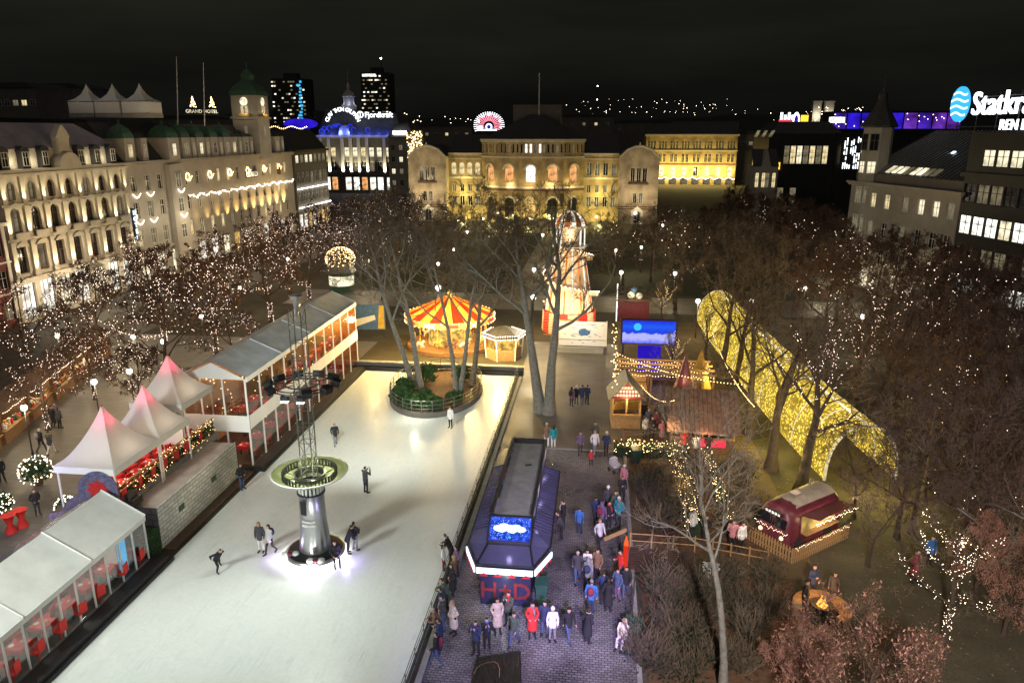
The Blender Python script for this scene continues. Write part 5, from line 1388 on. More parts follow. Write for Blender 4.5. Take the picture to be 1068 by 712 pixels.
# --- turret building and its black neighbour on the right
B = Vector((35.3, 112.0)); ang = R(-75.6)
t = thing('turret_building', 'grey stone corner building with turret and dark seamed roof on the right', 'building', (B.x, B.y, 0), ang)
cs = [5.4, 8.4, 12.2, 15.2, 17.9, 20.4]
rows_block(t, 21.8, 16, 14.4, 'stone_grey', [(11.2, 1.9, 1.25, cs, False, ['win_warm', 'win_dim', 'win_cream', 'pane_dark', 'win_dim']), (7.4, 2.0, 1.25, cs, False, dk), (3.8, 2.0, 1.25, cs, False, dk), (.3, 2.7, 1.9, cs, False, ['win_cream', 'win_dim'])],
    cornice=[(13.9, .25, .35, 'stone_grey'), (14.16, .3, .55, 'stone_grey'), (3.2, .3, .2, 'stone_grey')])
mb = MB(); mb.add([(0, .6, 15.6), (21.8, .6, 15.6), (21.8, 16, 15.6), (0, 16, 15.6), (4, 8.5, 21.2), (21.8, 8.5, 21.2)], [(0, 1, 5, 4), (2, 3, 4, 5), (1, 2, 5), (3, 0, 4)]); rf = mb.build('roof', M['slate'], t)
mb = MB(); mb.b2(.1, 21.7, .5, 1, 14.46, 15.6); mb.build('attic', M['stone_dark'], t)
mb = MB()
for k in range(26):
    x = 1.2 + k * .82; mb.bar((x, .62, 15.66), (4 + (x) * (17.8 / 21.8), 8.45, 21.24), .05, 4)
mb.build('seam', M['steel'], rf)
for k in range(8):
    x = 6.2 + k * 1.25; mb = MB(); mb.prism([(x, .75, 15.85), (x + .85, .75, 15.85), (x + .95, 1.8, 16.62), (x + .1, 1.8, 16.62)], (0, 0, .09)); mb.build('skylight', M['win_dim' if k in (3, 6, 7) else 'win_cream'], rf)
mb = MB(); mb.box(13.5, 4.6, 18.6, .5, .4, .1, rx=.62); mb.build('roof_lamp', M['neon_ice'], rf)
mb = MB(); tp = [(.2 + 2.4 + 1.9 * math.cos(R(22.5 + 45 * k)), 1.4 + 1.9 * math.sin(R(22.5 + 45 * k))) for k in range(8)]
mb.prism([(*p, 0) for p in tp], (0, 0, 21.6)); tr = mb.build('turret', M['stone_grey'], t)
mb = MB(); mb.lathe([(2.3, 21.6), (2.35, 21.85), (1.7, 23.0), (.9, 24.4), (.6, 25.2), (.6, 25.9), (.3, 26.3), (.06, 27.0), (.04, 29.0)], 8, 2.6, 1.4); mb.build('turret_roof', M['slate'], tr)
for k, (sx, sy, rz) in enumerate(((2.6, -.42, 0), (1.31, .11, -PI / 4), (.78, 1.4, -PI / 2), (3.89, .11, PI / 4))):
    window(tr, sx, 18.6, 1.1, 2.2, 'pane_dark', y=sy, frame='dark_metal', rz=rz); window(tr, sx, 15.6, 1.1, 1.6, 'win_cream' if k in (0, 3) else 'win_dim', y=sy, rz=rz); window(tr, sx, 11.6, 1.1, 2.2, 'win_dim', y=sy, rz=rz); window(tr, sx, 7.8, 1.1, 2.2, 'win_dim', y=sy, rz=rz)
d_ = Vector((math.cos(ang), math.sin(ang)))
for x, zz in ((4, 1.5), (12, 1.5), (20, 1.5)):
    q = B + d_ * x + Vector((-4.5, -1.0)); lamp('POINT', 'street_light', (q.x, q.y, 4.5), 380 if x < 15 else 130, (1, .84, .55), .3)
A = B + d_ * 21.85
t = thing('black_office', 'black office block with bright window bands under big white roof letters', 'building', (A.x, A.y, 0), ang)
n_ = [1.1 + 1.95 * k for k in range(14)]
rows_block(t, 28, 18, 21.0, 'facade_black', [(3.2, 1.9, 1.75, n_, False, ['win_white']), (6.6, 2.0, 1.75, n_, False, ['pane_dark', 'pane_dark', 'win_dim']), (9.9, 2.1, 1.75, n_, False, ['win_white', 'win_white', 'win_cream']), (13.4, 2.1, 1.75, n_, False, ['pane_dark', 'pane_dark', 'win_dim']), (17.4, 1.8, 1.75, n_[1:], False, ['win_cream']), (.3, 2.2, 1.75, n_, False, ['win_cream', 'win_dim'])], .2, fr='black')
mb = MB(); mb.b2(-.1, 28.1, -.5, -.004, 16.2, 16.7); mb.build('ledge', M['facade_black'], t)
mb = MB(); mb.b2(2, 26, 2.5, 14, 21.0, 21.8); mb.build('roof_plant', M['facade_black'], t)
q = A - d_ * 2.4 + Vector((1.0, .3))
t = thing('roof_letters', 'big white lit company letters with a round blue wave disc on the black office roof', 'sign', (q.x, q.y, 21.0), ang)
mb = MB(); sign_text(mb, 'Statkraft', 3.5, .5, 0, 1.9, align='LEFT', ext=.12, bold=.003, sx=.86); mb.build('lettering', M['neon_white'], t)
mb = MB(); sign_text(mb, 'REN ENERGI', 1.55, 5.0, 0, .25, align='LEFT', ext=.08, bold=.0, sx=.9); mb.build('lettering', M['neon_white'], t)
mb = MB(); mb.sm = True
vs, fs = [], []
cx, cz = -1.6, 3.1
mb.prism([(cx + 1.45 * math.cos(2 * PI * k / 28), 0, cz + 1.95 * math.sin(2 * PI * k / 28)) for k in range(28)], (0, .25, 0)); ds = mb.build('disc', M['neon_cyan'], t)
for j in range(4):
    mb = MB(); zz = cz + 1.15 - j * .75; hw = 1.4 * math.sqrt(max(0, 1 - ((zz - cz) / 1.95) ** 2))
    up = [(cx - hw + 2 * hw * k / 10, -.03, zz + .16 * math.sin(k * .63 - .5) + .13) for k in range(11)]; lo = [(p[0], p[1], p[2] - .22) for p in up][::-1]
    mb.prism(up + lo, (0, .025, 0)); mb.build('wave', M['neon_ice'], ds)
mb = MB()
for x in range(-2, 15, 3): mb.bar((x, .4, 0), (x, .4, 4.2), .07, 5)
for z in (.6, 2.2, 3.8): mb.bar((-2.4, .4, z), (14, .4, z), .05, 5)
mb.build('frame', M['dark_metal'], t)
# ------------------------------------------------------------------ hills and far lights
mb = MB(); nx = 120
vs, fs = [], []
for j in range(4):
    for i in range(nx + 1):
        x = -3600 + 8200 * i / nx
        ridge = 95 + 110 * noise.noise(Vector((x * .0007, 3.1, 0))) + 32 * noise.noise(Vector((x * .003, 9, 0))) + max(0, (x - 800) * .062)
        ridge = max(35, ridge)
        vs.append((x, 3200 + j * 700, (0, ridge * .45, ridge * .8, ridge * 1.1)[j]))
for j in range(3):
    for i in range(nx):
        a = j * (nx + 1) + i; fs.append((a, a + 1, a + nx + 2, a + nx + 1))
mb.add(vs, fs); mb.sm = True
struct('hills', mb, M['hill'])
mb = MB(); r_ = random.Random(14)
def dots(n, p0, p1, y0, y1, Ya, Yb, s):
    for _ in range(n):
        Y = r_.uniform(Ya, Yb); p = far(r_.uniform(p0, p1), y0 + (y1 - y0) * (r_.random()), Y)
        mb.octa(p, s * Y / 771 * r_.uniform(.25, .7))
dots(52, 590, 770, 103, 118, 2400, 2900, .5); dots(26, 560, 800, 112, 124, 900, 1600, .45); dots(50, 840, 900, 112, 126, 500, 600, .8); dots(16, 420, 500, 120, 134, 500, 900, .7); dots(8, 410, 440, 118, 130, 800, 900, .8)
dots(10, 780, 1000, 116, 126, 900, 1500, .6); dots(6, 2, 30, 98, 106, 500, 600, .8); dots(8, 430, 500, 124, 128, 600, 620, 1.1)
tag(mb.build('city_lights', M['bulb']), 'scattered small lights of the far city and the hillside', 'city lights', kind='stuff')
p = far(752, 88, 2500)
b_ = thing('hill_mast', 'thin mast with one white light high on the dark hill', 'mast', (far(623, 100, 2600).x, 2600, 0))
mb = MB(); mb.bar((0, 0, 0), (0, 0, far(623, 90, 2600).z), .8, 5); mb.build('pole', M['dark_metal'], b_)
mb = MB()
for y in (90, 104): mb.octa((0, 0, far(623, y, 2600).z), 2.2)
mb.build('beacon', M['bulb_white'], b_)
# ------------------------------------------------------------------ trees
def grow(seed, H, spread=.55, clear=.3, tr=.2, limbs=5, nb=(6, 6, 6), up=.25, lean=(0, 0), leaves=0, leaf_s=.12, ntwig=1.0, tw=.011, alev=2, bj=.3, bulbs=0, wrap=0, fork=1, tr_top=.55):
    rnd = random.Random(seed)
    T, C, L = MB(), MB(), MB()
    T.sm = True
    ends, anchor = [], []
    def path(p, d, ln, n, wob, upw):
        pts = [p.copy()]; d = d.normalized()
        for k in range(n):
            d = (d + Vector((rnd.gauss(0, wob), rnd.gauss(0, wob), rnd.gauss(0, wob * .6) + upw))).normalized()
            p = p + d * (ln / n); pts.append(p.copy())
        return pts
    def at(pts, f):
        x = f * (len(pts) - 1); i = min(int(x), len(pts) - 2); q = x - i
        return pts[i].lerp(pts[i + 1], q), (pts[i + 1] - pts[i]).normalized()
    def kid(d, ang):
        a = d.orthogonal().normalized(); b = d.cross(a); t = rnd.uniform(0, 2 * PI)
        return (d * math.cos(ang) + (a * math.cos(t) + b * math.sin(t)) * math.sin(ang)).normalized()
    def branch(p, d, ln, r, lev):
        n = (5, 4, 3, 2)[min(lev, 3)]
        pts = path(p, d, ln, n, (.16, .2, .24, .25)[min(lev, 3)], up * (.35, .25, .18, .1)[min(lev, 3)])
        rr = [max(tw * .6, r * (1 - .72 * i / n)) for i in range(n + 1)]
        if lev <= 1: T.tube(pts, rr, 6 if lev == 0 else 5, False)
        else: C.tube(pts, rr, 3, False)
        if lev <= alev: anchor.append(pts)
        if lev >= 3 or (lev == 2 and nb[2] == 0):
            ends.append(pts[-1]); return
        k = max(1, round(nb[lev] * (ntwig if lev == 2 else 1)))
        for i in range(k):
            f = .22 + .78 * (i + rnd.random()) / k
            q, dd = at(pts, min(f, 1))
            branch(q, kid(dd, R(rnd.uniform(28, 62))), ln * rnd.uniform(.36, .6) * (1.1 - .35 * f), max(tw, r * (1 - .72 * f) * rnd.uniform(.45, .65)), lev + 1)
        ends.append(pts[-1])
    base = []
    for s in range(fork):
        off = Vector((0, 0, 0)) if fork == 1 else Vector((math.cos(s * PI * 2 / fork + seed) * tr * .8, math.sin(s * 2 * PI / fork + seed) * tr * .8, 0))
        ld = Vector((lean[0], lean[1], 1)) if fork == 1 else Vector((lean[0] + off.x / tr * .16, lean[1] + off.y / tr * .16, 1))
        tp = path(off, ld, H * clear, 5, .035, 0)
        rr = [tr * (1.45 if i == 0 else 1.08 - .08 * i) * (1 if fork == 1 else .85) for i in range(6)]
        T.tube([tp[0] - Vector((0, 0, .15))] + tp, [rr[0]] + rr, 9, False)
        anchor.append(tp[2:])
        top, td = tp[-1], (tp[-1] - tp[-2]).normalized()
        lead = path(top, td, H * (1 - clear) * .72, 6, .09, .08)
        T.tube(lead, [rr[-1] * (1 - .8 * i / 6) for i in range(7)], 7, False)
        anchor.append(lead)
        n = limbs
        for i in range(n):
            f = (i + .3 * rnd.random()) / n * .92
            q, dd = at(lead, f)
            a = 2 * PI * i * .382 + rnd.uniform(-.4, .4) + s * 2
            out_ = Vector((math.cos(a), math.sin(a), 0))
            d = (dd * (1 - spread * (1 - f * .55)) + out_ * spread * 1.15).normalized()
            branch(q, d, H * (1 - clear) * rnd.uniform(.5, .66) * (1 - .45 * f), rr[-1] * (1 - .75 * f) * rnd.uniform(.5, .68), 0)
    for q_ in range(leaves):
        if q_ % 6 == 0: ctr_ = rnd.choice(ends)
        p = ctr_ + Vector((rnd.gauss(0, .13), rnd.gauss(0, .13), rnd.gauss(0, .16) - .08))
        u = Vector((rnd.gauss(0, .5), rnd.gauss(0, .5), -1)).normalized(); w_ = u.orthogonal().normalized(); k = leaf_s * rnd.uniform(.6, 1.4)
        L.poly([tuple(p - u * k), tuple(p + w_ * k * .42), tuple(p + u * k), tuple(p - w_ * k * .42)])
    pts = []
    for _ in range(bulbs):
        p = at(rnd.choice(anchor), rnd.random())[0]; pts.append(p + Vector((rnd.gauss(0, bj), rnd.gauss(0, bj), rnd.gauss(0, bj))))
    for _ in range(wrap):
        z = rnd.random() * H * clear * 1.1; a = rnd.uniform(0, 2 * PI); pts.append(Vector((lean[0] * z + tr * 1.15 * math.cos(a), lean[1] * z + tr * 1.15 * math.sin(a), z)))
    return T, C, L, pts
rt2 = random.Random(5)
class Kind:
    def __init__(self, seed, H, bark, twig, leaf=None, bulb='bulb', br=.05, **k):
        self.hot = 'red' in twig; self.g = H / 11; T, C, L, pts = grow(seed, H, **k)
        self.t = T.mesh('trunk', M[bark])
        self.c = C.mesh('crown', M[twig])
        self.l = L.mesh('leaves', M[leaf]) if leaf and L.v else None
        self.b = None
        if pts:
            b = MB()
            for p in pts: b.octa(p, br * rt2.uniform(.45, 1.15))
            self.b = b.mesh('fairy_lights', M[bulb])
    def plant(self, x, y, rz, sc, label, group=None, name='bare_tree', lights=None, cat='tree', z=0):
        o = thing(name, label, cat, (x, y, z), rz, group); o.scale = (sc, sc, sc)
        put(self.t, 'trunk', o); put(self.c, 'crown', o)
        if self.l: put(self.l, 'leaves', o)
        if self.b and lights:
            f = put(self.b, 'fairy_lights', None, (x, y, z), rz); f.scale = (sc, sc, sc)
            lamp('POINT', 'fairy_glow', (x, y, 5.2 * sc * self.g), (170 if self.hot else 110) * self.g * self.g, (1, .64, .40), 1.2)
            tag(f, lights, 'fairy lights', 'fairy lights wound through the trees')
        return o
rt = random.Random(77)
KL = [Kind(100 + i, 10.5, 'bark_dark', 'twig_red', 'leaf_brown', 'bulb_pink', .036, spread=.62, clear=.24, tr=.22, limbs=8, nb=(6, 6, 7), tw=.02, leaves=1500, leaf_s=.13, bj=.1, bulbs=240, wrap=50) for i in range(3)]
KM = [Kind(200 + i, 12.5, 'bark_dark', 'twig', None, 'bulb', .04, spread=.62, clear=.28, tr=.22, limbs=8, nb=(6, 6, 8), tw=.026, bulbs=24) for i in range(3)]
KV = [Kind(300 + i, 11.5, 'bark_dark', 'twig_violet', 'leaf_brown', 'bulb_pink', .036, spread=.58, clear=.26, tr=.22, limbs=8, nb=(6, 6, 7), tw=.021, leaves=2200, leaf_s=.13, alev=1, bj=.1, bulbs=70) for i in range(3)]
ordn = ['first', 'second', 'third', 'fourth', 'fifth', 'sixth', 'seventh', 'eighth', 'ninth', 'tenth', 'eleventh', 'twelfth', 'thirteenth', 'fourteenth', 'fifteenth', 'sixteenth', 'seventeenth', 'eighteenth', 'nineteenth', 'twentieth']
def row(kinds, pts, lab, lit, group, s0, s1):
    for i, (x, y) in enumerate(pts):
        k = kinds[(i * 2 + len(lab)) % len(kinds)]
        k.plant(x + rt.uniform(-.8, .8), y + rt.uniform(-1.2, 1.2), rt.uniform(0, 6.28), rt.uniform(s0, s1), f'{ordn[i]} {lab}', group, lights=(f'lights of {ordn[i]} {lab}' if lit and lit(i) else None))
row(KL, [(-36, s) for s in (55, 65, 77, 88, 99, 111, 124, 138)], 'brown tree from the near end of the row behind the tents', lambda i: True, 'lit trees of the row behind the tents', .86, 1.05)
row(KL, [(-44.5, s) for s in (50, 60, 70, 80, 91, 103, 116, 130, 146)], 'brown tree from the near end of the middle street row', lambda i: True, 'lit trees of the middle street row', .85, 1.0)
row(KL, [(-53.5, s) for s in (71, 83, 96, 109, 123, 138)], 'brown tree from the near end of the hotel front row', lambda i: True, 'lit trees along the hotel fronts', .8, .95)
row(KL, [(-33, 47), (-39, 45), (-32, 59), (-40.5, 53)], 'brown lit tree beside the pagoda tents and stalls', lambda i: True, 'lit trees beside the pagoda tents', .62, .75)
row(KM, [(-28, 92), (-21, 101), (-31, 108), (-15, 112), (-24, 120), (-34, 122), (-13, 124), (-37, 134), (-20, 92)], 'bare tree on the lawns left of the park path', lambda i: i % 3 == 0, 'bare trees on the left lawns', .75, .95)
row(KM, [(3, 104), (11, 101), (19, 107), (1, 116), (8, 117), (15, 116), (21, 120), (17, 99), (12, 126), (20, 132), (24, 110), (7, 109), (9, 91), (14, 87), (18, 93), (20, 100), (27, 85), (19, 84), (25, 93)], 'bare tree on the lawns right of the park path', lambda i: i % 4 == 0, 'bare trees on the right lawns', .75, .95)
row(KV, [(24, 60), (23, 74), (22, 88), (27, 99), (26, 113), (25, 128), (26, 143), (28, 160)], 'dusky tree from the near end of the row behind the light tunnel', lambda i: i in (0, 1, 3, 5), 'dusky trees behind the light tunnel', .9, 1.08)
row(KV, [(31.5, 50), (31, 63), (31.5, 77), (31, 92), (32, 106), (32, 121), (33, 137)], 'dusky tree from the near end of the side street row', lambda i: i in (0, 1, 2, 3), 'dusky trees along the side street', .9, 1.05)
row(KV, [(15, 134), (20, 140), (26, 150), (16, 148), (22, 158), (30, 166), (27, 172), (36, 176), (34, 186)], 'small dusky tree right of the parliament square', None, 'small dusky trees right of the parliament', .5, .66)
row(KV, [(37.5, 58), (38, 70), (37, 82), (35, 92), (36.5, 100), (35, 122), (34, 146), (40, 158), (30, 135)], 'dusky tree from the near end of the row before the turret building', None, 'dusky trees before the turret building', .8, .95)
# big grey trees of the island and the plaza
def one(label, px, py, kind, rz=0, sc=1, name='big_tree', lights=None):
    p = gp(px, py); return kind.plant(p.x, p.y, rz, sc, label, None, name, lights, z=.1)
one('big leaning grey tree at the left of the ice island', 436, 408, Kind(41, 17.5, 'bark_grey', 'twig', tw=.02, spread=.55, clear=.36, tr=.30, limbs=7, nb=(6, 6, 6), lean=(-.16, 0), fork=2), R(20))
one('big grey forked tree in the middle of the ice island', 478, 410, Kind(42, 16.5, 'bark_grey', 'twig', tw=.02, spread=.5, clear=.34, tr=.25, limbs=6, nb=(6, 6, 6), lean=(-.04, 0), fork=2), R(150))
one('dark straight tree at the right of the ice island', 492, 404, Kind(43, 15.5, 'bark', 'twig', tw=.02, spread=.5, clear=.34, tr=.26, limbs=7, nb=(6, 6, 6), lean=(.08, 0)), 0)
one('massive twin stemmed grey tree standing at the head of the plaza', 568, 430, Kind(44, 19.0, 'bark_grey', 'twig', tw=.02, spread=.55, clear=.33, tr=.48, limbs=7, nb=(6, 6, 6), fork=2, lean=(-.05, 0)), R(-25))
KT = [Kind(60 + i, 12.0, 'bark_dark', 'twig', None, 'bulb_pink', .025, spread=.5, clear=.30, tr=.36, limbs=7, nb=(6, 6, 6), tw=.016, alev=0, bj=.09, bulbs=330, wrap=0, lean=(.06, 0)) for i in range(2)]
for i, (px, py, lab, lit) in enumerate(((752, 390, 'dark forked tree before the far end of the light tunnel', None), (770, 396, 'slim dark tree between the two forked ones before the light tunnel', None), (781, 452, 'dark tree before the middle of the light tunnel', None), (804, 489, 'leaning dark tree right of the plank roofed hut before the light tunnel', None),
        (835, 512, 'dark tree with pink lit branches before the near half of the light tunnel', 'pink white fairy lights winding up the forked tree before the light tunnel'), (888, 436, 'dark tree with pink lit crown just behind the light tunnel', 'pink white fairy lights in the tree just behind the light tunnel'))):
    one(lab, px, py, KT[i % 2], [0.3, 2.2, 4.0, 1.2, 5.0, .9][i], [.9, .85, .95, .98, 1.0, .95][i], lights=lit)
one('tall bare tree with pale trunk in the right foreground beds', 754, 716, Kind(71, 12.6, 'bark_grey', 'twig', spread=.5, clear=.42, tr=.15, limbs=12, nb=(6, 6, 6), tw=.009, lean=(-.02, 0)), 1.0)
KF = Kind(81, 8.0, 'bark_dark', 'twig_red', 'leaf_rust', 'bulb', .03, spread=.72, clear=.2, tr=.13, limbs=8, nb=(6, 6, 5), leaves=15000, leaf_s=.066)
c = gp(905, 712, 3.4)
KF.plant(c.x, c.y, .4, .82, 'rust leaved tree filling the bottom right of the view', None, 'beech_tree')
c = gp(838, 700, 1.4); KF.plant(c.x, c.y, 2.1, .42, 'small rust leaved tree beside the fire bowl', None, 'beech_tree')
c = gp(1058, 610, 2.5); KF.plant(c.x, c.y, 4.1, .72, 'thin rust leaved tree at the right frame edge', None, 'beech_tree')
c = gp(985, 668)
Kind(91, 6.8, 'bark_dark', 'twig', None, 'bulb', .015, alev=0, bj=.09, spread=.75, clear=.25, tr=.15, limbs=7, nb=(6, 5, 5), bulbs=460, wrap=60).plant(c.x, c.y, 2.6, 1, 'low spreading bare tree hung with warm lights at lower right', None, 'bare_tree', 'warm fairy lights on the low spreading tree at lower right')
c = gp(1075, 640)
Kind(92, 11, 'bark_grey', 'twig_violet', 'leaf_brown', 'bulb', .016, spread=.8, clear=.22, tr=.26, limbs=8, nb=(6, 6, 6), leaves=700, leaf_s=.08, bulbs=60, lean=(-.12, .1)).plant(c.x, c.y, 2.6, 1, 'large bare tree reaching in from the right frame edge', None, 'bare_tree', 'few warm lights in the large tree at the right frame edge')
c = gp(1000, 500); KV[0].plant(c.x, c.y, 1.1, .8, 'dusky bare tree above the lower right lights', None, 'bare_tree', 'sparse pink lights in the dusky tree above the lower right lights')
c = gp(935, 560); KM[1].plant(c.x, c.y, 3.1, .62, 'small bare tree between the kiosk bus and the warm lit tree', None)
KN = [Kind(400 + i, 11.5, 'bark_dark', 'twig_violet', 'leaf_brown', 'bulb', .017, spread=.66, clear=.2, tr=.2, limbs=10, nb=(7, 6, 6), tw=.014, leaves=1300, leaf_s=.075, alev=0, bj=.08, bulbs=60) for i in range(2)]
for i, (px, py, sc, lit) in enumerate(((962, 520, .85, 1), (1022, 545, .9, 0), (1065, 500, 1.0, 1), (930, 462, .9, 0), (985, 452, 1.0, 1), (1050, 440, 1.0, 0), (1010, 400, 1.0, 1), (945, 405, .95, 0), (1080, 590, .85, 1), (905, 590, .5, 0), (1018, 620, .62, 0), (890, 540, .55, 0), (1000, 590, .9, 0), (1040, 510, 1.05, 0), (950, 555, .75, 0), (915, 425, 1.0, 0), (975, 420, 1.05, 0), (1045, 400, 1.05, 0), (1020, 470, 1.0, 0))):
    p = gp(px, py); lab = f'{ordn[i]} dark bare tree of the lower right thicket'
    KN[i % 2].plant(p.x, p.y, rt.uniform(0, 6.28), sc, lab, 'dark bare trees of the lower right thicket', lights=f'sparse warm lights of the {lab}' if lit else None)
mb = MB(); r_ = random.Random(77)
for k in range(5200):
    x, y = r_.uniform(2.6, 38), r_.uniform(14, 75); a_ = r_.uniform(0, 6.28); s_ = r_.uniform(.03, .07); z = .03 + r_.random() * .03
    mb.poly([(x + s_ * math.cos(a_), y + s_ * math.sin(a_), z), (x - s_ * .5 * math.sin(a_), y + s_ * .5 * math.cos(a_), z + .02), (x - s_ * math.cos(a_), y - s_ * math.sin(a_), z), (x + s_ * .5 * math.sin(a_), y - s_ * .5 * math.cos(a_), z + .015)])
tag(mb.build('fallen_leaves', M['leaf_rust']), 'fallen brown leaves strewn over the ground among the right hand trees', 'leaves', kind='stuff')
# bare shrubs
def shrubkind(seed, n=60, h=1.6):
    rnd = random.Random(seed); m = MB()
    for k in range(n):
        a = rnd.uniform(0, 2 * PI); r = rnd.uniform(.1, .9); p = Vector((r * math.cos(a) * .4, r * math.sin(a) * .4, 0)); d = Vector((math.cos(a) * r * .7, math.sin(a) * r * .7, 1)).normalized()
        q = p + d * h * rnd.uniform(.5, .8); e = q + (d + Vector((rnd.gauss(0, .5), rnd.gauss(0, .5), 0))).normalized() * h * .4
        m.tube([p, q, e], [.022, .013, .006], 3, False)
        for j in range(4):
            s = p.lerp(q, rnd.uniform(.3, 1)); m.tube([s, s + (d + Vector((rnd.gauss(0, .7), rnd.gauss(0, .7), .1))).normalized() * h * rnd.uniform(.25, .5)], [.011, .005], 3, False)
    l = MB()
    for k in range(240):
        a = rnd.uniform(0, 2 * PI); r = 1.0 * math.sqrt(rnd.random()); z = rnd.uniform(.1, h * .8)
        u = Vector((rnd.gauss(0, 1), rnd.gauss(0, 1), rnd.gauss(0, 1))).normalized() * .07; w_ = u.orthogonal() * .6; p = Vector((r * math.cos(a), r * math.sin(a), z))
        l.poly([tuple(p - u), tuple(p + w_), tuple(p + u), tuple(p - w_)])
    return m.mesh('stems', M['twig']), l.mesh('leaves', M['shrub_dark'])
SK = [shrubkind(i, 60) for i in range(3)]
def shrub(x, y, k, sc, label, group):
    o = thing('bare_shrub', label, 'shrub', (x, y, 0), k * 1.3, group); o.scale = (sc, sc, sc)
    put(SK[k % 3][0], 'stems', o); put(SK[k % 3][1], 'leaves', o)
k = 0
for (px, py) in ((690, 700), (712, 672), (690, 655), (735, 655), (700, 630), (730, 625), (765, 640), (780, 665), (775, 700), (720, 705), (690, 622), (752, 612), (800, 640), (672, 690), (800, 612), (745, 690)):
    p = gp(px, py); shrub(p.x, p.y, k, rt.uniform(.8, 1.1), 'dark tangled bare shrub in the bed around the pale foreground trunk', 'bare shrubs around the pale foreground trunk'); k += 1
for (px, py) in ((680, 500), (700, 515), (682, 530), (705, 540), (690, 552), (672, 516), (716, 528), (715, 500), (750, 500), (765, 520), (775, 500), (785, 540), (755, 545), (770, 560)):
    p = gp(px, py); shrub(p.x, p.y, k, rt.uniform(.8, 1.05), 'dark tangled bare shrub in the bed framed by the fairy light hedge', 'bare shrubs framed by the fairy light hedge'); k += 1
sheet('planting_bed', 2.5, 9.8, 14, 33, .006, 'soil')
sheet('planting_bed', 2.8, 9.0, 34.5, 45.5, .016, 'soil')

# ------------------------------------------------------------------ park lamps
def parklamp(px, py, z, label, power, group='park lamps with white globes', first=[None]):
    p = gp(px, py, z)
    if first[0] is None:
        t = thing('park_lamp', label, 'street lamp', (p.x, p.y, 0), 0, group)
        mb = MB(); mb.tube([(0, 0, 0), (0, 0, .5), (0, 0, .55), (0, 0, 3.75)], [.1, .09, .055, .04], 8); mb.build('pole', M['dark_metal'], t)
        mb = MB(); mb.sm = True; mb.ball(0, 0, 4.0, .22, 12, 8, 1.1); mb.build('globe', M['globe'], t)
        mb = MB(); mb.lathe([(.12, 4.22), (.05, 4.3), (.0, 4.36)], 8); mb.lathe([(.05, 3.72), (.13, 3.78)], 8); mb.build('cap', M['dark_metal'], t)
        first[0] = t; first.append(p.z)
    else: t = dup(first[0], (p.x, p.y, 0), 0, label, group)
    s = z / 4.0; t.scale = (s, s, s)
    lamp('POINT', 'lamp_light', (p.x, p.y - .35, z - .35), power, (1, .82, .5), .2)
lp = [(642, 261), (648, 284), (669, 258), (704, 285), (691, 235), (728, 314), (784, 314), (384, 272), (396, 231), (457, 275), (473, 260), (487, 242), (504, 228), (519, 222), (478, 230), (465, 221), (557, 281), (566, 245), (622, 226), (840, 300), (900, 330), (860, 260)]
lw = ['right of the helter skelter, upper', 'right of the helter skelter, lower', 'on the lawn below the right pavilion', 'left above the light tunnel', 'in the trees right of the parliament', 'at the far tip of the light tunnel', 'behind the far half of the light tunnel', 'left of the carousel trees, lower', 'left of the carousel trees, upper', 'above the carousel, nearest', 'above the carousel, second', 'above the carousel, third', 'before the parliament left of centre', 'before the parliament steps', 'in the trees above the carousel, left', 'below the left parliament wing', 'just left of the helter skelter', 'left of the helter skelter dome', 'right of the helter skelter dome', 'behind the middle of the light tunnel', 'right behind the light tunnel', 'high in the dusky trees on the right']
for (px, py), wh in zip(lp, lw): parklamp(px, py, 4.0, f'globe park lamp {wh}', 420)
for (px, py), wh in zip(((170, 356), (135, 387), (139, 351), (60, 350), (210, 330), (98, 398), (25, 425), (250, 300), (300, 270)), ('beside the far pagoda tent peak', 'behind the near pagoda peak', 'before the ornate hotel', 'left before the ornate hotel', 'left of the long grey tent roof', 'above the left market stalls', 'over the leftmost market stall', 'among trees before the domed hotel', 'among trees before the golden hotel wing')):
    parklamp(px, py, 3.6, f'globe street lamp {wh}', 240)
for (px, py, wh) in ((556, 310, 'between the carousel and the helter skelter'), (457, 300, 'above the carousel canopy')):
    parklamp(px, py, 5.2, f'bright tall globe lamp {wh}', 1300)
# other street-side light along the big avenues
for i, (x, y) in enumerate(((-57, 80), (-57, 110), (-57, 140), (-57, 170))): lamp('POINT', 'street_light', (x, y, 6), 1500, (1, .75, .45), .3)
for i, (x, y) in enumerate(((-30, 42), (-40, 56), (-31, 66), (-41, 84), (-32, 100), (-40, 120))): lamp('POINT', 'stall_light', (x, y, 3.6), 150, (1, .72, .40), .3)

# ------------------------------------------------------------------ carousel
cc = gp(459, 372)
cx_, cy_ = cc.x + .2, cc.y + 4.2
t = thing('carousel', 'round carousel with red and yellow striped canopy glowing gold', 'carousel', (cx_, cy_, 0))
N = 24; Rr = 5.2; t.scale = (.86, .86, .78)
for k in range(N):
    a0, a1 = 2 * PI * k / N, 2 * PI * (k + 1) / N
    mb = MB(); mb.add([(Rr * math.cos(a0), Rr * math.sin(a0), 4.3), (Rr * math.cos(a1), Rr * math.sin(a1), 4.3), (.5 * math.cos(a1), .5 * math.sin(a1), 6.6), (.5 * math.cos(a0), .5 * math.sin(a0), 6.6)], [(0, 1, 2, 3)])
    mb.build('canopy_gore', M['canopy_red' if k % 2 else 'canopy_yellow'] if 'canopy_red' in M else M.setdefault('canopy_red' if k % 2 else 'canopy_yellow', pvc('canopy_stripe', (.75, .04, .02) if k % 2 else (.85, .55, .12), .45)), t)
mb = MB(); mb.lathe([(Rr, 4.32), (Rr + .06, 3.62), (Rr - .05, 3.6)], 24); rbd = mb.build('rounding_board', M['gold_paint'], t)
mb = MB()
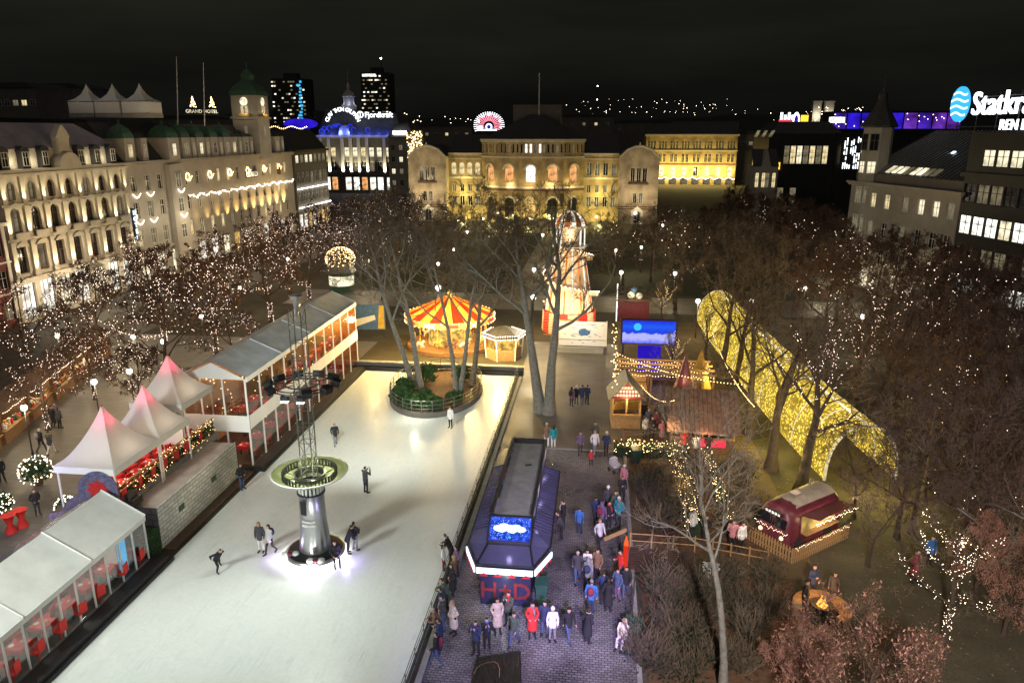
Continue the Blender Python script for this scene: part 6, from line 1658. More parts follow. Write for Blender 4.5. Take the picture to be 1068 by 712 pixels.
for k in range(48): a = 2 * PI * k / 48; mb.octa(((Rr + .1) * math.cos(a), (Rr + .1) * math.sin(a), 4.3), .07); mb.octa(((Rr + .1) * math.cos(a), (Rr + .1) * math.sin(a), 3.6), .07)
mb.build('bulb', M['bulb_amber'], rbd)
for k in range(12):
    a = 2 * PI * (k + .5) / 12
    mb = MB(); mb.box((Rr + .07) * math.cos(a), (Rr + .07) * math.sin(a), 3.95, .06, 1.3, .42, rz=a); mb.build('painted_panel', M['red_paint' if k % 2 else 'white_paint'], rbd)
mb = MB(); mb.lathe([(Rr - .1, .0), (Rr - .1, .45), (0, .45)], 32); mb.build('platform', M['wood'], t)
mb = MB(); mb.lathe([(2.7, .45), (2.5, 2.2), (2.9, 3.7), (1.8, 4.3), (.4, 6.3)], 12); mb.build('centre_drum', M['amber_face'], t)
mb = MB(); mb.lathe([(.12, 6.55), (.30, 6.9), (.05, 7.5)], 8); mb.build('finial', M['gold_paint'], t)
pm = MB(); pm.bar((0, 0, .45), (0, 0, 4.2), .05, 6); pme = pm.mesh('brass_pole', M['gold_paint'])
hm = MB(); hm.sm = True   # a jumping wooden horse
hm.tube([(-.42, 0, 1.22), (-.1, 0, 1.2), (.25, 0, 1.22), (.42, 0, 1.4), (.58, 0, 1.68), (.80, 0, 1.58)], [.16, .2, .2, .15, .10, .06], 8)
for (x, dx, y) in ((-.35, -.3, .09), (-.35, -.22, -.09), (.3, .25, .09), (.3, .12, -.09)): hm.tube([(x, y, 1.15), (x + dx, y, .88), (x + dx * .6, y, .66)], [.08, .05, .035], 6)
hm.tube([(-.45, 0, 1.28), (-.62, 0, 1.1), (-.66, 0, .9)], [.05, .05, .015], 5)
hme = [hm.mesh('horse', M[c_]) for c_ in ('white_paint', 'gold_paint', 'maroon')]
for k in range(14):
    a = 2 * PI * k / 14; r = 4.5 if k % 2 else 3.6
    o = put(pme, 'brass_pole', t, (r * math.cos(a), r * math.sin(a), 0)); put(hme[k % 3], 'horse', o, (0, 0, .15 * (k % 3)), a + PI / 2)
for k in range(8): lamp('POINT', 'carousel_glow', (cx_ + 3.2 * math.cos(k * PI / 4), cy_ + 3.2 * math.sin(k * PI / 4), 2.7), 260, (1, .62, .16), .2)
lamp('POINT', 'carousel_glow', (cx_, cy_ - 2.0, 3.5), 150, (1, .6, .2), .2)
for k in range(5): lamp('POINT', 'carousel_glow', (cx_ - 6 + 3 * k, cy_ - 7.0, 4.2), 700 + 620 * k, (1, .68, .24), .2)  # unseen row added in front to throw warm light onto the ice
# ticket booth right of the carousel
b0 = gp(524, 376)
t = thing('ticket_booth', 'low hexagonal lit booth with green roof edge right of the carousel', 'booth', (b0.x, b0.y + 1.2, 0), R(15))
mb = MB(); mb.lathe([(1.7, 0), (1.7, 1.1), (1.6, 1.1)], 6); mb.build('counter', M['wood_pale'], t)
mb = MB(); mb.lathe([(1.5, 1.1), (1.5, 2.2)], 6); mb.build('lit_window', M['amber_face'], t)
mb = MB(); mb.lathe([(2.0, 2.2), (2.05, 2.5), (0, 3.2)], 6); rf = mb.build('roof', M['slate'], t)
mb = MB()
for k in range(6):
    for z in (2.2, 2.52):
        a0, a1 = 2 * PI * k / 6, 2 * PI * (k + 1) / 6
        for j in range(9):
            f = j / 9; mb.octa((2.07 * (math.cos(a0) * (1 - f) + math.cos(a1) * f), 2.07 * (math.sin(a0) * (1 - f) + math.sin(a1) * f), z), .055)
mb.build('bulb', M['bulb'], rf)
for k in range(6):
    a = 2 * PI * k / 6; mb = MB(); mb.bar((1.72 * math.cos(a), 1.72 * math.sin(a), 0), (1.9 * math.cos(a), 1.9 * math.sin(a), 2.2), .06, 6); mb.build('post', M['white_paint'], t)
lamp('POINT', 'booth_lamp', (b0.x, b0.y - 1.8, 2.0), 90, (1, .7, .35), .2)
# banners left of the carousel
b0 = gp(386, 352)
t = thing('ride_banner', 'painted fairground banner board in blue, white and yellow left of the carousel', 'banner', (b0.x, b0.y, 0), R(8))
mb = MB(); mb.b2(-1.7, 1.7, -.05, .05, .9, 3.6); mb.build('board', M['blue_ad'], t)
mb = MB(); mb.prism([(.9, -.06, 1.0), (1.6, -.06, 1.0), (1.6, -.06, 3.5), (1.1, -.06, 3.5)], (0, -.02, 0)); mb.build('yellow_field', M['yellow_paint'], t)
mb = MB(); mb.prism([(-1.5, -.06, 1.2), (.7, -.06, 2.0), (.6, -.06, 2.5), (-1.5, -.06, 2.0)], (0, -.02, 0)); mb.build('white_field', M['white_paint'], t)
for x in (-1.5, 1.5):
    mb = MB(); mb.bar((x, .1, 0), (x, .1, 3.6), .06, 6); mb.build('post', M['dark_metal'], t)
b0 = gp(357, 303)
t = thing('lit_kiosk', 'small round kiosk crowned with a ball of golden lights behind the grey tent roof', 'kiosk', (b0.x, b0.y, 0))
mb = MB(); mb.lathe([(1.7, 0), (1.7, 2.6), (2.0, 2.7)], 12); mb.build('body', M['bin_green'], t)
mb = MB(); mb.lathe([(2.1, 2.7), (1.5, 3.8), (0, 4.4)], 12); mb.build('roof', M['roof_grey'], t)
mb = MB(); r_ = random.Random(6)
for k in range(230):
    a = r_.uniform(0, 2 * PI); q = r_.uniform(-.4, 1); mb.octa((2.0 * math.sqrt(1 - q * q) * math.cos(a), 2.0 * math.sqrt(1 - q * q) * math.sin(a), 4.3 + 1.7 * q), .06)
mb.build('bulb', M['bulb_amber'], t)
mb = MB(); mb.lathe([(1.72, .9), (1.72, 2.2)], 12); mb.build('lit_window', M['win_cream'], t)

M['strip_light'] = glow('strip_light', (1, .90, .72), 1.25); M['cream_board'] = surf('cream_board', (.74, .64, .50), .55, scale=1.6, c2=(.66, .42, .26))
# ------------------------------------------------------------------ helter skelter
hx, hy = -3.1, 79.5
t = thing('helter_skelter', 'tall white lit helter skelter tower with striped dome and red base', 'fairground slide', (hx, hy, 0))
for k in range(16):
    mb = MB(); mb.lathe([(3.0, 0), (2.9, 2.3)], 1, a0=2 * PI * k / 16, a1=2 * PI * (k + 1) / 16); mb.build('base_panel', M['red_paint' if k % 2 else 'cream_board'], t)
mb = MB(); mb.lathe([(2.55, 2.3), (1.45, 9.0)], 16); cn = mb.build('cone', M['cream_board'], t)
for k in range(16):
    a = 2 * PI * (k + .5) / 16
    mb = MB(); mb.bar((2.58 * math.cos(a), 2.58 * math.sin(a), 2.3), (1.47 * math.cos(a), 1.47 * math.sin(a), 9.0), .075, 5); mb.build('light_strip' if k % 2 == 0 else 'stripe', M['strip_light' if k % 2 == 0 else 'orange_paint'], cn)
sp_, sp2 = [], []
mb = MB()
for k in range(65):
    f = k / 64; a = 2 * PI * 1.6 * f - 1.2; z = 8.6 - 6.4 * f; r = 1.55 + (2.7 - 1.55) * f
    sp_.append((r * math.cos(a), r * math.sin(a), z)); sp2.append(((r + .75) * math.cos(a), (r + .75) * math.sin(a), z + .0))
vs = sp_ + sp2 + [(p[0], p[1], p[2] + .42) for p in sp2]; n = 65
mb.add(vs, [(i, i + 1, n + i + 1, n + i) for i in range(64)] + [(n + i, n + i + 1, 2 * n + i + 1, 2 * n + i) for i in range(64)]); sl = mb.build('slide', M['cream_board'], t)
mb = MB()
for p in sp2: mb.octa((p[0] * 1.02, p[1] * 1.02, p[2] + .46), .075)
mb.build('bulb', M['bulb'], sl)
mb = MB(); mb.lathe([(1.45, 9.0), (1.95, 9.2), (1.95, 9.35), (1.5, 9.35)], 16); mb.build('gallery', M['white_paint'], t)
for k in range(8):
    a = 2 * PI * k / 8; mb = MB(); mb.bar((1.5 * math.cos(a), 1.5 * math.sin(a), 9.3), (1.5 * math.cos(a), 1.5 * math.sin(a), 11.3), .075, 6); mb.build('lit_post', M['strip_light'], t)
mb = MB(); mb.lathe([(.9, 9.3), (.9, 11.3)], 12); mb.build('core', M['cream_board'], t)
mb = MB(); mb.lathe([(1.8, 11.25), (1.8, 11.45), (1.6, 11.5)], 16); dm = mb.build('dome_ring', M['white_paint'], t)
for k in range(16):
    a0, a1 = 2 * PI * k / 16, 2 * PI * (k + 1) / 16; pr = [(1.7, 11.45), (1.55, 12.0), (1.15, 12.55), (.6, 12.9), (.08, 13.0)]
    mb = MB(); vs = [(r * math.cos(a), r * math.sin(a), z) for (r, z) in pr for a in (a0, a1)]
    mb.add(vs, [(2 * i, 2 * i + 1, 2 * i + 3, 2 * i + 2) for i in range(4)]); mb.build('dome_gore', M['orange_paint' if k % 2 else 'strip_light'], dm)
mb = MB(); mb.bar((0, 0, 12.9), (0, 0, 14.2), .05, 5); mb.octa((0, 0, 14.3), .14); mb.build('spire', M['white_paint'], t)
mb = MB()
for k in range(10): mb.bar((-2.6, -2.4, k * .3), (-1.3, -2.9, k * .3), .03, 4)
mb.prism([(-1.2, -3.3, 0), (1.2, -3.3, 0), (1.2, -3.3, 1.9), (-1.2, -3.3, 1.9)], (0, .1, 0)); mb.build('entrance', M['orange_paint'], t)
for a in (200, 250, 300, 350): lamp('POINT', 'slide_lamp', (hx + 4.3 * math.cos(R(a)), hy + 4.3 * math.sin(R(a)), 3.2), 330, (1, .76, .42), .2)
for a in (230, 310): lamp('POINT', 'slide_lamp', (hx + 3.6 * math.cos(R(a)), hy + 3.6 * math.sin(R(a)), 8.6), 140, (1, .8, .5), .2)
lamp('POINT', 'slide_lamp', (hx + .0, hy - 1.2, 10.6), 60, (1, .8, .5), .1)
# advert board
s0, s1 = gp(583, 363), gp(632, 363)
t = thing('advert_board', 'wide white board with a pale blue map drawing below the helter skelter', 'sign board', ((s0.x + s1.x) / 2, s0.y, 0)); W = s1.x - s0.x
mb = MB(); mb.b2(-W / 2, W / 2, -.06, .06, .35, 2.85); bd = mb.build('board', M['white_paint'], t)
mb = MB(); r_ = random.Random(12)
mb.prism([(.1 + r_.uniform(.5, .8) * math.cos(2 * PI * k / 14), -.075, 1.75 + r_.uniform(.3, .45) * math.sin(2 * PI * k / 14)) for k in range(14)], (0, .01, 0)); mb.build('map', M['blue_ad'], bd)
mb = MB()
for k in range(26): x = r_.uniform(-2.1, 1.9); z = r_.uniform(.6, 2.6); mb.b2(x, x + r_.uniform(.15, .5), -.072, -.064, z, z + .05)
mb.b2(-W / 2, W / 2, -.085, -.063, .95, 1.0); mb.build('drawing', M['blue_ad'], bd)
mb = MB(); mb.b2(-W / 2 - .05, W / 2 + .05, -.1, .8, 0, .34); mb.build('base', M['stone_dark'], t)
for x in (-1, 1):
    mb = MB(); mb.b2(x * W / 2 - .05, x * W / 2 + .05, -.08, .08, .35, 2.95); mb.build('post', M['white_metal'], t)
lamp('POINT', 'board_lamp', ((s0.x + s1.x) / 2, s0.y - 2.2, 3.4), 120, (1, .95, .85), .2)
c = gp(606, 366)
box = thing('floor_plinth', 'pale grey low wall in front of the white map board', 'wall', (c.x, c.y - .7, 0))
mb = MB(); mb.b2(-2.4, 2.2, -.1, .3, 0, .5); mb.build('wall', M['stone_grey'], box); mb = MB(); mb.b2(-2.45, 2.25, -.15, .35, .503, .57); mb.build('coping', M['kerb'], box)

# ------------------------------------------------------------------ stage screen and pergola of the market
p = gp(674, 396)
t = thing('stage_screen', 'big blue lit screen with pale band on a dark stage frame', 'screen', (p.x + .1, p.y + 1.2, 0)); W = 4.6
mb = MB(); mb.b2(-W / 2 - .15, W / 2 + .15, 0, .3, 2.9, 5.15); mb.build('frame', M['black'], t)
def screenmat():
    m, nt, out = new_mat('screen_image')
    e = nt.nodes.new('ShaderNodeEmission'); tc = nt.nodes.new('ShaderNodeTexCoord'); sp = nt.nodes.new('ShaderNodeSeparateXYZ'); nt.links.new(tc.outputs['Object'], sp.inputs[0])
    rp = nt.nodes.new('ShaderNodeValToRGB'); mr = nt.nodes.new('ShaderNodeMapRange'); mr.inputs[1].default_value = 3.0; mr.inputs[2].default_value = 5.05
    no = nt.nodes.new('ShaderNodeTexNoise'); no.inputs['Scale'].default_value = 2.2; no.inputs['Detail'].default_value = 8; nt.links.new(tc.outputs['Object'], no.inputs[0])
    ma = nt.nodes.new('ShaderNodeMath'); ma.operation = 'MULTIPLY_ADD'; ma.inputs[1].default_value = .6; nt.links.new(no.outputs[0], ma.inputs[0]); nt.links.new(sp.outputs[2], ma.inputs[2])
    sb_ = nt.nodes.new('ShaderNodeMath'); sb_.operation = 'SUBTRACT'; sb_.inputs[1].default_value = .3; nt.links.new(ma.outputs[0], sb_.inputs[0])
    nt.links.new(sb_.outputs[0], mr.inputs[0]); nt.links.new(mr.outputs[0], rp.inputs[0])
    cr = rp.color_ramp; cr.elements[0].position = 0; cr.elements[0].color = (.12, .14, .9, 1); cr.elements[1].position = 1; cr.elements[1].color = (.02, .03, .8, 1)
    for pos, c in ((.22, (.5, .5, 1, 1)), (.42, (.45, .5, .95, 1)), (.48, (.02, .05, .8, 1)), (.75, (.02, .12, .9, 1))):
        el = cr.elements.new(pos); el.color = c
    nt.links.new(rp.outputs[0], e.inputs[0]); e.inputs[1].default_value = 1.0; nt.links.new(e.outputs[0], out.inputs[0])
    return m
M['screen_image'] = screenmat()
mb = MB(); mb.b2(-W / 2, W / 2, -.05, -.004, 3.0, 5.05); sc = mb.build('screen', M['screen_image'], t)
mb = MB(); mb.prism([(-1.0 + .34 * math.cos(2 * PI * k / 16), -.06, 4.5 + .34 * math.sin(2 * PI * k / 16)) for k in range(16)], (0, .008, 0)); mb.build('moon_spot', M['neon_cyan'], sc)
for x in (-2.2, 2.2):
    mb = MB(); mb.b2(x - .1, x + .1, .05, .25, 0, 2.9); mb.build('post', M['black'], t)
mb = MB(); mb.b2(-W / 2, W / 2, -2.6, .6, 0, .5); mb.build('stage', M['wood_dark'], t)
mb = MB(); mb.b2(-.9, 1.1, -.3, -.2, .5, 2.85); mb.build('curtain', M['neon_deep'], t)  # purple stage light on the cloth is put in as its own glow
lamp('POINT', 'stage_lamp', (p.x + .2, p.y - 1.5, 2.4), 260, (.18, .12, 1), .2)
t = thing('pergola', 'warm wooden pergola with light strung beams before the blue screen', 'pergola', (2.0, 56.2, 0))
for x in (0, 2.4, 4.8, 7.2):
    for y in (0, 3.6):
        mb = MB(); mb.b2(x - .08, x + .08, y - .08, y + .08, 0, 2.7); mb.build('post', M['wood_pale'], t)
for y in (0, 1.2, 2.4, 3.6):
    mb = MB(); mb.b2(-.2, 7.4, y - .07, y + .07, 2.7, 2.86); mb.build('beam', M['wood_pale'], t)
mb = MB(); r_ = random.Random(31)
for y in (0, 1.2, 2.4, 3.6):
    for k in range(34): mb.octa((-.2 + 7.6 * k / 34, y - .1, 2.66 - .12 * abs(math.sin(k * .6))), .03)
mb.build('bulb', M['bulb_amber'], t)
mb = MB(); mb.b2(.2, 2.2, 1, 3, .0, 1.0); mb.b2(.2, 2.2, 3.1, 3.3, 1.0, 1.8); mb.build('bench', M['wood_pale'], t)
for x in (3, 6, 9): lamp('POINT', 'pergola_lamp', (x, 57.5, 2.4), 130, (1, .66, .25), .15)
def hut(label, x, y, rz, w_, d_, ze, zr, body, roofm, sign):
    t = thing('market_hut', label, 'market hut', (x, y, 0), rz)
    mb = MB(); mb.b2(-w_ / 2, w_ / 2, 0, .1, 0, 1.1); mb.b2(-w_ / 2, -w_ / 2 + .1, .1, d_, 0, ze); mb.b2(w_ / 2 - .1, w_ / 2, .1, d_, 0, ze); mb.b2(-w_ / 2, w_ / 2, d_ - .1, d_, 0, ze); mb.build('wall', M[body], t)
    mb = MB(); mb.b2(-w_ / 2, w_ / 2, -.25, .0, 1.1, 1.18); mb.build('counter', M['wood_pale'], t)
    for xx in (-w_ / 2 + .06, 0, w_ / 2 - .06):
        mb = MB(); mb.b2(xx - .06, xx + .06, -.02, .1, 1.18, ze); mb.build('post', M['wood_pale'], t)
    return t
h = hut('small wooden hut with grey gable roof and red white sign by the plaza', 2.35, 51.3, R(3), 2.1, 2.3, 2.35, 3.8, 'wood_pale', 'roof_grey', True)
mb = MB(); gable(mb, -1.35, 1.35, -.35, 2.6, 2.3, 3.85, 'y'); mb.build('roof', M['roof_grey'], h)
mb = MB(); mb.prism([(-1.1, -.1, 2.36), (1.1, -.1, 2.36), (0, -.1, 3.6)], (0, .08, 0)); gb = mb.build('gable_sign', M['maroon_sign'], h)
mb = MB(); r_ = random.Random(2)
for z, n in ((2.55, 9), (2.85, 7), (3.12, 4)):
    for k in range(n): mb.b2(-.11 * n + .22 * k, -.11 * n + .22 * k + .14, -.115, -.105, z, z + .17)
mb.build('white_lettering', M['white_paint'], gb)
mb = MB(); mb.b2(-1, 1, 1.2, 1.3, 1.0, 2.2); mb.build('shelf', M['wood'], h)
mb = MB()
for k in range(22): mb.b2(r_.uniform(-.9, .8), r_.uniform(.82, .95), .9, 1.1, 1.15, r_.uniform(1.3, 1.9))
mb.build('goods', M['gold_paint'], h)
lamp('POINT', 'hut_lamp', (2.3, 51.0, 2.2), 45, (1, .62, .25), .1); lamp('POINT', 'hut_lamp', (2.6, 50.0, 2.8), 130, (1, .66, .3), .15)
h = hut('wide market hut with long weathered plank roof and red lit counter', 7.35, 47.6, R(-2), 4.2, 3.4, 2.1, 3.7, 'wood', 'roof_plank', False)
mb = MB(); mb.prism([(-2.45, -.7, 1.75), (2.45, -.7, 1.75), (2.45, 2.4, 3.75), (-2.45, 2.4, 3.75)], (0, .03, -.08)); mb.prism([(-2.45, 2.45, 3.75), (2.45, 2.45, 3.75), (2.45, 4.0, 2.4), (-2.45, 4.0, 2.4)], (0, 0, -.08)); rf = mb.build('roof', M['roof_plank'], h)
mb = MB()
for k in range(17): x = -2.4 + .3 * k; mb.bar((x, -.68, 1.80), (x, 2.38, 3.79), .028, 4)
mb.build('batten', M['wood_dark'], rf)
mb = MB(); mb.b2(-.2, 1.5, -.32, -.26, .6, 1.08); mb.build('red_front', M['neon_red'], h)
mb = MB()
for k in range(20): mb.b2(r_.uniform(-1.9, 1.7), r_.uniform(-1.5, 1.9), .3, .5, 1.18, r_.uniform(1.3, 1.6))
mb.build('goods', M['white_paint'], h)
lamp('POINT', 'hut_lamp', (7.3, 46.5, 1.7), 60, (1, .45, .25), .1); lamp('POINT', 'hut_lamp', (5.2, 46.6, 2.4), 150, (1, .66, .34), .15); lamp('POINT', 'hut_lamp', (7.5, 45.2, 4.5), 160, (1, .7, .45), .2)
M['gold_dull'] = surf('gold_dull', (.26, .16, .03), .8)
for (px, py, c_, lab) in ((712, 424, 'maroon', 'dark red pointed tent cone behind the plank roofed hut'), (728, 418, 'gold_dull', 'yellow pointed tent cone behind the plank roofed hut')):
    p = gp(px, py); t = thing('cone_tent', lab, 'tent', (p.x, p.y, 0))
    mb = MB(); mb.lathe([(1.15, 0), (1.0, 1.0), (.55, 2.6), (.06, 4.3)], 10); mb.build('cloth', M[c_], t)
    mb = MB(); mb.bar((0, 0, 4.2), (.1, 0, 4.8), .03, 5); mb.build('pole', M['wood_dark'], t)
    mb = MB(); mb.prism([(-.3, -1.1, 0), (.3, -1.1, 0), (0, -.75, 1.9)], (0, -.05, 0)); mb.build('flap', M['wood_dark'], t)
p = gp(722, 418); lamp('POINT', 'cone_lamp', (p.x - 1, p.y - 2.5, 2.5), 35, (1, .7, .35), .2)
p = gp(660, 335)
t = thing('drinks_stall', 'maroon stall with pale stacked balls on its roof behind the blue screen', 'market stall', (p.x, p.y, 0))
mb = MB(); mb.b2(-1.8, 1.8, 0, 2, 0, 2.4); mb.build('body', M['maroon'], t)
mb = MB(); mb.b2(-1.95, 1.95, -.3, 2.1, 2.4, 2.6); mb.build('roof', M['wood_dark'], t)
for k, (x, z, r) in enumerate(((-.3, 3.0, .45), (.0, 3.6, .38), (.6, 2.9, .4))):
    mb = MB(); mb.sm = True; mb.ball(x, .4, z, r, 10, 7); mb.build('ball', M['white_paint' if k != 1 else 'blue_ad'], t)
mb = MB(); mb.bar((-1.9, -.2, 0), (-1.9, -.2, 4.4), .06, 6); mb.build('lit_pole', M['win_white'], t)
lamp('POINT', 'stall_light', (p.x, p.y - 1.2, 3.4), 110, (1, .8, .5), .2)

def hedge(label, pts, wd, h, seed, nb_=420, group=None):
    rnd = random.Random(seed); o = Vector((*pts[0], 0))
    t = thing('light_hedge', label, 'hedge', tuple(o), 0, group)
    mb = MB(); lf = MB(); bl = MB()
    for i in range(len(pts) - 1):
        a, b = Vector((*pts[i], 0)) - o, Vector((*pts[i + 1], 0)) - o; d = b - a; n_ = Vector((-d.y, d.x, 0)).normalized(); L = d.length
        mb.prism([tuple(a - n_ * wd * .4), tuple(b - n_ * wd * .4), tuple(b + n_ * wd * .4), tuple(a + n_ * wd * .4)], (0, 0, h * .8))
        for k in range(int(L * 90)):
            p = a + d * rnd.random() + n_ * rnd.uniform(-.5, .5) * wd * 1.15; p.z = rnd.uniform(.1, 1.05) * h; lf.octa(p, .06)
        for k in range(int(nb_ * L / 10)):
            p = a + d * rnd.random() + n_ * rnd.uniform(-.62, .62) * wd; p.z = rnd.uniform(.35, 1.15) * h; bl.octa(p, .028)
    mb.build('core', M['shrub_dark'], t); lf.build('foliage', M['shrub_dark'], t); bl.build('bulb', M['bulb_amber'], t)
    return t
P2 = lambda px, py: tuple(gp(px, py)[:2])
hedge('long hedge thick with amber lights along the front of the two huts', [P2(640, 474), P2(690, 476), P2(716, 474)], .9, .9, 1, 560)
hedge('hedge with amber lights running from the huts down to the wooden deck', [P2(704, 480), P2(712, 510), P2(724, 560)], .8, 1.0, 2, 420)
hedge('thin hedge with amber lights right of the dark shrub bed', [P2(735, 478), P2(748, 512), P2(762, 556)], .5, .8, 3, 260)
for (px, py, pw) in ((660, 470, 70), (700, 474, 70), (712, 520, 60), (752, 520, 50)):
    p = gp(px, py); lamp('POINT', 'hedge_glow', (p.x, p.y - .8, 1.3), pw, (1, .66, .25), .3)
# strings of lights hanging over the plaza edge
def lightstring(label, a, b, sag, n, mat_='bulb_amber', r=.036, jit=.0):
    a, b = Vector(a), Vector(b); mb = MB(); pts = []
    for k in range(n + 1):
        f = k / n; p = a.lerp(b, f); p.z -= sag * 4 * f * (1 - f); pts.append(p - a)
    mb.tube(pts, .012, 4, False)
    o = mb.build('light_string', M['black'], None, tuple(a)); tag(o, label, 'light string')
    bm_ = MB()
    for p in pts: bm_.octa((p.x + rt.gauss(0, jit), p.y + rt.gauss(0, jit), p.z - .06 + rt.gauss(0, jit)), r)
    bm_.build('bulb', M[mat_], o)
lightstring('string of amber bulbs climbing left of the stage pergola', (1.6, 66, 4.2), (1.6, 52, 3.2), .5, 46, r=.045, jit=.12)
lightstring('string of amber bulbs from the small hut to the plank roofed hut', (3.4, 52, 3.2), (5.4, 48.6, 3.4), .5, 20)
lightstring('string of warm bulbs over the pergola toward the cone tents', (2.0, 59.8, 3.2), (10.5, 52, 3.6), .5, 40)
lightstring('string of warm bulbs between the dark trees before the light tunnel', (9.8, 62, 4.6), (10.4, 47, 3.8), .6, 44)
# trees with lights inside the market court
for (px, py, sc_, lab) in ((700, 400, .42, 'small bare tree hung with amber lights behind the pergola'), (735, 380, .5, 'bare tree with amber lights before the tip of the light tunnel'), (690, 338, .45, 'small lit tree beside the maroon stall')):
    p = gp(px, py); o = KT[0].plant(p.x, p.y, sc_ * 9, sc_, lab, None)
    f = put(KT[1].b, 'fairy_lights', None, (p.x, p.y, 0), 1); f.scale = (sc_,) * 3; tag(f, 'amber lights in the ' + lab.replace(' hung with amber lights', '').replace(' with amber lights', ''), 'fairy lights', 'fairy lights wound through the trees')
    f.data = f.data.copy(); f.data.materials[0] = M['bulb_amber']

# ------------------------------------------------------------------ walk-through tunnel of yellow lights
def netmat():
    m, nt, out = new_mat('light_net')
    tc = nt.nodes.new('ShaderNodeTexCoord'); vo = nt.nodes.new('ShaderNodeTexVoronoi'); vo.inputs['Scale'].default_value = 4.6
    nt.links.new(tc.outputs['Object'], vo.inputs[0])
    lt = nt.nodes.new('ShaderNodeMapRange'); lt.inputs[1].default_value = .12; lt.inputs[2].default_value = .5; lt.inputs[3].default_value = 2.4; lt.inputs[4].default_value = .5
    nt.links.new(vo.outputs[0], lt.inputs[0])
    no = nt.nodes.new('ShaderNodeTexNoise'); no.inputs['Scale'].default_value = .9; no.inputs['Detail'].default_value = 5; nt.links.new(tc.outputs['Object'], no.inputs[0])
    mu = nt.nodes.new('ShaderNodeMath'); mu.operation = 'MULTIPLY'; nt.links.new(lt.outputs[0], mu.inputs[0])
    mr = nt.nodes.new('ShaderNodeMapRange'); mr.inputs[1].default_value = .3; mr.inputs[2].default_value = .7; mr.inputs[3].default_value = .6; mr.inputs[4].default_value = 1.25
    nt.links.new(no.outputs[0], mr.inputs[0]); nt.links.new(mr.outputs[0], mu.inputs[1])
    e = nt.nodes.new('ShaderNodeEmission'); e.inputs[0].default_value = (1, .69, .09, 1); nt.links.new(mu.outputs[0], e.inputs[1])
    nt.links.new(e.outputs[0], out.inputs[0]); m.cycles.emission_sampling = 'AUTO'
    return m
M['light_net'] = netmat()
axis = [(13.7, 84.5), (14.1, 75), (14.6, 66), (15.25, 57.5), (15.95, 50), (16.7, 44.6)]
t = thing('light_tunnel', 'long arched walk-through tunnel covered in yellow lights', 'light tunnel', (axis[0][0], axis[0][1], 0))
dense = []
for i in range(len(axis) - 1):
    for k in range(10): dense.append(Vector(axis[i]).lerp(Vector(axis[i + 1]), k / 10))
dense.append(Vector(axis[-1])); o2 = Vector(axis[0])
mb = MB(); vs, fs = [], []; na = 18; sections = []
for i, p in enumerate(dense):
    d = (dense[min(i + 1, len(dense) - 1)] - dense[max(i - 1, 0)]).normalized(); nrm = Vector((d.y, -d.x)); ring = []
    for k in range(na + 1):
        a = PI * k / na; q = p - o2 + nrm * (2.25 * -math.cos(a)); ring.append((q.x, q.y, 3.7 * math.sin(a) ** .8))
    sections.append(ring); vs += ring
for i in range(len(dense) - 1):
    for k in range(na): a = i * (na + 1) + k; fs.append((a, a + 1, a + na + 2, a + na + 1))
mb.add(vs, fs); mb.build('light_net', M['light_net'], t)
for i in range(0, len(sections), 5):
    mb = MB(); mb.tube([Vector(p) * 1.0 for p in sections[i]], .06 if 0 < i < len(sections) - 1 else .1, 5); mb.build('hoop', M['win_warm'], t)
mb = MB(); mb.tube([s[na // 2] for s in sections], .09, 5); mb.build('ridge_light', M['win_cream'], t)
lamp('POINT', 'tunnel_glow', (11.5, 48, 2.2), 650, (1, .78, .2), .6); lamp('POINT', 'tunnel_glow', (12.6, 42.5, 2), 800, (1, .78, .2), .6); lamp('POINT', 'tunnel_glow', (17.0, 42.0, 2), 750, (1, .78, .2), .6); lamp('POINT', 'tunnel_glow', (10, 57, 2.2), 500, (1, .78, .2), .6)

# ------------------------------------------------------------------ vintage bus kiosk inside its picket fence
a, b, c = gp(779, 556), gp(823, 585), gp(881, 558)
ax = (c - b); ang_ = math.atan2(ax.y, ax.x); Ld = ax.length; Wd = (a - b).length
t = thing('bus_kiosk', 'maroon vintage bus kiosk with rounded cream roof and service flap', 'kiosk', (b.x, b.y, 0), ang_)
bl, bw2 = Ld * .92, Wd * .70; y0 = Wd * .12; x0 = .25
mb = MB(); mb.sm = True
prof = [(0, .35), (.0, 1.35), (.06, 1.75), (.22, 2.15), (.5, 2.42), (.8, 2.52)]
half = prof + [(bw2 - q, z) for (q, z) in prof[::-1]]
secs = [(0.0, .62), (.05, .82), (.25, .96), (.7, 1.0), (bl * .5, 1.0), (bl - .5, 1.0), (bl - .12, .97), (bl, .9)]
def bodysec(m, z0, z1, xs0=0):
    vs, fs = [], []; n = len(half)
    for (x, s) in secs:
        for (q, z) in half: vs.append((x0 + x + (0 if z < 1.4 else (.18 * (z - 1.4) if x < .5 else 0)), y0 + bw2 / 2 + (q - bw2 / 2) * (1 if z < 1.3 else (s if x < .5 else 1)), z * (1 if z < 1.5 else (.86 + .14 * s))))
    for i in range(len(secs) - 1):
        for k in range(n - 1): fs.append((i * n + k, i * n + k + 1, (i + 1) * n + k + 1, (i + 1) * n + k))
    fs.append(tuple(range(n))[::-1]); fs.append(tuple(range((len(secs) - 1) * n, len(secs) * n)))
    m.add(vs, fs)
bodysec(mb, 0, 3); mb.build('body', M['maroon'], t)
mb = MB(); mb.sm = True
vs, fs = [], []; pr = [(.35, 2.34), (.6, 2.50), (.9, 2.58), (bw2 - .9, 2.58), (bw2 - .6, 2.50), (bw2 - .35, 2.34)]
for x in (.9, 1.1, bl * .5, bl - .35, bl - .1): vs += [(x0 + x, y0 + q, z + (.0 if x > .95 else -.06)) for (q, z) in pr]
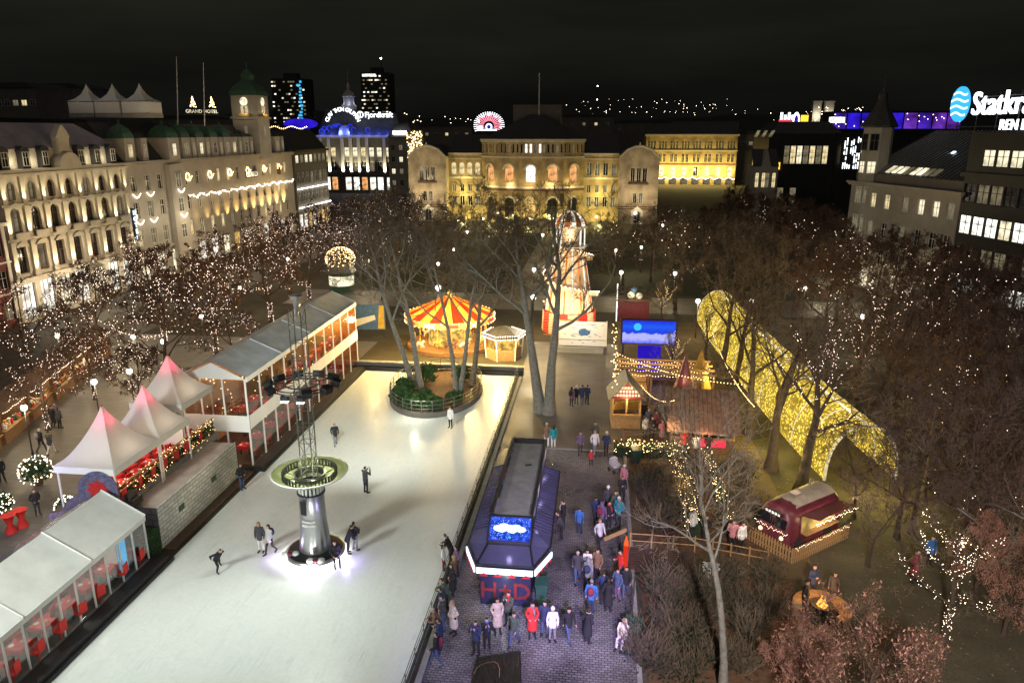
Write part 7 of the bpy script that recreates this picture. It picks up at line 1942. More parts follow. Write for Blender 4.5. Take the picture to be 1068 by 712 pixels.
for i in range(4):
    for k in range(5): fs.append((i * 6 + k, i * 6 + k + 1, i * 6 + k + 7, i * 6 + k + 6))
mb.add(vs, fs); mb.build('roof', M['cream_roof'], t)
for k in range(2):
    y = y0 + bw2 / 2 + (k - .5) * bw2 * .42; mb = MB(); mb.box(x0 + .02, y, 1.62, .08, bw2 * .36, .5, ry=.22); mb.build('windscreen', M['pane_dark'], t)
    mb = MB(); mb.sm = True; mb.ball(x0 - .02, y0 + bw2 / 2 + (k - .5) * bw2 * .62, .85, .12, 10, 6); mb.build('headlight', M['win_cream'], t)
    mb = MB(); mb.tube([(x0 + .9 + k * (bl - 1.9), y0 - .02, .38), (x0 + .9 + k * (bl - 1.9), y0 + .2, .38)], .38, 16); mb.build('wheel', M['rubber'], t)
mb = MB(); mb.b2(x0 - .03, x0 + .02, y0 + bw2 * .25, y0 + bw2 * .75, 1.95, 2.15); dst = mb.build('destination_board', M['black'], t)
mb = MB()
for k in range(5): mb.b2(x0 - .045, x0 - .032, y0 + bw2 * (.29 + .09 * k), y0 + bw2 * (.35 + .09 * k), 1.99, 2.11)
mb.build('white_lettering', M['win_white'], dst)
mb = MB(); mb.prism([(x0 + .9, y0 - .02, 2.05), (x0 + bl - .4, y0 - .02, 2.05), (x0 + bl - .4, y0 - 1.05, 2.25), (x0 + .9, y0 - 1.05, 2.25)], (0, 0, .06)); mb.build('service_flap', M['maroon'], t)
mb = MB(); mb.b2(x0 + 1.0, x0 + bl - .5, y0 - .03, y0 + .05, 1.05, 1.95); mb.build('hatch', M['win_gold'], t)
mb = MB()
for q in (.85, bl - .42): mb.b2(x0 + q, x0 + q + .02, y0 - .015, y0 + .02, .4, 1.5)
mb.b2(x0 + .2, x0 + bl - .1, y0 - .012, y0 + .02, .62, .66); mb.build('panel_joint', M['black'], t)
mb = MB(); mb.box(x0 + bl * .4, y0 + bw2 * .5, 2.64, .5, .4, .12); mb.bar((x0 + bl * .75, y0 + bw2 * .6, 2.55), (x0 + bl * .75, y0 + bw2 * .6, 3.0), .06, 8); mb.build('roof_vent', M['steel'], t)
mb = MB(); mb.b2(x0 + 1.0, x0 + bl - .5, y0 - .35, y0 - .04, 1.0, 1.05); mb.build('counter', M['wood_pale'], t)
mb = MB()
for k in range(50): mb.octa((x0 + .6 + (bl - .7) * k / 50, y0 - 1.08, 2.16 - .1 * abs(math.sin(k * .5)) + r_.gauss(0, .05)), .017)
for k in range(40): mb.octa((x0 - .12, y0 + bw2 * k / 40, 1.28 - .12 * abs(math.sin(k * .5)) + r_.gauss(0, .04)), .014)
mb.build('bulb', M['bulb'], t)
lamp('POINT', 'kiosk_lamp', tuple(Matrix.Rotation(ang_, 3, 'Z') @ Vector((Ld * .55, -.9, 1.8)) + b), 80, (1, .7, .4), .1)
lamp('POINT', 'kiosk_lamp', tuple(Matrix.Rotation(ang_, 3, 'Z') @ Vector((-1.5, Wd * .5, 2.6)) + b), 60, (1, .8, .6), .2)
lamp('POINT', 'kiosk_lamp', tuple(Matrix.Rotation(ang_, 3, 'Z') @ Vector((Ld * .3, -2.2, 4.2)) + b), 130, (1, .8, .55), .2)
f = thing('picket_fence', 'pale wooden picket fence around the maroon bus kiosk', 'fence', (b.x, b.y, 0), ang_)
pk = MB(); pk.b2(-.05, .05, -.012, .012, 0, .82); pk.prism([(-.05, -.012, .82), (.05, -.012, .82), (0, -.012, .9)], (0, .024, 0)); pke = pk.mesh('picket', M['wood_pale'])
n1 = int(Ld / .17); n2 = int(Wd / .17)
for k in range(n1): put(pke, 'picket', f, (k * Ld / n1, -.25, 0))
for k in range(n2): put(pke, 'picket', f, (-.1, -.2 + k * Wd / n2, 0), PI / 2)
mb = MB(); mb.b2(0, Ld, -.23, -.2, .2, .28); mb.b2(0, Ld, -.23, -.2, .6, .68); mb.b2(-.08, -.05, -.2, Wd - .2, .2, .28); mb.b2(-.08, -.05, -.2, Wd - .2, .6, .68); mb.build('rail', M['wood_pale'], f)
mb = MB()
for k in range(46): mb.octa((Ld * k / 46, -.30, .86 - .1 * abs(math.sin(k * .55)) + r_.gauss(0, .04)), .014)
mb.build('bulb', M['bulb'], f)

# ------------------------------------------------------------------ small things on the right
d0, d1, d2, d3 = gp(655, 596), gp(727, 596), gp(724, 577), gp(657, 572)
mb = MB(); mb.prism([tuple(d0), tuple(d1), tuple(d2), tuple(d3)], (0, 0, .14)); o = thing('wooden_deck', 'low wooden deck with plank boards between the bare shrub beds', 'deck', (0, 0, 0)); mb.build('boards', M['wood_dark'], o)
mb = MB()
for k in range(1, 9): q0, q1 = d0.lerp(d3, k / 9), d1.lerp(d2, k / 9); mb.bar((q0.x, q0.y, .145), (q1.x, q1.y, .145), .016, 4)
mb.build('joint', M['black'], o)
fence('rough wooden post fence along the back edge of the deck', [tuple(d3[:2]), tuple(d2[:2]), P2(800, 592)], 1.0, 1.0, name='post_fence', mat_='wood_pale', rails=(.5, .9), pr=.04)
fence('thin grey rail fence between the plaza edge and the bare shrubs', [P2(655, 690), P2(661, 622)], 1.2, 1.05, name='rail_fence', rails=(.5, 1.0), pr=.03)
p = gp(652, 592)
t = thing('rope_light_post', 'leaning red glowing rope light tube with an orange tip on the plaza edge', 'light post', (p.x, p.y, 0))
mb = MB(); mb.sm = True; mb.tube([(.02 * math.sin(k * 2), 0, .05 + 1.25 * k / 14) for k in range(15)], [.11 + .018 * (k % 2) for k in range(15)], 10); mb.build('tube', M['bulb_red_soft'] if 'bulb_red_soft' in M else M.setdefault('bulb_red_soft', glow('bulb_red_soft', (1, .05, .02), .75)), t)
mb = MB(); mb.lathe([(.13, 1.3), (.10, 1.5), (.03, 1.8)], 8); mb.build('tip', M['bulb_amber_soft'] if 'bulb_amber_soft' in M else M.setdefault('bulb_amber_soft', glow('bulb_amber_soft', (1, .16, .04), 1.0)), t)
mb = MB(); mb.lathe([(.3, 0), (.3, .05), (0, .06)], 12); mb.build('foot', M['black'], t)
p = gp(641, 575)
t = thing('plank_arrow', 'slanting wooden plank sign beside the red glowing tube', 'sign', (p.x, p.y, 0), R(25))
mb = MB(); mb.box(0, 0, 1.0, 1.3, .05, .22, ry=-.25); mb.build('plank', M['wood_pale'], t); mb = MB(); mb.bar((.3, .05, 0), (.3, .05, 1.2), .04, 6); mb.build('post', M['wood_dark'], t)
p = gp(740, 612)
t = thing('white_cabinet', 'white painted cabinet standing against the pale foreground trunk', 'cabinet', (p.x, p.y, 0), R(-8))
mb = MB(); mb.b2(-.36, .36, -.2, .2, .1, 1.15); mb.build('body', M['white_paint'], t); mb = MB(); mb.b2(-.40, .40, -.24, .24, 1.15, 1.2); mb.build('top', M['grey_pvc'], t); mb = MB(); mb.b2(-.32, .32, -.22, -.203, .15, 1.1); mb.build('door', M['tent_white'], t)
p = gp(856, 640)
t = thing('fire_bowl', 'round bench ring with a glowing fire bowl among rust leaves', 'fire bowl', (p.x, p.y, 0))
mb = MB(); mb.lathe([(1.25, 0), (1.25, .45), (.85, .45), (.85, 0)], 16, a0=R(-60), a1=R(200)); mb.build('bench', M['wood_pale'], t)
mb = MB(); mb.lathe([(.18, 0), (.45, .4), (.5, .55), (.4, .5), (0, .4)], 14); bw3 = mb.build('bowl', M['black'], t)
mb = MB()
for k in range(6): mb.tube([(.15 * math.cos(k), .15 * math.sin(k), .45), (.1 * math.cos(k * 2), .1 * math.sin(k * 2), .8 + .1 * (k % 3))], [.12, .01], 5)
mb.build('flame', M['fire'], bw3)
lamp('POINT', 'fire_light', (p.x, p.y, 1.2), 90, (1, .45, .12), .2)
lamp('SPOT', 'wheel_and_fill_light', (5, 4, 17), 42000, (1, .88, .80), .6, target=(13, 31, 0), angle=80, blend=.9)  # unseen warm fill spot, added to brighten the right-hand beds and trees
# foreground planter at the bottom edge
a, b, c, d = gp(487, 740), gp(545, 740), gp(543, 683), gp(497, 690)
t = thing('planter_bed', 'square bed of ragged grass and twigs at the bottom edge of the plaza', 'planter', (0, 0, 0))
ctr = (a + b + c + d) / 4
mb = MB(); pts = [a, b, c, d]
for i in range(4):
    q, r_2 = pts[i], pts[(i + 1) % 4]; mb.prism([tuple(q), tuple(r_2), tuple(r_2.lerp(ctr, .06)), tuple(q.lerp(ctr, .06))], (0, 0, .22))
mb.build('kerb_frame', M['black'], t)
mb = MB(); mb.prism([tuple(p.lerp(ctr, .06)) for p in pts], (0, 0, .12)); mb.build('soil', M['soil'], t)
mb = MB(); r_ = random.Random(9)
for k in range(2200):
    u, v = r_.random(), r_.random(); p = a.lerp(b, u).lerp(d.lerp(c, u), v).lerp(ctr, .07); h = r_.uniform(.12, .4); a_ = r_.uniform(0, 6.28)
    mb.poly([(p.x - .012, p.y, .12), (p.x + .012, p.y, .12), (p.x + h * .5 * math.cos(a_), p.y + h * .5 * math.sin(a_), .12 + h)])
mb.build('grass', M['lawn'], t)
mb = MB(); mb.tube([(ctr.x - .4 + .5 * math.cos(k * .4), ctr.y + .9 * math.sin(k * .4), .3 + .1 * math.sin(k)) for k in range(9)], .015, 4); mb.build('hose', M['wood_pale'], t)
p = gp(660, 648)
# ------------------------------------------------------------------ stalls and lit bushes on the left promenade
def stall(label, x, y, rz, L, seed, group):
    rnd = random.Random(seed); t = thing('market_stall', label, 'market stall', (x, y, 0), rz, group)
    mb = MB(); mb.b2(0, L, 0, .1, 0, .95); mb.b2(0, .1, .1, 2, 0, 2.3); mb.b2(L - .1, L, .1, 2, 0, 2.3); mb.b2(.1, L - .1, 1.9, 2, 0, 2.3); mb.build('body', M['wood'], t)
    mb = MB(); mb.b2(-.1, L + .1, -.2, .5, .953, 1.0); mb.build('counter', M['wood_pale'], t)
    mb = MB(); mb.prism([(-.2, -.1, 2.35), (L + .2, -.1, 2.35), (L + .2, 1.1, 3.0), (-.2, 1.1, 3.0)], (0, 0, .07)); mb.prism([(-.2, 1.1, 3.0), (L + .2, 1.1, 3.0), (L + .2, 2.3, 2.3), (-.2, 2.3, 2.3)], (0, 0, .07)); mb.build('roof', M['wood_dark'], t)
    for c_ in ('red_cloth', 'white_paint', 'gold_paint', 'bin_green'):
        mb = MB()
        for k in range(9): xx = rnd.uniform(.2, L - .4); yy = rnd.uniform(-.1, .4); mb.b2(xx, xx + rnd.uniform(.1, .3), yy, yy + .15, 1.003, rnd.uniform(1.1, 1.4))
        mb.build('goods', M[c_], t)
    mb = MB()
    for k in range(14): mb.octa((L * k / 13, -.15, 2.32 - .1 * abs(math.sin(k * .6))), .028)
    mb.build('bulb', M['bulb'], t)
    q = Matrix.Rotation(rz, 3, 'Z') @ Vector((L / 2, .5, 2.1)) + Vector((x, y, 0)); lamp('POINT', 'stall_light', q, 70, (1, .85, .6), .15)
    q = Matrix.Rotation(rz, 3, 'Z') @ Vector((L / 2, -1.5, 2.6)) + Vector((x, y, 0)); lamp('POINT', 'stall_light', q, 40, (1, .8, .5), .15)
q = gp(4, 466); q2 = gp(33, 441); an = math.atan2(q2.y - q.y, q2.x - q.x)
for i, (f, lab) in enumerate(((-.9, 'cut off by the left frame edge'), (0.1, 'nearest one with red and white wares'), (1.1, 'second one along the promenade'), (2.1, 'third one along the promenade'), (3.1, 'fourth one along the promenade'), (4.2, 'farthest one along the promenade'))):
    x, y = q.x + (q2.x - q.x) * f, q.y + (q2.y - q.y) * f
    stall(f'brown market stall with lit wares, {lab}', x, y, an, (q2 - q).length * .85, 40 + i, 'brown market stalls on the left promenade')
for (px, py, r, h, lab) in ((40, 505, .95, 1.7, 'round dark bush dotted with lights by the near pagoda tent'), (2, 535, .7, 1.2, 'lit bush at the left frame edge beside the red tables'), (72, 545, .6, 1.5, 'lit fir bush beside the emblem board')):
    p = gp(px, py); t = thing('lit_bush', lab, 'bush', (p.x, p.y, 0))
    mb = MB(); leafball(mb, 0, 0, h * .55, r, r, h * .55, 420, .12, px, .3); mb.build('foliage', M['needle'], t)
    mb = MB(); r_ = random.Random(px + 1)
    for k in range(110):
        a_ = r_.uniform(0, 6.28); c_ = r_.uniform(-.7, 1); s_ = math.sqrt(1 - c_ * c_); mb.octa((r * s_ * math.cos(a_), r * s_ * math.sin(a_), h * .55 + h * .55 * c_), .035)
    mb.build('bulb', M['bulb'], t); mb = MB(); mb.lathe([(.25, 0), (.32, .4), (.0, .4)], 10); mb.build('tub', M['wood_dark'], t)
lamp('POINT', 'promenade_light', (-30.5, 37.5, 3.4), 110, (1, .78, .5), .2)
lamp('POINT', 'promenade_light', (-31, 33.0, 3.4), 120, (1, .85, .6), .2)
# evening strings over the left street rows
r_ = random.Random(51)
for i, (x0_, y0_, x1_, y1_, nm) in enumerate(((-36, 57, -44.5, 60, 'first'), (-36, 67, -44.5, 70, 'second'), (-36, 77, -44.5, 80, 'third'))):
    lightstring(f'{nm} nearest string of pink white bulbs between the left street trees', (x0_, y0_, 4.6), (x1_, y1_, 4.6), .8, 44, 'bulb_pink', .034, .1)
# ------------------------------------------------------------------ people
def dye(name, c, v=.15): 
    M['w_' + name] = surf('cloth_' + name, c, .85, var=v + .15, scale=7, bump=.7)
for n_, c_ in dict(black=(.02, .02, .024), navy=(.03, .045, .10), red=(.62, .04, .035), beige=(.50, .42, .32), grey=(.22, .22, .23), pale=(.6, .6, .6), teal=(.02, .26, .28), white=(.74, .73, .72), blue=(.05, .16, .42), green=(.07, .10, .07), brown=(.20, .12, .07), pink=(.55, .22, .26), violet=(.16, .10, .18), jeans=(.07, .10, .19), char=(.06, .06, .065), cream=(.66, .60, .48), maroon=(.22, .03, .05)).items(): dye(n_, c_)
M['skin'] = surf('skin', (.55, .33, .25), .6, var=.08); M['hair_dark'] = surf('hair_dark', (.03, .02, .015), .6, var=.3); M['hair_fair'] = surf('hair_fair', (.36, .24, .11), .6, var=.3); M['hair_grey'] = surf('hair_grey', (.42, .41, .40), .7, var=.2); M['eye'] = surf('eye', (.02, .015, .012), .3)
V = Vector
def body(pose):
    fem = pose in ('coat', 'stand_f', 'walk_f')
    J = dict(pel=V((0, 0, .94)), ch=V((0, .0, 1.30)), nk=V((0, .01, 1.46)), hd=V((0, -.015, 1.605)))
    sw = .165 if fem else .19
    for s, q in ((-1, 'l'), (1, 'r')):
        J['sh' + q] = V((s * sw, 0, 1.40)); J['el' + q] = V((s * (sw + .07), .02, 1.11)); J['wr' + q] = V((s * (sw + .06), -.06, .87)); J['ha' + q] = V((0, -.02, -1))
        J['hp' + q] = V((s * .09, 0, .90)); J['kn' + q] = V((s * .10, -.01, .49)); J['an' + q] = V((s * .11, .02, .09)); J['to' + q] = V((s * .13, -.15, .04))
    if pose in ('pocket', 'coat'):
        for s, q in ((-1, 'l'), (1, 'r')): J['el' + q] = V((s * (sw + .09), .08, 1.12)); J['wr' + q] = V((s * .17, -.13, .99)); J['ha' + q] = V((-s * .6, -.2, -.6))
    if pose == 'phone':
        for s, q in ((-1, 'l'), (1, 'r')): J['el' + q] = V((s * (sw + .06), -.16, 1.20)); J['wr' + q] = V((s * .08, -.32, 1.42)); J['ha' + q] = V((-s * .2, -.15, 1))
    if pose in ('walk', 'walk_f'):
        J['knl'] = V((-.10, -.16, .51)); J['anl'] = V((-.10, -.26, .11)); J['tol'] = V((-.11, -.43, .07)); J['knr'] = V((.10, .05, .49)); J['anr'] = V((.10, .30, .14)); J['tor'] = V((.11, .16, .04))
        J['ell'] = V((-sw - .06, .14, 1.14)); J['wrl'] = V((-sw - .04, .10, .90)); J['elr'] = V((sw + .06, -.08, 1.13)); J['wrr'] = V((sw + .02, -.26, .98)); J['har'] = V((0, -.7, -.5))
    if pose == 'talk':
        J['ell'] = V((-sw - .07, -.06, 1.12)); J['wrl'] = V((-.10, -.26, 1.16)); J['hal'] = V((.3, -.8, .5)); J['knr'] = V((.12, -.09, .50)); J['anr'] = V((.15, .03, .09)); J['tor'] = V((.21, -.12, .04)); J['wrr'] = V((sw + .04, -.14, .90))
        J['hd'] = J['hd'] + V((.02, -.01, -.005))
    if pose == 'lean':
        for k in ('ch', 'nk', 'hd', 'shl', 'shr'): J[k] = J[k] + V((0, -.16 * (J[k].z - .9) / .5, -.03))
        for s, q in ((-1, 'l'), (1, 'r')): J['el' + q] = V((s * (sw + .07), -.22, 1.12)); J['wr' + q] = V((s * .13, -.44, 1.10)); J['ha' + q] = V((-s * .5, -.8, -.1))
    if pose == 'skate':
        for k in ('ch', 'nk', 'hd', 'shl', 'shr'): J[k] = J[k] + V((0, -.34 * (J[k].z - .9) / .5, -.10 - .12 * (J[k].z - .9)))
        J['pel'].z = .82
        for q, s in (('l', -1), ('r', 1)): J['hp' + q] = V((s * .09, .02, .80))
        J['knl'] = V((-.12, -.24, .47)); J['anl'] = V((-.14, -.10, .11)); J['tol'] = V((-.15, -.28, .06)); J['knr'] = V((.20, .18, .46)); J['anr'] = V((.36, .50, .19)); J['tor'] = V((.40, .42, .05))
        J['ell'] = V((-.34, .02, 1.05)); J['wrl'] = V((-.42, -.22, 1.02)); J['hal'] = V((-.2, -1, 0)); J['elr'] = V((.36, .0, 1.02)); J['wrr'] = V((.50, .20, .92)); J['har'] = V((.4, .6, -.4))
    if pose == 'sit':
        for k in list(J):
            if k[:2] in ('pe', 'ch', 'nk', 'hd', 'sh'): J[k] = J[k] + V((0, 0, -.44))
        for s, q in ((-1, 'l'), (1, 'r')):
            J['hp' + q] = V((s * .09, 0, .47)); J['kn' + q] = V((s * .12, -.42, .50)); J['an' + q] = V((s * .12, -.46, .09)); J['to' + q] = V((s * .13, -.63, .04))
            J['el' + q] = V((s * .25, -.06, .72)); J['wr' + q] = V((s * .12, -.30, .62)); J['ha' + q] = V((0, -1, -.2))
    S = []     # p0, p1, r0, r1, slot
    def seg(a, b, r0, r1, sl, fx=1.0): S.append((a, b, r0, r1, sl, fx))
    up = (J['nk'] - J['pel']).normalized()
    coat = pose == 'coat'
    wv = .125 if fem else .14
    seg(J['pel'] - up * .04, J['ch'], wv, wv + .012, 2, 1.22); seg(J['ch'], J['nk'] - up * .05, wv + .012, .085, 2, 1.35); seg(J['shl'], J['shr'], .072, .072, 2)
    seg(J['nk'] - up * .04, J['hd'] - up * .03, .055, .055, 0)
    if coat: seg(J['pel'] + up * .05, V((0, .0, .50)), .145, .20, 2, 1.15)
    elif pose != 'sit': seg(J['pel'] + up * .02, J['pel'] - up * .12, .148, .15, 2, 1.2)
    for q in 'lr':
        seg(J['sh' + q], J['el' + q], .072, .056, 2); seg(J['el' + q], J['wr' + q], .056, .042, 2)
        seg(J['hp' + q], J['kn' + q], .098, .066, 3); seg(J['kn' + q], J['an' + q], .064, .046, 3)
        seg(J['an' + q] - V((0, 0, .02)), J['to' + q], .05, .042, 4)
        h = J['ha' + q].normalized(); w_ = J['wr' + q]; side = V((1 if q == 'l' else -1, 0, 0)); side = (side - h * side.dot(h)).normalized(); nn = h.cross(side)
        seg(w_ - h * .03, w_ + h * .085, .028, .030, 0, 1.0)
        for i, (o_, ln) in enumerate(((-.030, .062), (-.010, .078), (.011, .074), (.031, .058))):
            a = w_ + h * .08 + nn * o_; m_ = a + h * ln * .55 + side * .004; seg(a, m_, .0105, .0105, 0); seg(m_, m_ + (h + side * .5).normalized() * ln * .5, .0105, .009, 0)
        a = w_ + h * .025 - nn * .028; m_ = a + (h * .6 - nn * .8).normalized() * .042; seg(a, m_, .013, .0115, 0); seg(m_, m_ + h * .032, .0115, .010, 0)
    mb = MB()
    for (a, b, r0, r1, sl, fx) in S:
        d = b - a; L = max(d.length, 1e-4); d.normalize(); n = 12 if r0 > .03 else 7
        u = V((1, 0, 0)); u = u - d * u.dot(d)
        if u.length < .2: u = V((0, 1, 0)) - d * d.y
        u.normalize(); w_ = d.cross(u); rings = []
        for k in (-80, -50, -20): rings.append((a + d * r0 * math.sin(R(k)), r0 * math.cos(R(k))))
        rings.append((a.lerp(b, .5), (r0 + r1) / 2))
        for k in (20, 50, 80): rings.append((b + d * r1 * math.sin(R(k)), r1 * math.cos(R(k))))
        vs = [tuple(p + (u * math.cos(2 * PI * j / n) * fx + w_ * math.sin(2 * PI * j / n)) * r) for (p, r) in rings for j in range(n)]
        m = len(rings); fs = [(i * n + j, i * n + (j + 1) % n, (i + 1) * n + (j + 1) % n, (i + 1) * n + j) for i in range(m - 1) for j in range(n)]
        fs += [tuple(range(n))[::-1], tuple(range((m - 1) * n, m * n))]; mb.add(vs, fs)
    H_ = J['hd']
    mb.ball(H_.x, H_.y, H_.z, .088, 14, 10, 1.30, .90, 1.06); mb.ball(H_.x, H_.y - .03, H_.z - .06, .055, 10, 8, 1.0, .95, 1.0)
    mb.tube([H_ + V((0, -.085, .018)), H_ + V((0, -.112, -.018)), H_ + V((0, -.088, -.026))], [.010, .015, .010], 6)
    for s in (-1, 1): mb.ball(H_.x + s * .080, H_.y + .01, H_.z - .005, .026, 7, 5, 1.2, .5, .9)
    me = mb.mesh('body_tmp', []); o = bpy.data.objects.new('body_tmp', me); col.objects.link(o)
    md = o.modifiers.new('r', 'REMESH'); md.mode = 'VOXEL'; md.voxel_size = .0115; md.use_smooth_shade = True
    sm_ = o.modifiers.new('s', 'SMOOTH'); sm_.factor = .5; sm_.iterations = 2
    dg = bpy.context.evaluated_depsgraph_get(); out_ = bpy.data.meshes.new_from_object(o.evaluated_get(dg)); out_.name = 'person_' + pose
    bpy.data.objects.remove(o); bpy.data.meshes.remove(me)
    out_.materials.clear()
    for k in range(6): out_.materials.append(M['skin'])
    idx = []
    for p in out_.polygons:
        c = V(p.center); dh = c - H_
        if dh.length < .16 and c.z > J['nk'].z + .035:
            if min((dh - V((s * .032, -.085, .012))).length for s in (-1, 1)) < .013: idx.append(5)
            elif abs(dh.x) < .024 and abs(dh.z + .052) < .007 and dh.y < -.05: idx.append(5)
            else: idx.append(1 if (dh.z > .058 or (dh.y > .0 and dh.z > -.02) or (fem and dh.y > -.015)) else 0)
            continue
        best, sl = 9, 2
        for (a, b, r0, r1, s_, fx) in S:
            ab = b - a; t_ = max(0, min(1, (c - a).dot(ab) / max(ab.length_squared, 1e-9))); dd = (c - a.lerp(b, t_)).length - (r0 + (r1 - r0) * t_) * (1.1 if fx > 1 else 1)
            if s_ == 2: dd -= .006
            if dd < best: best, sl = dd, s_
        idx.append(sl)
    out_.polygons.foreach_set('material_index', idx); out_.polygons.foreach_set('use_smooth', [True] * len(idx)); out_.update()
    hm = MB(); hm.sm = True    # bobble hat / hood shell / long hair as children
    vs = []
    hat = MB(); hat.sm = True; hat.lathe([(.094, H_.z + .025), (.100, H_.z + .045), (.096, H_.z + .085), (.07, H_.z + .13), (.0, H_.z + .15)], 14, H_.x, H_.y); hat.ball(H_.x, H_.y, H_.z + .165, .03, 8, 6)
    hair = MB(); hair.sm = True
    hair.lathe([(.0, H_.z + .128), (.06, H_.z + .115), (.095, H_.z + .055), (.098, H_.z - .02), (.10, H_.z - .12), (.095, H_.z - .20), (.05, H_.z - .22)], 14, H_.x, H_.y + .02, R(-12), R(192))
    hood = MB(); hood.sm = True; hood.lathe([(.0, H_.z + .135), (.07, H_.z + .12), (.108, H_.z + .06), (.115, H_.z - .02), (.12, H_.z - .12), (.14, H_.z - .17)], 14, H_.x, H_.y + .015, R(-25), R(205))
    return out_, {'hat': hat, 'hair': hair, 'hood': hood}
BODY = {}
ACC = {}; PN = [0]
def person(px, py, pose, face, top, legs, label, hair='hair_dark', acc=None, accm=None, h=1.72, z=0.006, group=None, pos=None):
    if pose == 'stand' and PN[0] % 2: pose = 'talk'
    if pose == 'pocket' and PN[0] % 3 == 1: pose = 'talk'
    if pose not in BODY: BODY[pose] = body(pose)
    me, ac = BODY[pose]
    p = pos if pos else gp(px, py, z)
    o = put(me, 'person', None, (p[0], p[1], z), R(face + (PN[0] * 53) % 40 - 20)); o.rotation_euler[0] = R((PN[0] * 29) % 5 - 1.5); s = h / 1.72 * (.94 + .11 * ((PN[0] * 37) % 10) / 10); o.scale = (s, s, s)
    for i, m_ in enumerate(('skin', hair, 'w_' + top, 'w_' + legs, 'w_black' if top != 'black' else 'w_char', 'eye')):
        o.material_slots[i].link = 'OBJECT'; o.material_slots[i].material = M[m_]
    if acc:
        k = (pose, acc, accm)
        if k not in ACC: ACC[k] = ac[acc].mesh(acc, M[accm])
        put(ACC[k], acc, o)
    PN[0] += 1
    if pose in ('walk', 'stand', 'stand_f', 'walk_f') and PN[0] % 3 == 0:      # worn on the back
        if 'bp' not in ACC:
            bm_ = MB(); bm_.sm = True; bm_.ball(0, .20, 1.22, .17, 10, 8, 1.35, .95, .6); ACC['bp'] = bm_
        kk = ('bpm', PN[0] % 4)
        if kk not in ACC: ACC[kk] = ACC['bp'].mesh('backpack', M[('w_black', 'w_maroon', 'w_grey', 'w_navy')[kk[1]]])
        put(ACC[kk], 'backpack', o)
    if pose in ('coat', 'pocket', 'phone') and PN[0] % 2 == 0:
        kk = ('sc', PN[0] % 5)
        if kk not in ACC:
            bm_ = MB(); bm_.sm = True; bm_.lathe([(.07, 1.46), (.105, 1.49), (.11, 1.53), (.085, 1.56)], 12, 0, 0); bm_.tube([(.05, -.10, 1.47), (.06, -.17, 1.3), (.06, -.17, 1.12)], [.035, .04, .03], 6); ACC[kk] = bm_.mesh('scarf', M[('w_pale', 'w_red', 'w_beige', 'w_grey', 'w_blue')[kk[1]]])
        put(ACC[kk], 'scarf', o)
    tag(o, label, 'person', group)
    return o
IZ = .062
G1 = 'skaters on the ice'
person(228, 596, 'skate', 78, 'black', 'black', 'skater in black striding low across the near left ice', group=G1, z=IZ)
person(273, 575, 'stand_f', 10, 'char', 'white', 'fair haired skater in black jacket and white trousers left of the column', 'hair_fair', 'hair', 'hair_fair', group=G1, z=IZ)
person(283, 577, 'walk_f', -30, 'pale', 'black', 'skater in pale jacket and black trousers leaning left of the column', 'hair_dark', 'hair', 'hair_dark', group=G1, z=IZ)
person(350, 464, 'walk', 10, 'black', 'grey', 'skater in black jacket and grey trousers gliding up the middle ice', group=G1, z=IZ)
person(382, 514, 'phone', 160, 'char', 'black', 'lone skater in dark clothes right of the green dish', group=G1, z=IZ)
person(371, 574, 'stand', 150, 'black', 'grey', 'skater in black coat standing at the right of the column base', group=G1, z=IZ)
person(363, 577, 'lean', 100, 'black', 'black', 'skater in black stooping over the right of the column base', group=G1, z=IZ)
person(0, 0, 'sit', 40, 'black', 'black', 'person in black sitting on the rim of the column base', z=.0, pos=(-12.75, 31.7), group=G1)
person(253, 510, 'pocket', 60, 'black', 'jeans', 'person in dark jacket by the end of the printed castle wall', group=G1, z=IZ)
person(470, 446, 'stand_f', -40, 'white', 'black', 'skater in white jacket and black trousers in front of the planted island', group=G1, z=IZ)
person(463, 594, 'stand_f', 100, 'white', 'maroon', 'person in white jacket and red skirt behind the rink fence', 'hair_dark', 'hair', 'hair_dark', 1.5, group=G1, z=IZ)
G2 = 'onlookers along the rink fence'
for a in ((471, 588, 'lean', -95, 'black', 'char', 'onlooker in black farthest up the rink fence', None), (477, 600, 'pocket', -80, 'violet', 'black', 'onlooker in dusky violet coat near the far end of the fence row', None), (474, 610, 'stand_f', -100, 'brown', 'black', 'fair haired onlooker in brown coat at the rink fence', 'hair_fair'),
        (472, 622, 'coat', -70, 'black', 'black', 'onlooker in long black coat in the middle of the fence row', None), (466, 636, 'lean', -95, 'green', 'black', 'onlooker in dark green jacket leaning on the rink fence', None), (462, 646, 'stand', -90, 'navy', 'black', 'onlooker in navy jacket leaning at the fence', None),
        (463, 657, 'pocket', -70, 'char', 'jeans', 'onlooker in charcoal jacket and jeans at the fence', None), (458, 668, 'lean', -90, 'brown', 'black', 'onlooker in brown jacket bent over the fence', 'hair_grey'), (459, 680, 'stand', -85, 'navy', 'navy', 'onlooker in plain navy clothes near the low end of the fence row', None), (455, 694, 'walk', -80, 'black', 'jeans', 'onlooker in black jacket nearest the viewer at the fence', None), (474, 661, 'coat', -60, 'cream', 'black', 'woman in long cream padded coat behind the fence row', 'hair_fair')):
    person(a[0], a[1], a[2], a[3], a[4], a[5], a[6], a[7] or 'hair_dark', 'hair' if a[7] == 'hair_fair' else None, a[7], group=G2)
G3 = 'people strolling on the cobbled plaza'
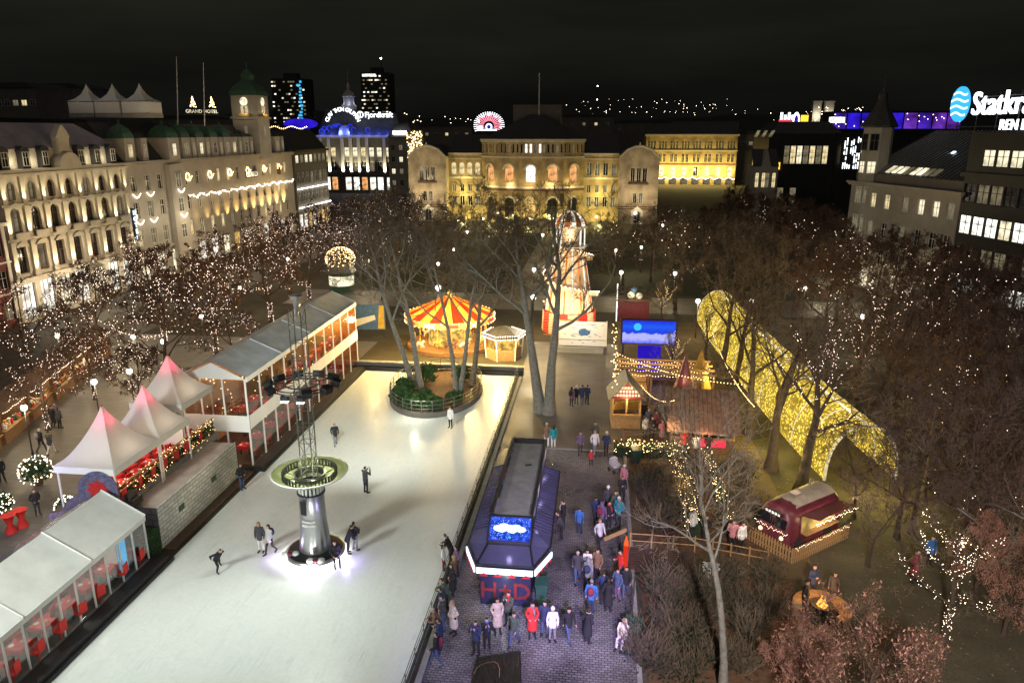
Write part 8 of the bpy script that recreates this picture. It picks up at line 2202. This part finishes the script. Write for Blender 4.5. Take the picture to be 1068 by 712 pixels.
for a in ((497, 682, 'phone', 0, 'navy', 'black', 'person in navy jacket left of the small pair by the planter bed', None, None), (508, 678, 'phone', 15, 'black', 'black', 'person in black right of the small pair by the planter bed', None, None),
        (519, 660, 'coat', 5, 'beige', 'black', 'woman in long grey beige coat before the bar', 'hair', 'hair_dark'), (530, 652, 'phone', -5, 'green', 'black', 'person in dark green coat shading the eyes before the bar', None, None), (537, 672, 'walk', -20, 'green', 'jeans', 'person in grey green parka walking beside the planter bed', 'hood', 'w_green'),
        (555, 664, 'coat', 0, 'red', 'black', 'woman in bright red coat in the middle of the plaza', 'hair', 'hair_dark'), (568, 662, 'stand', 5, 'navy', 'jeans', 'person in navy jacket beside the bright red coat', None, None), (576, 668, 'stand_f', 10, 'white', 'grey', 'person in white checked jacket with pale hat', 'hat', 'w_white'),
        (593, 668, 'walk', 20, 'black', 'jeans', 'person in black hooded jacket and pale jeans', 'hood', 'w_black'), (612, 671, 'coat', 160, 'black', 'black', 'person in long black coat walking away at the low centre right', 'hair', 'hair_dark'), (616, 639, 'stand', 175, 'blue', 'navy', 'person in bright blue jacket seen from behind', 'hat', 'w_grey'),
        (629, 628, 'walk', 170, 'navy', 'black', 'tall person in navy coat seen from behind beside the bright blue jacket', None, None), (634, 638, 'coat', 180, 'black', 'black', 'woman in black dress coat right of the bright blue jacket', 'hair', 'hair_dark'), (602, 607, 'walk', 10, 'char', 'jeans', 'grey haired person in dark coat and jeans below the bar corner', None, None),
        (612, 603, 'stand_f', -10, 'white', 'black', 'person in black and white jacket in the middle group', 'hair', 'hair_dark'), (623, 605, 'pocket', -15, 'brown', 'black', 'person in dark brown jacket in the middle group', None, None), (613, 615, 'walk_f', 170, 'grey', 'black', 'small person in grey in front of the middle group', 'hood', 'w_grey'), (625, 571, 'walk_f', 20, 'pale', 'black', 'person in pale jacket carrying nothing near the deck fence', 'hair', 'hair_fair'),
        (604, 556, 'stand', 180, 'blue', 'navy', 'person in blue jacket alone right of the bar awning', None, None), (588, 551, 'pocket', -90, 'black', 'black', 'person in black close to the bar awning', None, None), (586, 562, 'lean', -90, 'char', 'black', 'person in charcoal leaning at the bar counter side', None, None), (621, 545, 'walk', 170, 'navy', 'black', 'person in navy left of the crowd knot by the dark beds', None, None),
        (627, 553, 'stand', 160, 'violet', 'navy', 'person in violet grey jacket in the crowd knot', 'hood', 'w_violet'), (635, 552, 'pocket', 20, 'black', 'black', 'person in black in the middle of the crowd knot', None, None), (633, 533, 'stand_f', 0, 'char', 'black', 'person with white hat at the top of the crowd knot', 'hat', 'w_white'), (645, 548, 'pocket', -20, 'teal', 'black', 'person in teal jacket right in the crowd knot', 'hat', 'w_pale'), (641, 540, 'stand', 30, 'green', 'jeans', 'person in dark green behind the teal jacket', None, None), (648, 523, 'pocket', 0, 'black', 'black', 'person in black by the kerb beside the dark shrub bed', None, None), (650, 510, 'stand_f', -20, 'pink', 'grey', 'person in dusty pink by the kerb below the hut hedge', 'hat', 'w_pale'),
        (648, 606, 'stand', -80, 'red', 'jeans', 'person in red top at the plaza edge under the red tube', None, None), (644, 625, 'pocket', -60, 'jeans', 'violet', 'person in blue grey jacket at the plaza edge', None, None), (652, 622, 'walk', 10, 'black', 'jeans', 'person in black and jeans behind the thin grey fence', None, None),
        (570, 466, 'stand', 180, 'brown', 'white', 'person in brown coat and white trousers behind the bar', 'hat', 'w_beige'), (577, 467, 'stand_f', 180, 'teal', 'pale', 'person in teal jacket behind the bar', 'hair', 'hair_dark'), (605, 473, 'walk', 15, 'violet', 'char', 'person in dusky violet walking below the big twin tree', None, None), (620, 464, 'stand', 0, 'char', 'navy', 'person in dark quilted coat walking down beside the violet one', None, None), (632, 475, 'walk', 170, 'navy', 'black', 'person in navy beside the small hut bin', 'hat', 'w_pale'),
        (596, 424, 'stand_f', 175, 'violet', 'black', 'person in dusky coat, left of the far plaza group of four', 'hair', 'hair_dark'), (601, 422, 'stand', 180, 'black', 'char', 'person with pale hat in the far plaza group of four', 'hat', 'w_white'), (607, 423, 'walk', 175, 'navy', 'jeans', 'person in navy in the far plaza group of four', None, None), (612, 422, 'pocket', 170, 'navy', 'black', 'person in dark blue coat, right of the far plaza group of four', None, None)):
    person(a[0], a[1], a[2], a[3], a[4], a[5], a[6], 'hair_grey' if 'grey haired' in a[6] else ('hair_fair' if a[8] == 'hair_fair' else 'hair_dark'), a[7], a[8], group=G3)
person(616, 485, 'stand', 10, 'red', 'black', 'small child in red coat with white front below the big twin tree', 'hair_fair', 'hat', 'w_white', 1.12, group=G3)
person(620, 474, 'walk_f', 10, 'white', 'grey', 'person in white jacket behind the small child in red', 'hair_fair', 'hair', 'hair_fair', group=G3)
p_ = gp(641, 492)
person(0, 0, 'sit', -10, 'cream', 'white', 'person in cream jacket crouching beside the green bin at the right edge', 'hair_fair', 'hood', 'w_cream', z=.0, pos=tuple(gp(650, 672)[:2]), group=G3)
st_ = thing('stone_seat', 'low stone seat block beside the green bin at the right edge', 'seat', tuple(gp(650, 670)[:2]) + (0,)); mb = MB(); mb.b2(-.25, .25, -.02, .4, 0, .36); mb.build('block', M['stone_grey'], st_); mb = MB(); mb.b2(-.28, .28, -.05, .43, .363, .40); mb.build('slab', M['kerb'], st_)
st_ = thing('stroller', 'pale pushchair beside the dark bin under the hut hedge', 'stroller', (p_.x, p_.y, 0), .6)
mb = MB(); mb.prism([(-.25, -.3, .4), (.25, -.3, .4), (.25, .3, .5), (-.25, .3, .5)], (0, 0, .22)); mb.build('seat', M['w_pale'], st_)
mb = MB(); mb.sm = True; mb.lathe([(.30, .62), (.28, .9), (.15, 1.0), (0, 1.02)], 10, 0, .15, 0, PI); mb.build('hood', M['w_white'], st_)
mb = MB(); mb.bar((-.2, .3, .5), (-.2, .6, 1.0), .02, 5); mb.bar((.2, .3, .5), (.2, .6, 1.0), .02, 5); mb.bar((-.2, .6, 1.0), (.2, .6, 1.0), .025, 5); mb.build('handle', M['black'], st_)
for x in (-.24, .24):
    for y in (-.25, .3):
        mb = MB(); mb.tube([(x - .02, y, .14), (x + .02, y, .14)], .14, 12); mb.build('wheel', M['rubber'], st_)
G4 = 'visitors between the market huts'
for i, (px, py, po, fc, tp, lg, lab) in enumerate(((672, 456, 'stand_f', 30, 'white', 'black', 'visitor in white jacket between the two huts'), (679, 458, 'pocket', 10, 'black', 'black', 'visitor in black, front of the knot between the huts'), (676, 449, 'stand', 0, 'navy', 'black', 'visitor in navy behind the white jacket'), (684, 451, 'stand_f', -20, 'maroon', 'char', 'visitor in dark red between the two huts'), (690, 460, 'coat', 15, 'pink', 'black', 'visitor in dusty pink coat beside the plank roofed hut'), (686, 443, 'pocket', 170, 'char', 'black', 'visitor in charcoal at the back of the knot'), (671, 441, 'stand', 180, 'black', 'jeans', 'visitor in black and jeans behind the small hut'), (694, 449, 'stand', 100, 'green', 'black', 'visitor in dark green by the plank roof edge'), (712, 474, 'lean', 180, 'red', 'black', 'visitor in red at the counter of the plank roofed hut'), (725, 477, 'stand_f', 175, 'pale', 'black', 'visitor in pale jacket at the plank roofed hut'), (738, 476, 'pocket', 165, 'black', 'navy', 'visitor in black right of the red lit counter'))):
    person(px, py, po, fc, tp, lg, lab, 'hair_dark', None, None, group=G4)
for i, (px, py, po, fc, tp, lg, lab) in enumerate(((44, 472, 'walk', 180, 'black', 'char', 'left one of two people in dark coats on the left promenade'), (54, 474, 'walk', 185, 'char', 'white', 'person in dark coat and white trousers on the left promenade'), (3, 503, 'stand', 30, 'black', 'black', 'person in black at the left frame edge'), (40, 537, 'pocket', 80, 'black', 'char', 'person in black beside the lit bush and red tables'), (56, 446, 'stand', 180, 'black', 'black', 'person in black, left of the group at the second stall'), (63, 447, 'stand_f', 170, 'char', 'black', 'person in charcoal, right of the group at the second stall'), (60, 441, 'coat', 10, 'brown', 'black', 'person in brown coat behind the group at the second stall'))):
    person(px, py, po, fc, tp, lg, lab, 'hair_grey' if i == 0 else 'hair_dark', None, None, group='people on the left promenade')
for i, (px, py, po, fc, tp, lg, lab) in enumerate(((838, 640, 'stand', 60, 'black', 'black', 'person in black left of the fire bowl'), (846, 622, 'pocket', 20, 'navy', 'black', 'person in navy behind the fire bowl'), (868, 628, 'stand_f', -50, 'char', 'black', 'person in charcoal right of the fire bowl'), (952, 606, 'coat', 30, 'maroon', 'black', 'person in dark red coat under the warm lit tree'), (968, 590, 'stand', 10, 'blue', 'black', 'person in blue behind the warm lit tree'), (722, 560, 'stand_f', 20, 'pale', 'black', 'person in pale jacket at the end of the lit hedge'), (735, 566, 'pocket', 0, 'black', 'black', 'person in black beyond the deck fence'), (763, 572, 'stand', -20, 'pink', 'black', 'person in dusty pink right of the pale trunk'), (772, 574, 'stand_f', 10, 'white', 'black', 'person in white right of the pale trunk'))):
    person(px, py, po, fc, tp, lg, lab, 'hair_dark', None, None, group='people among the right hand beds')
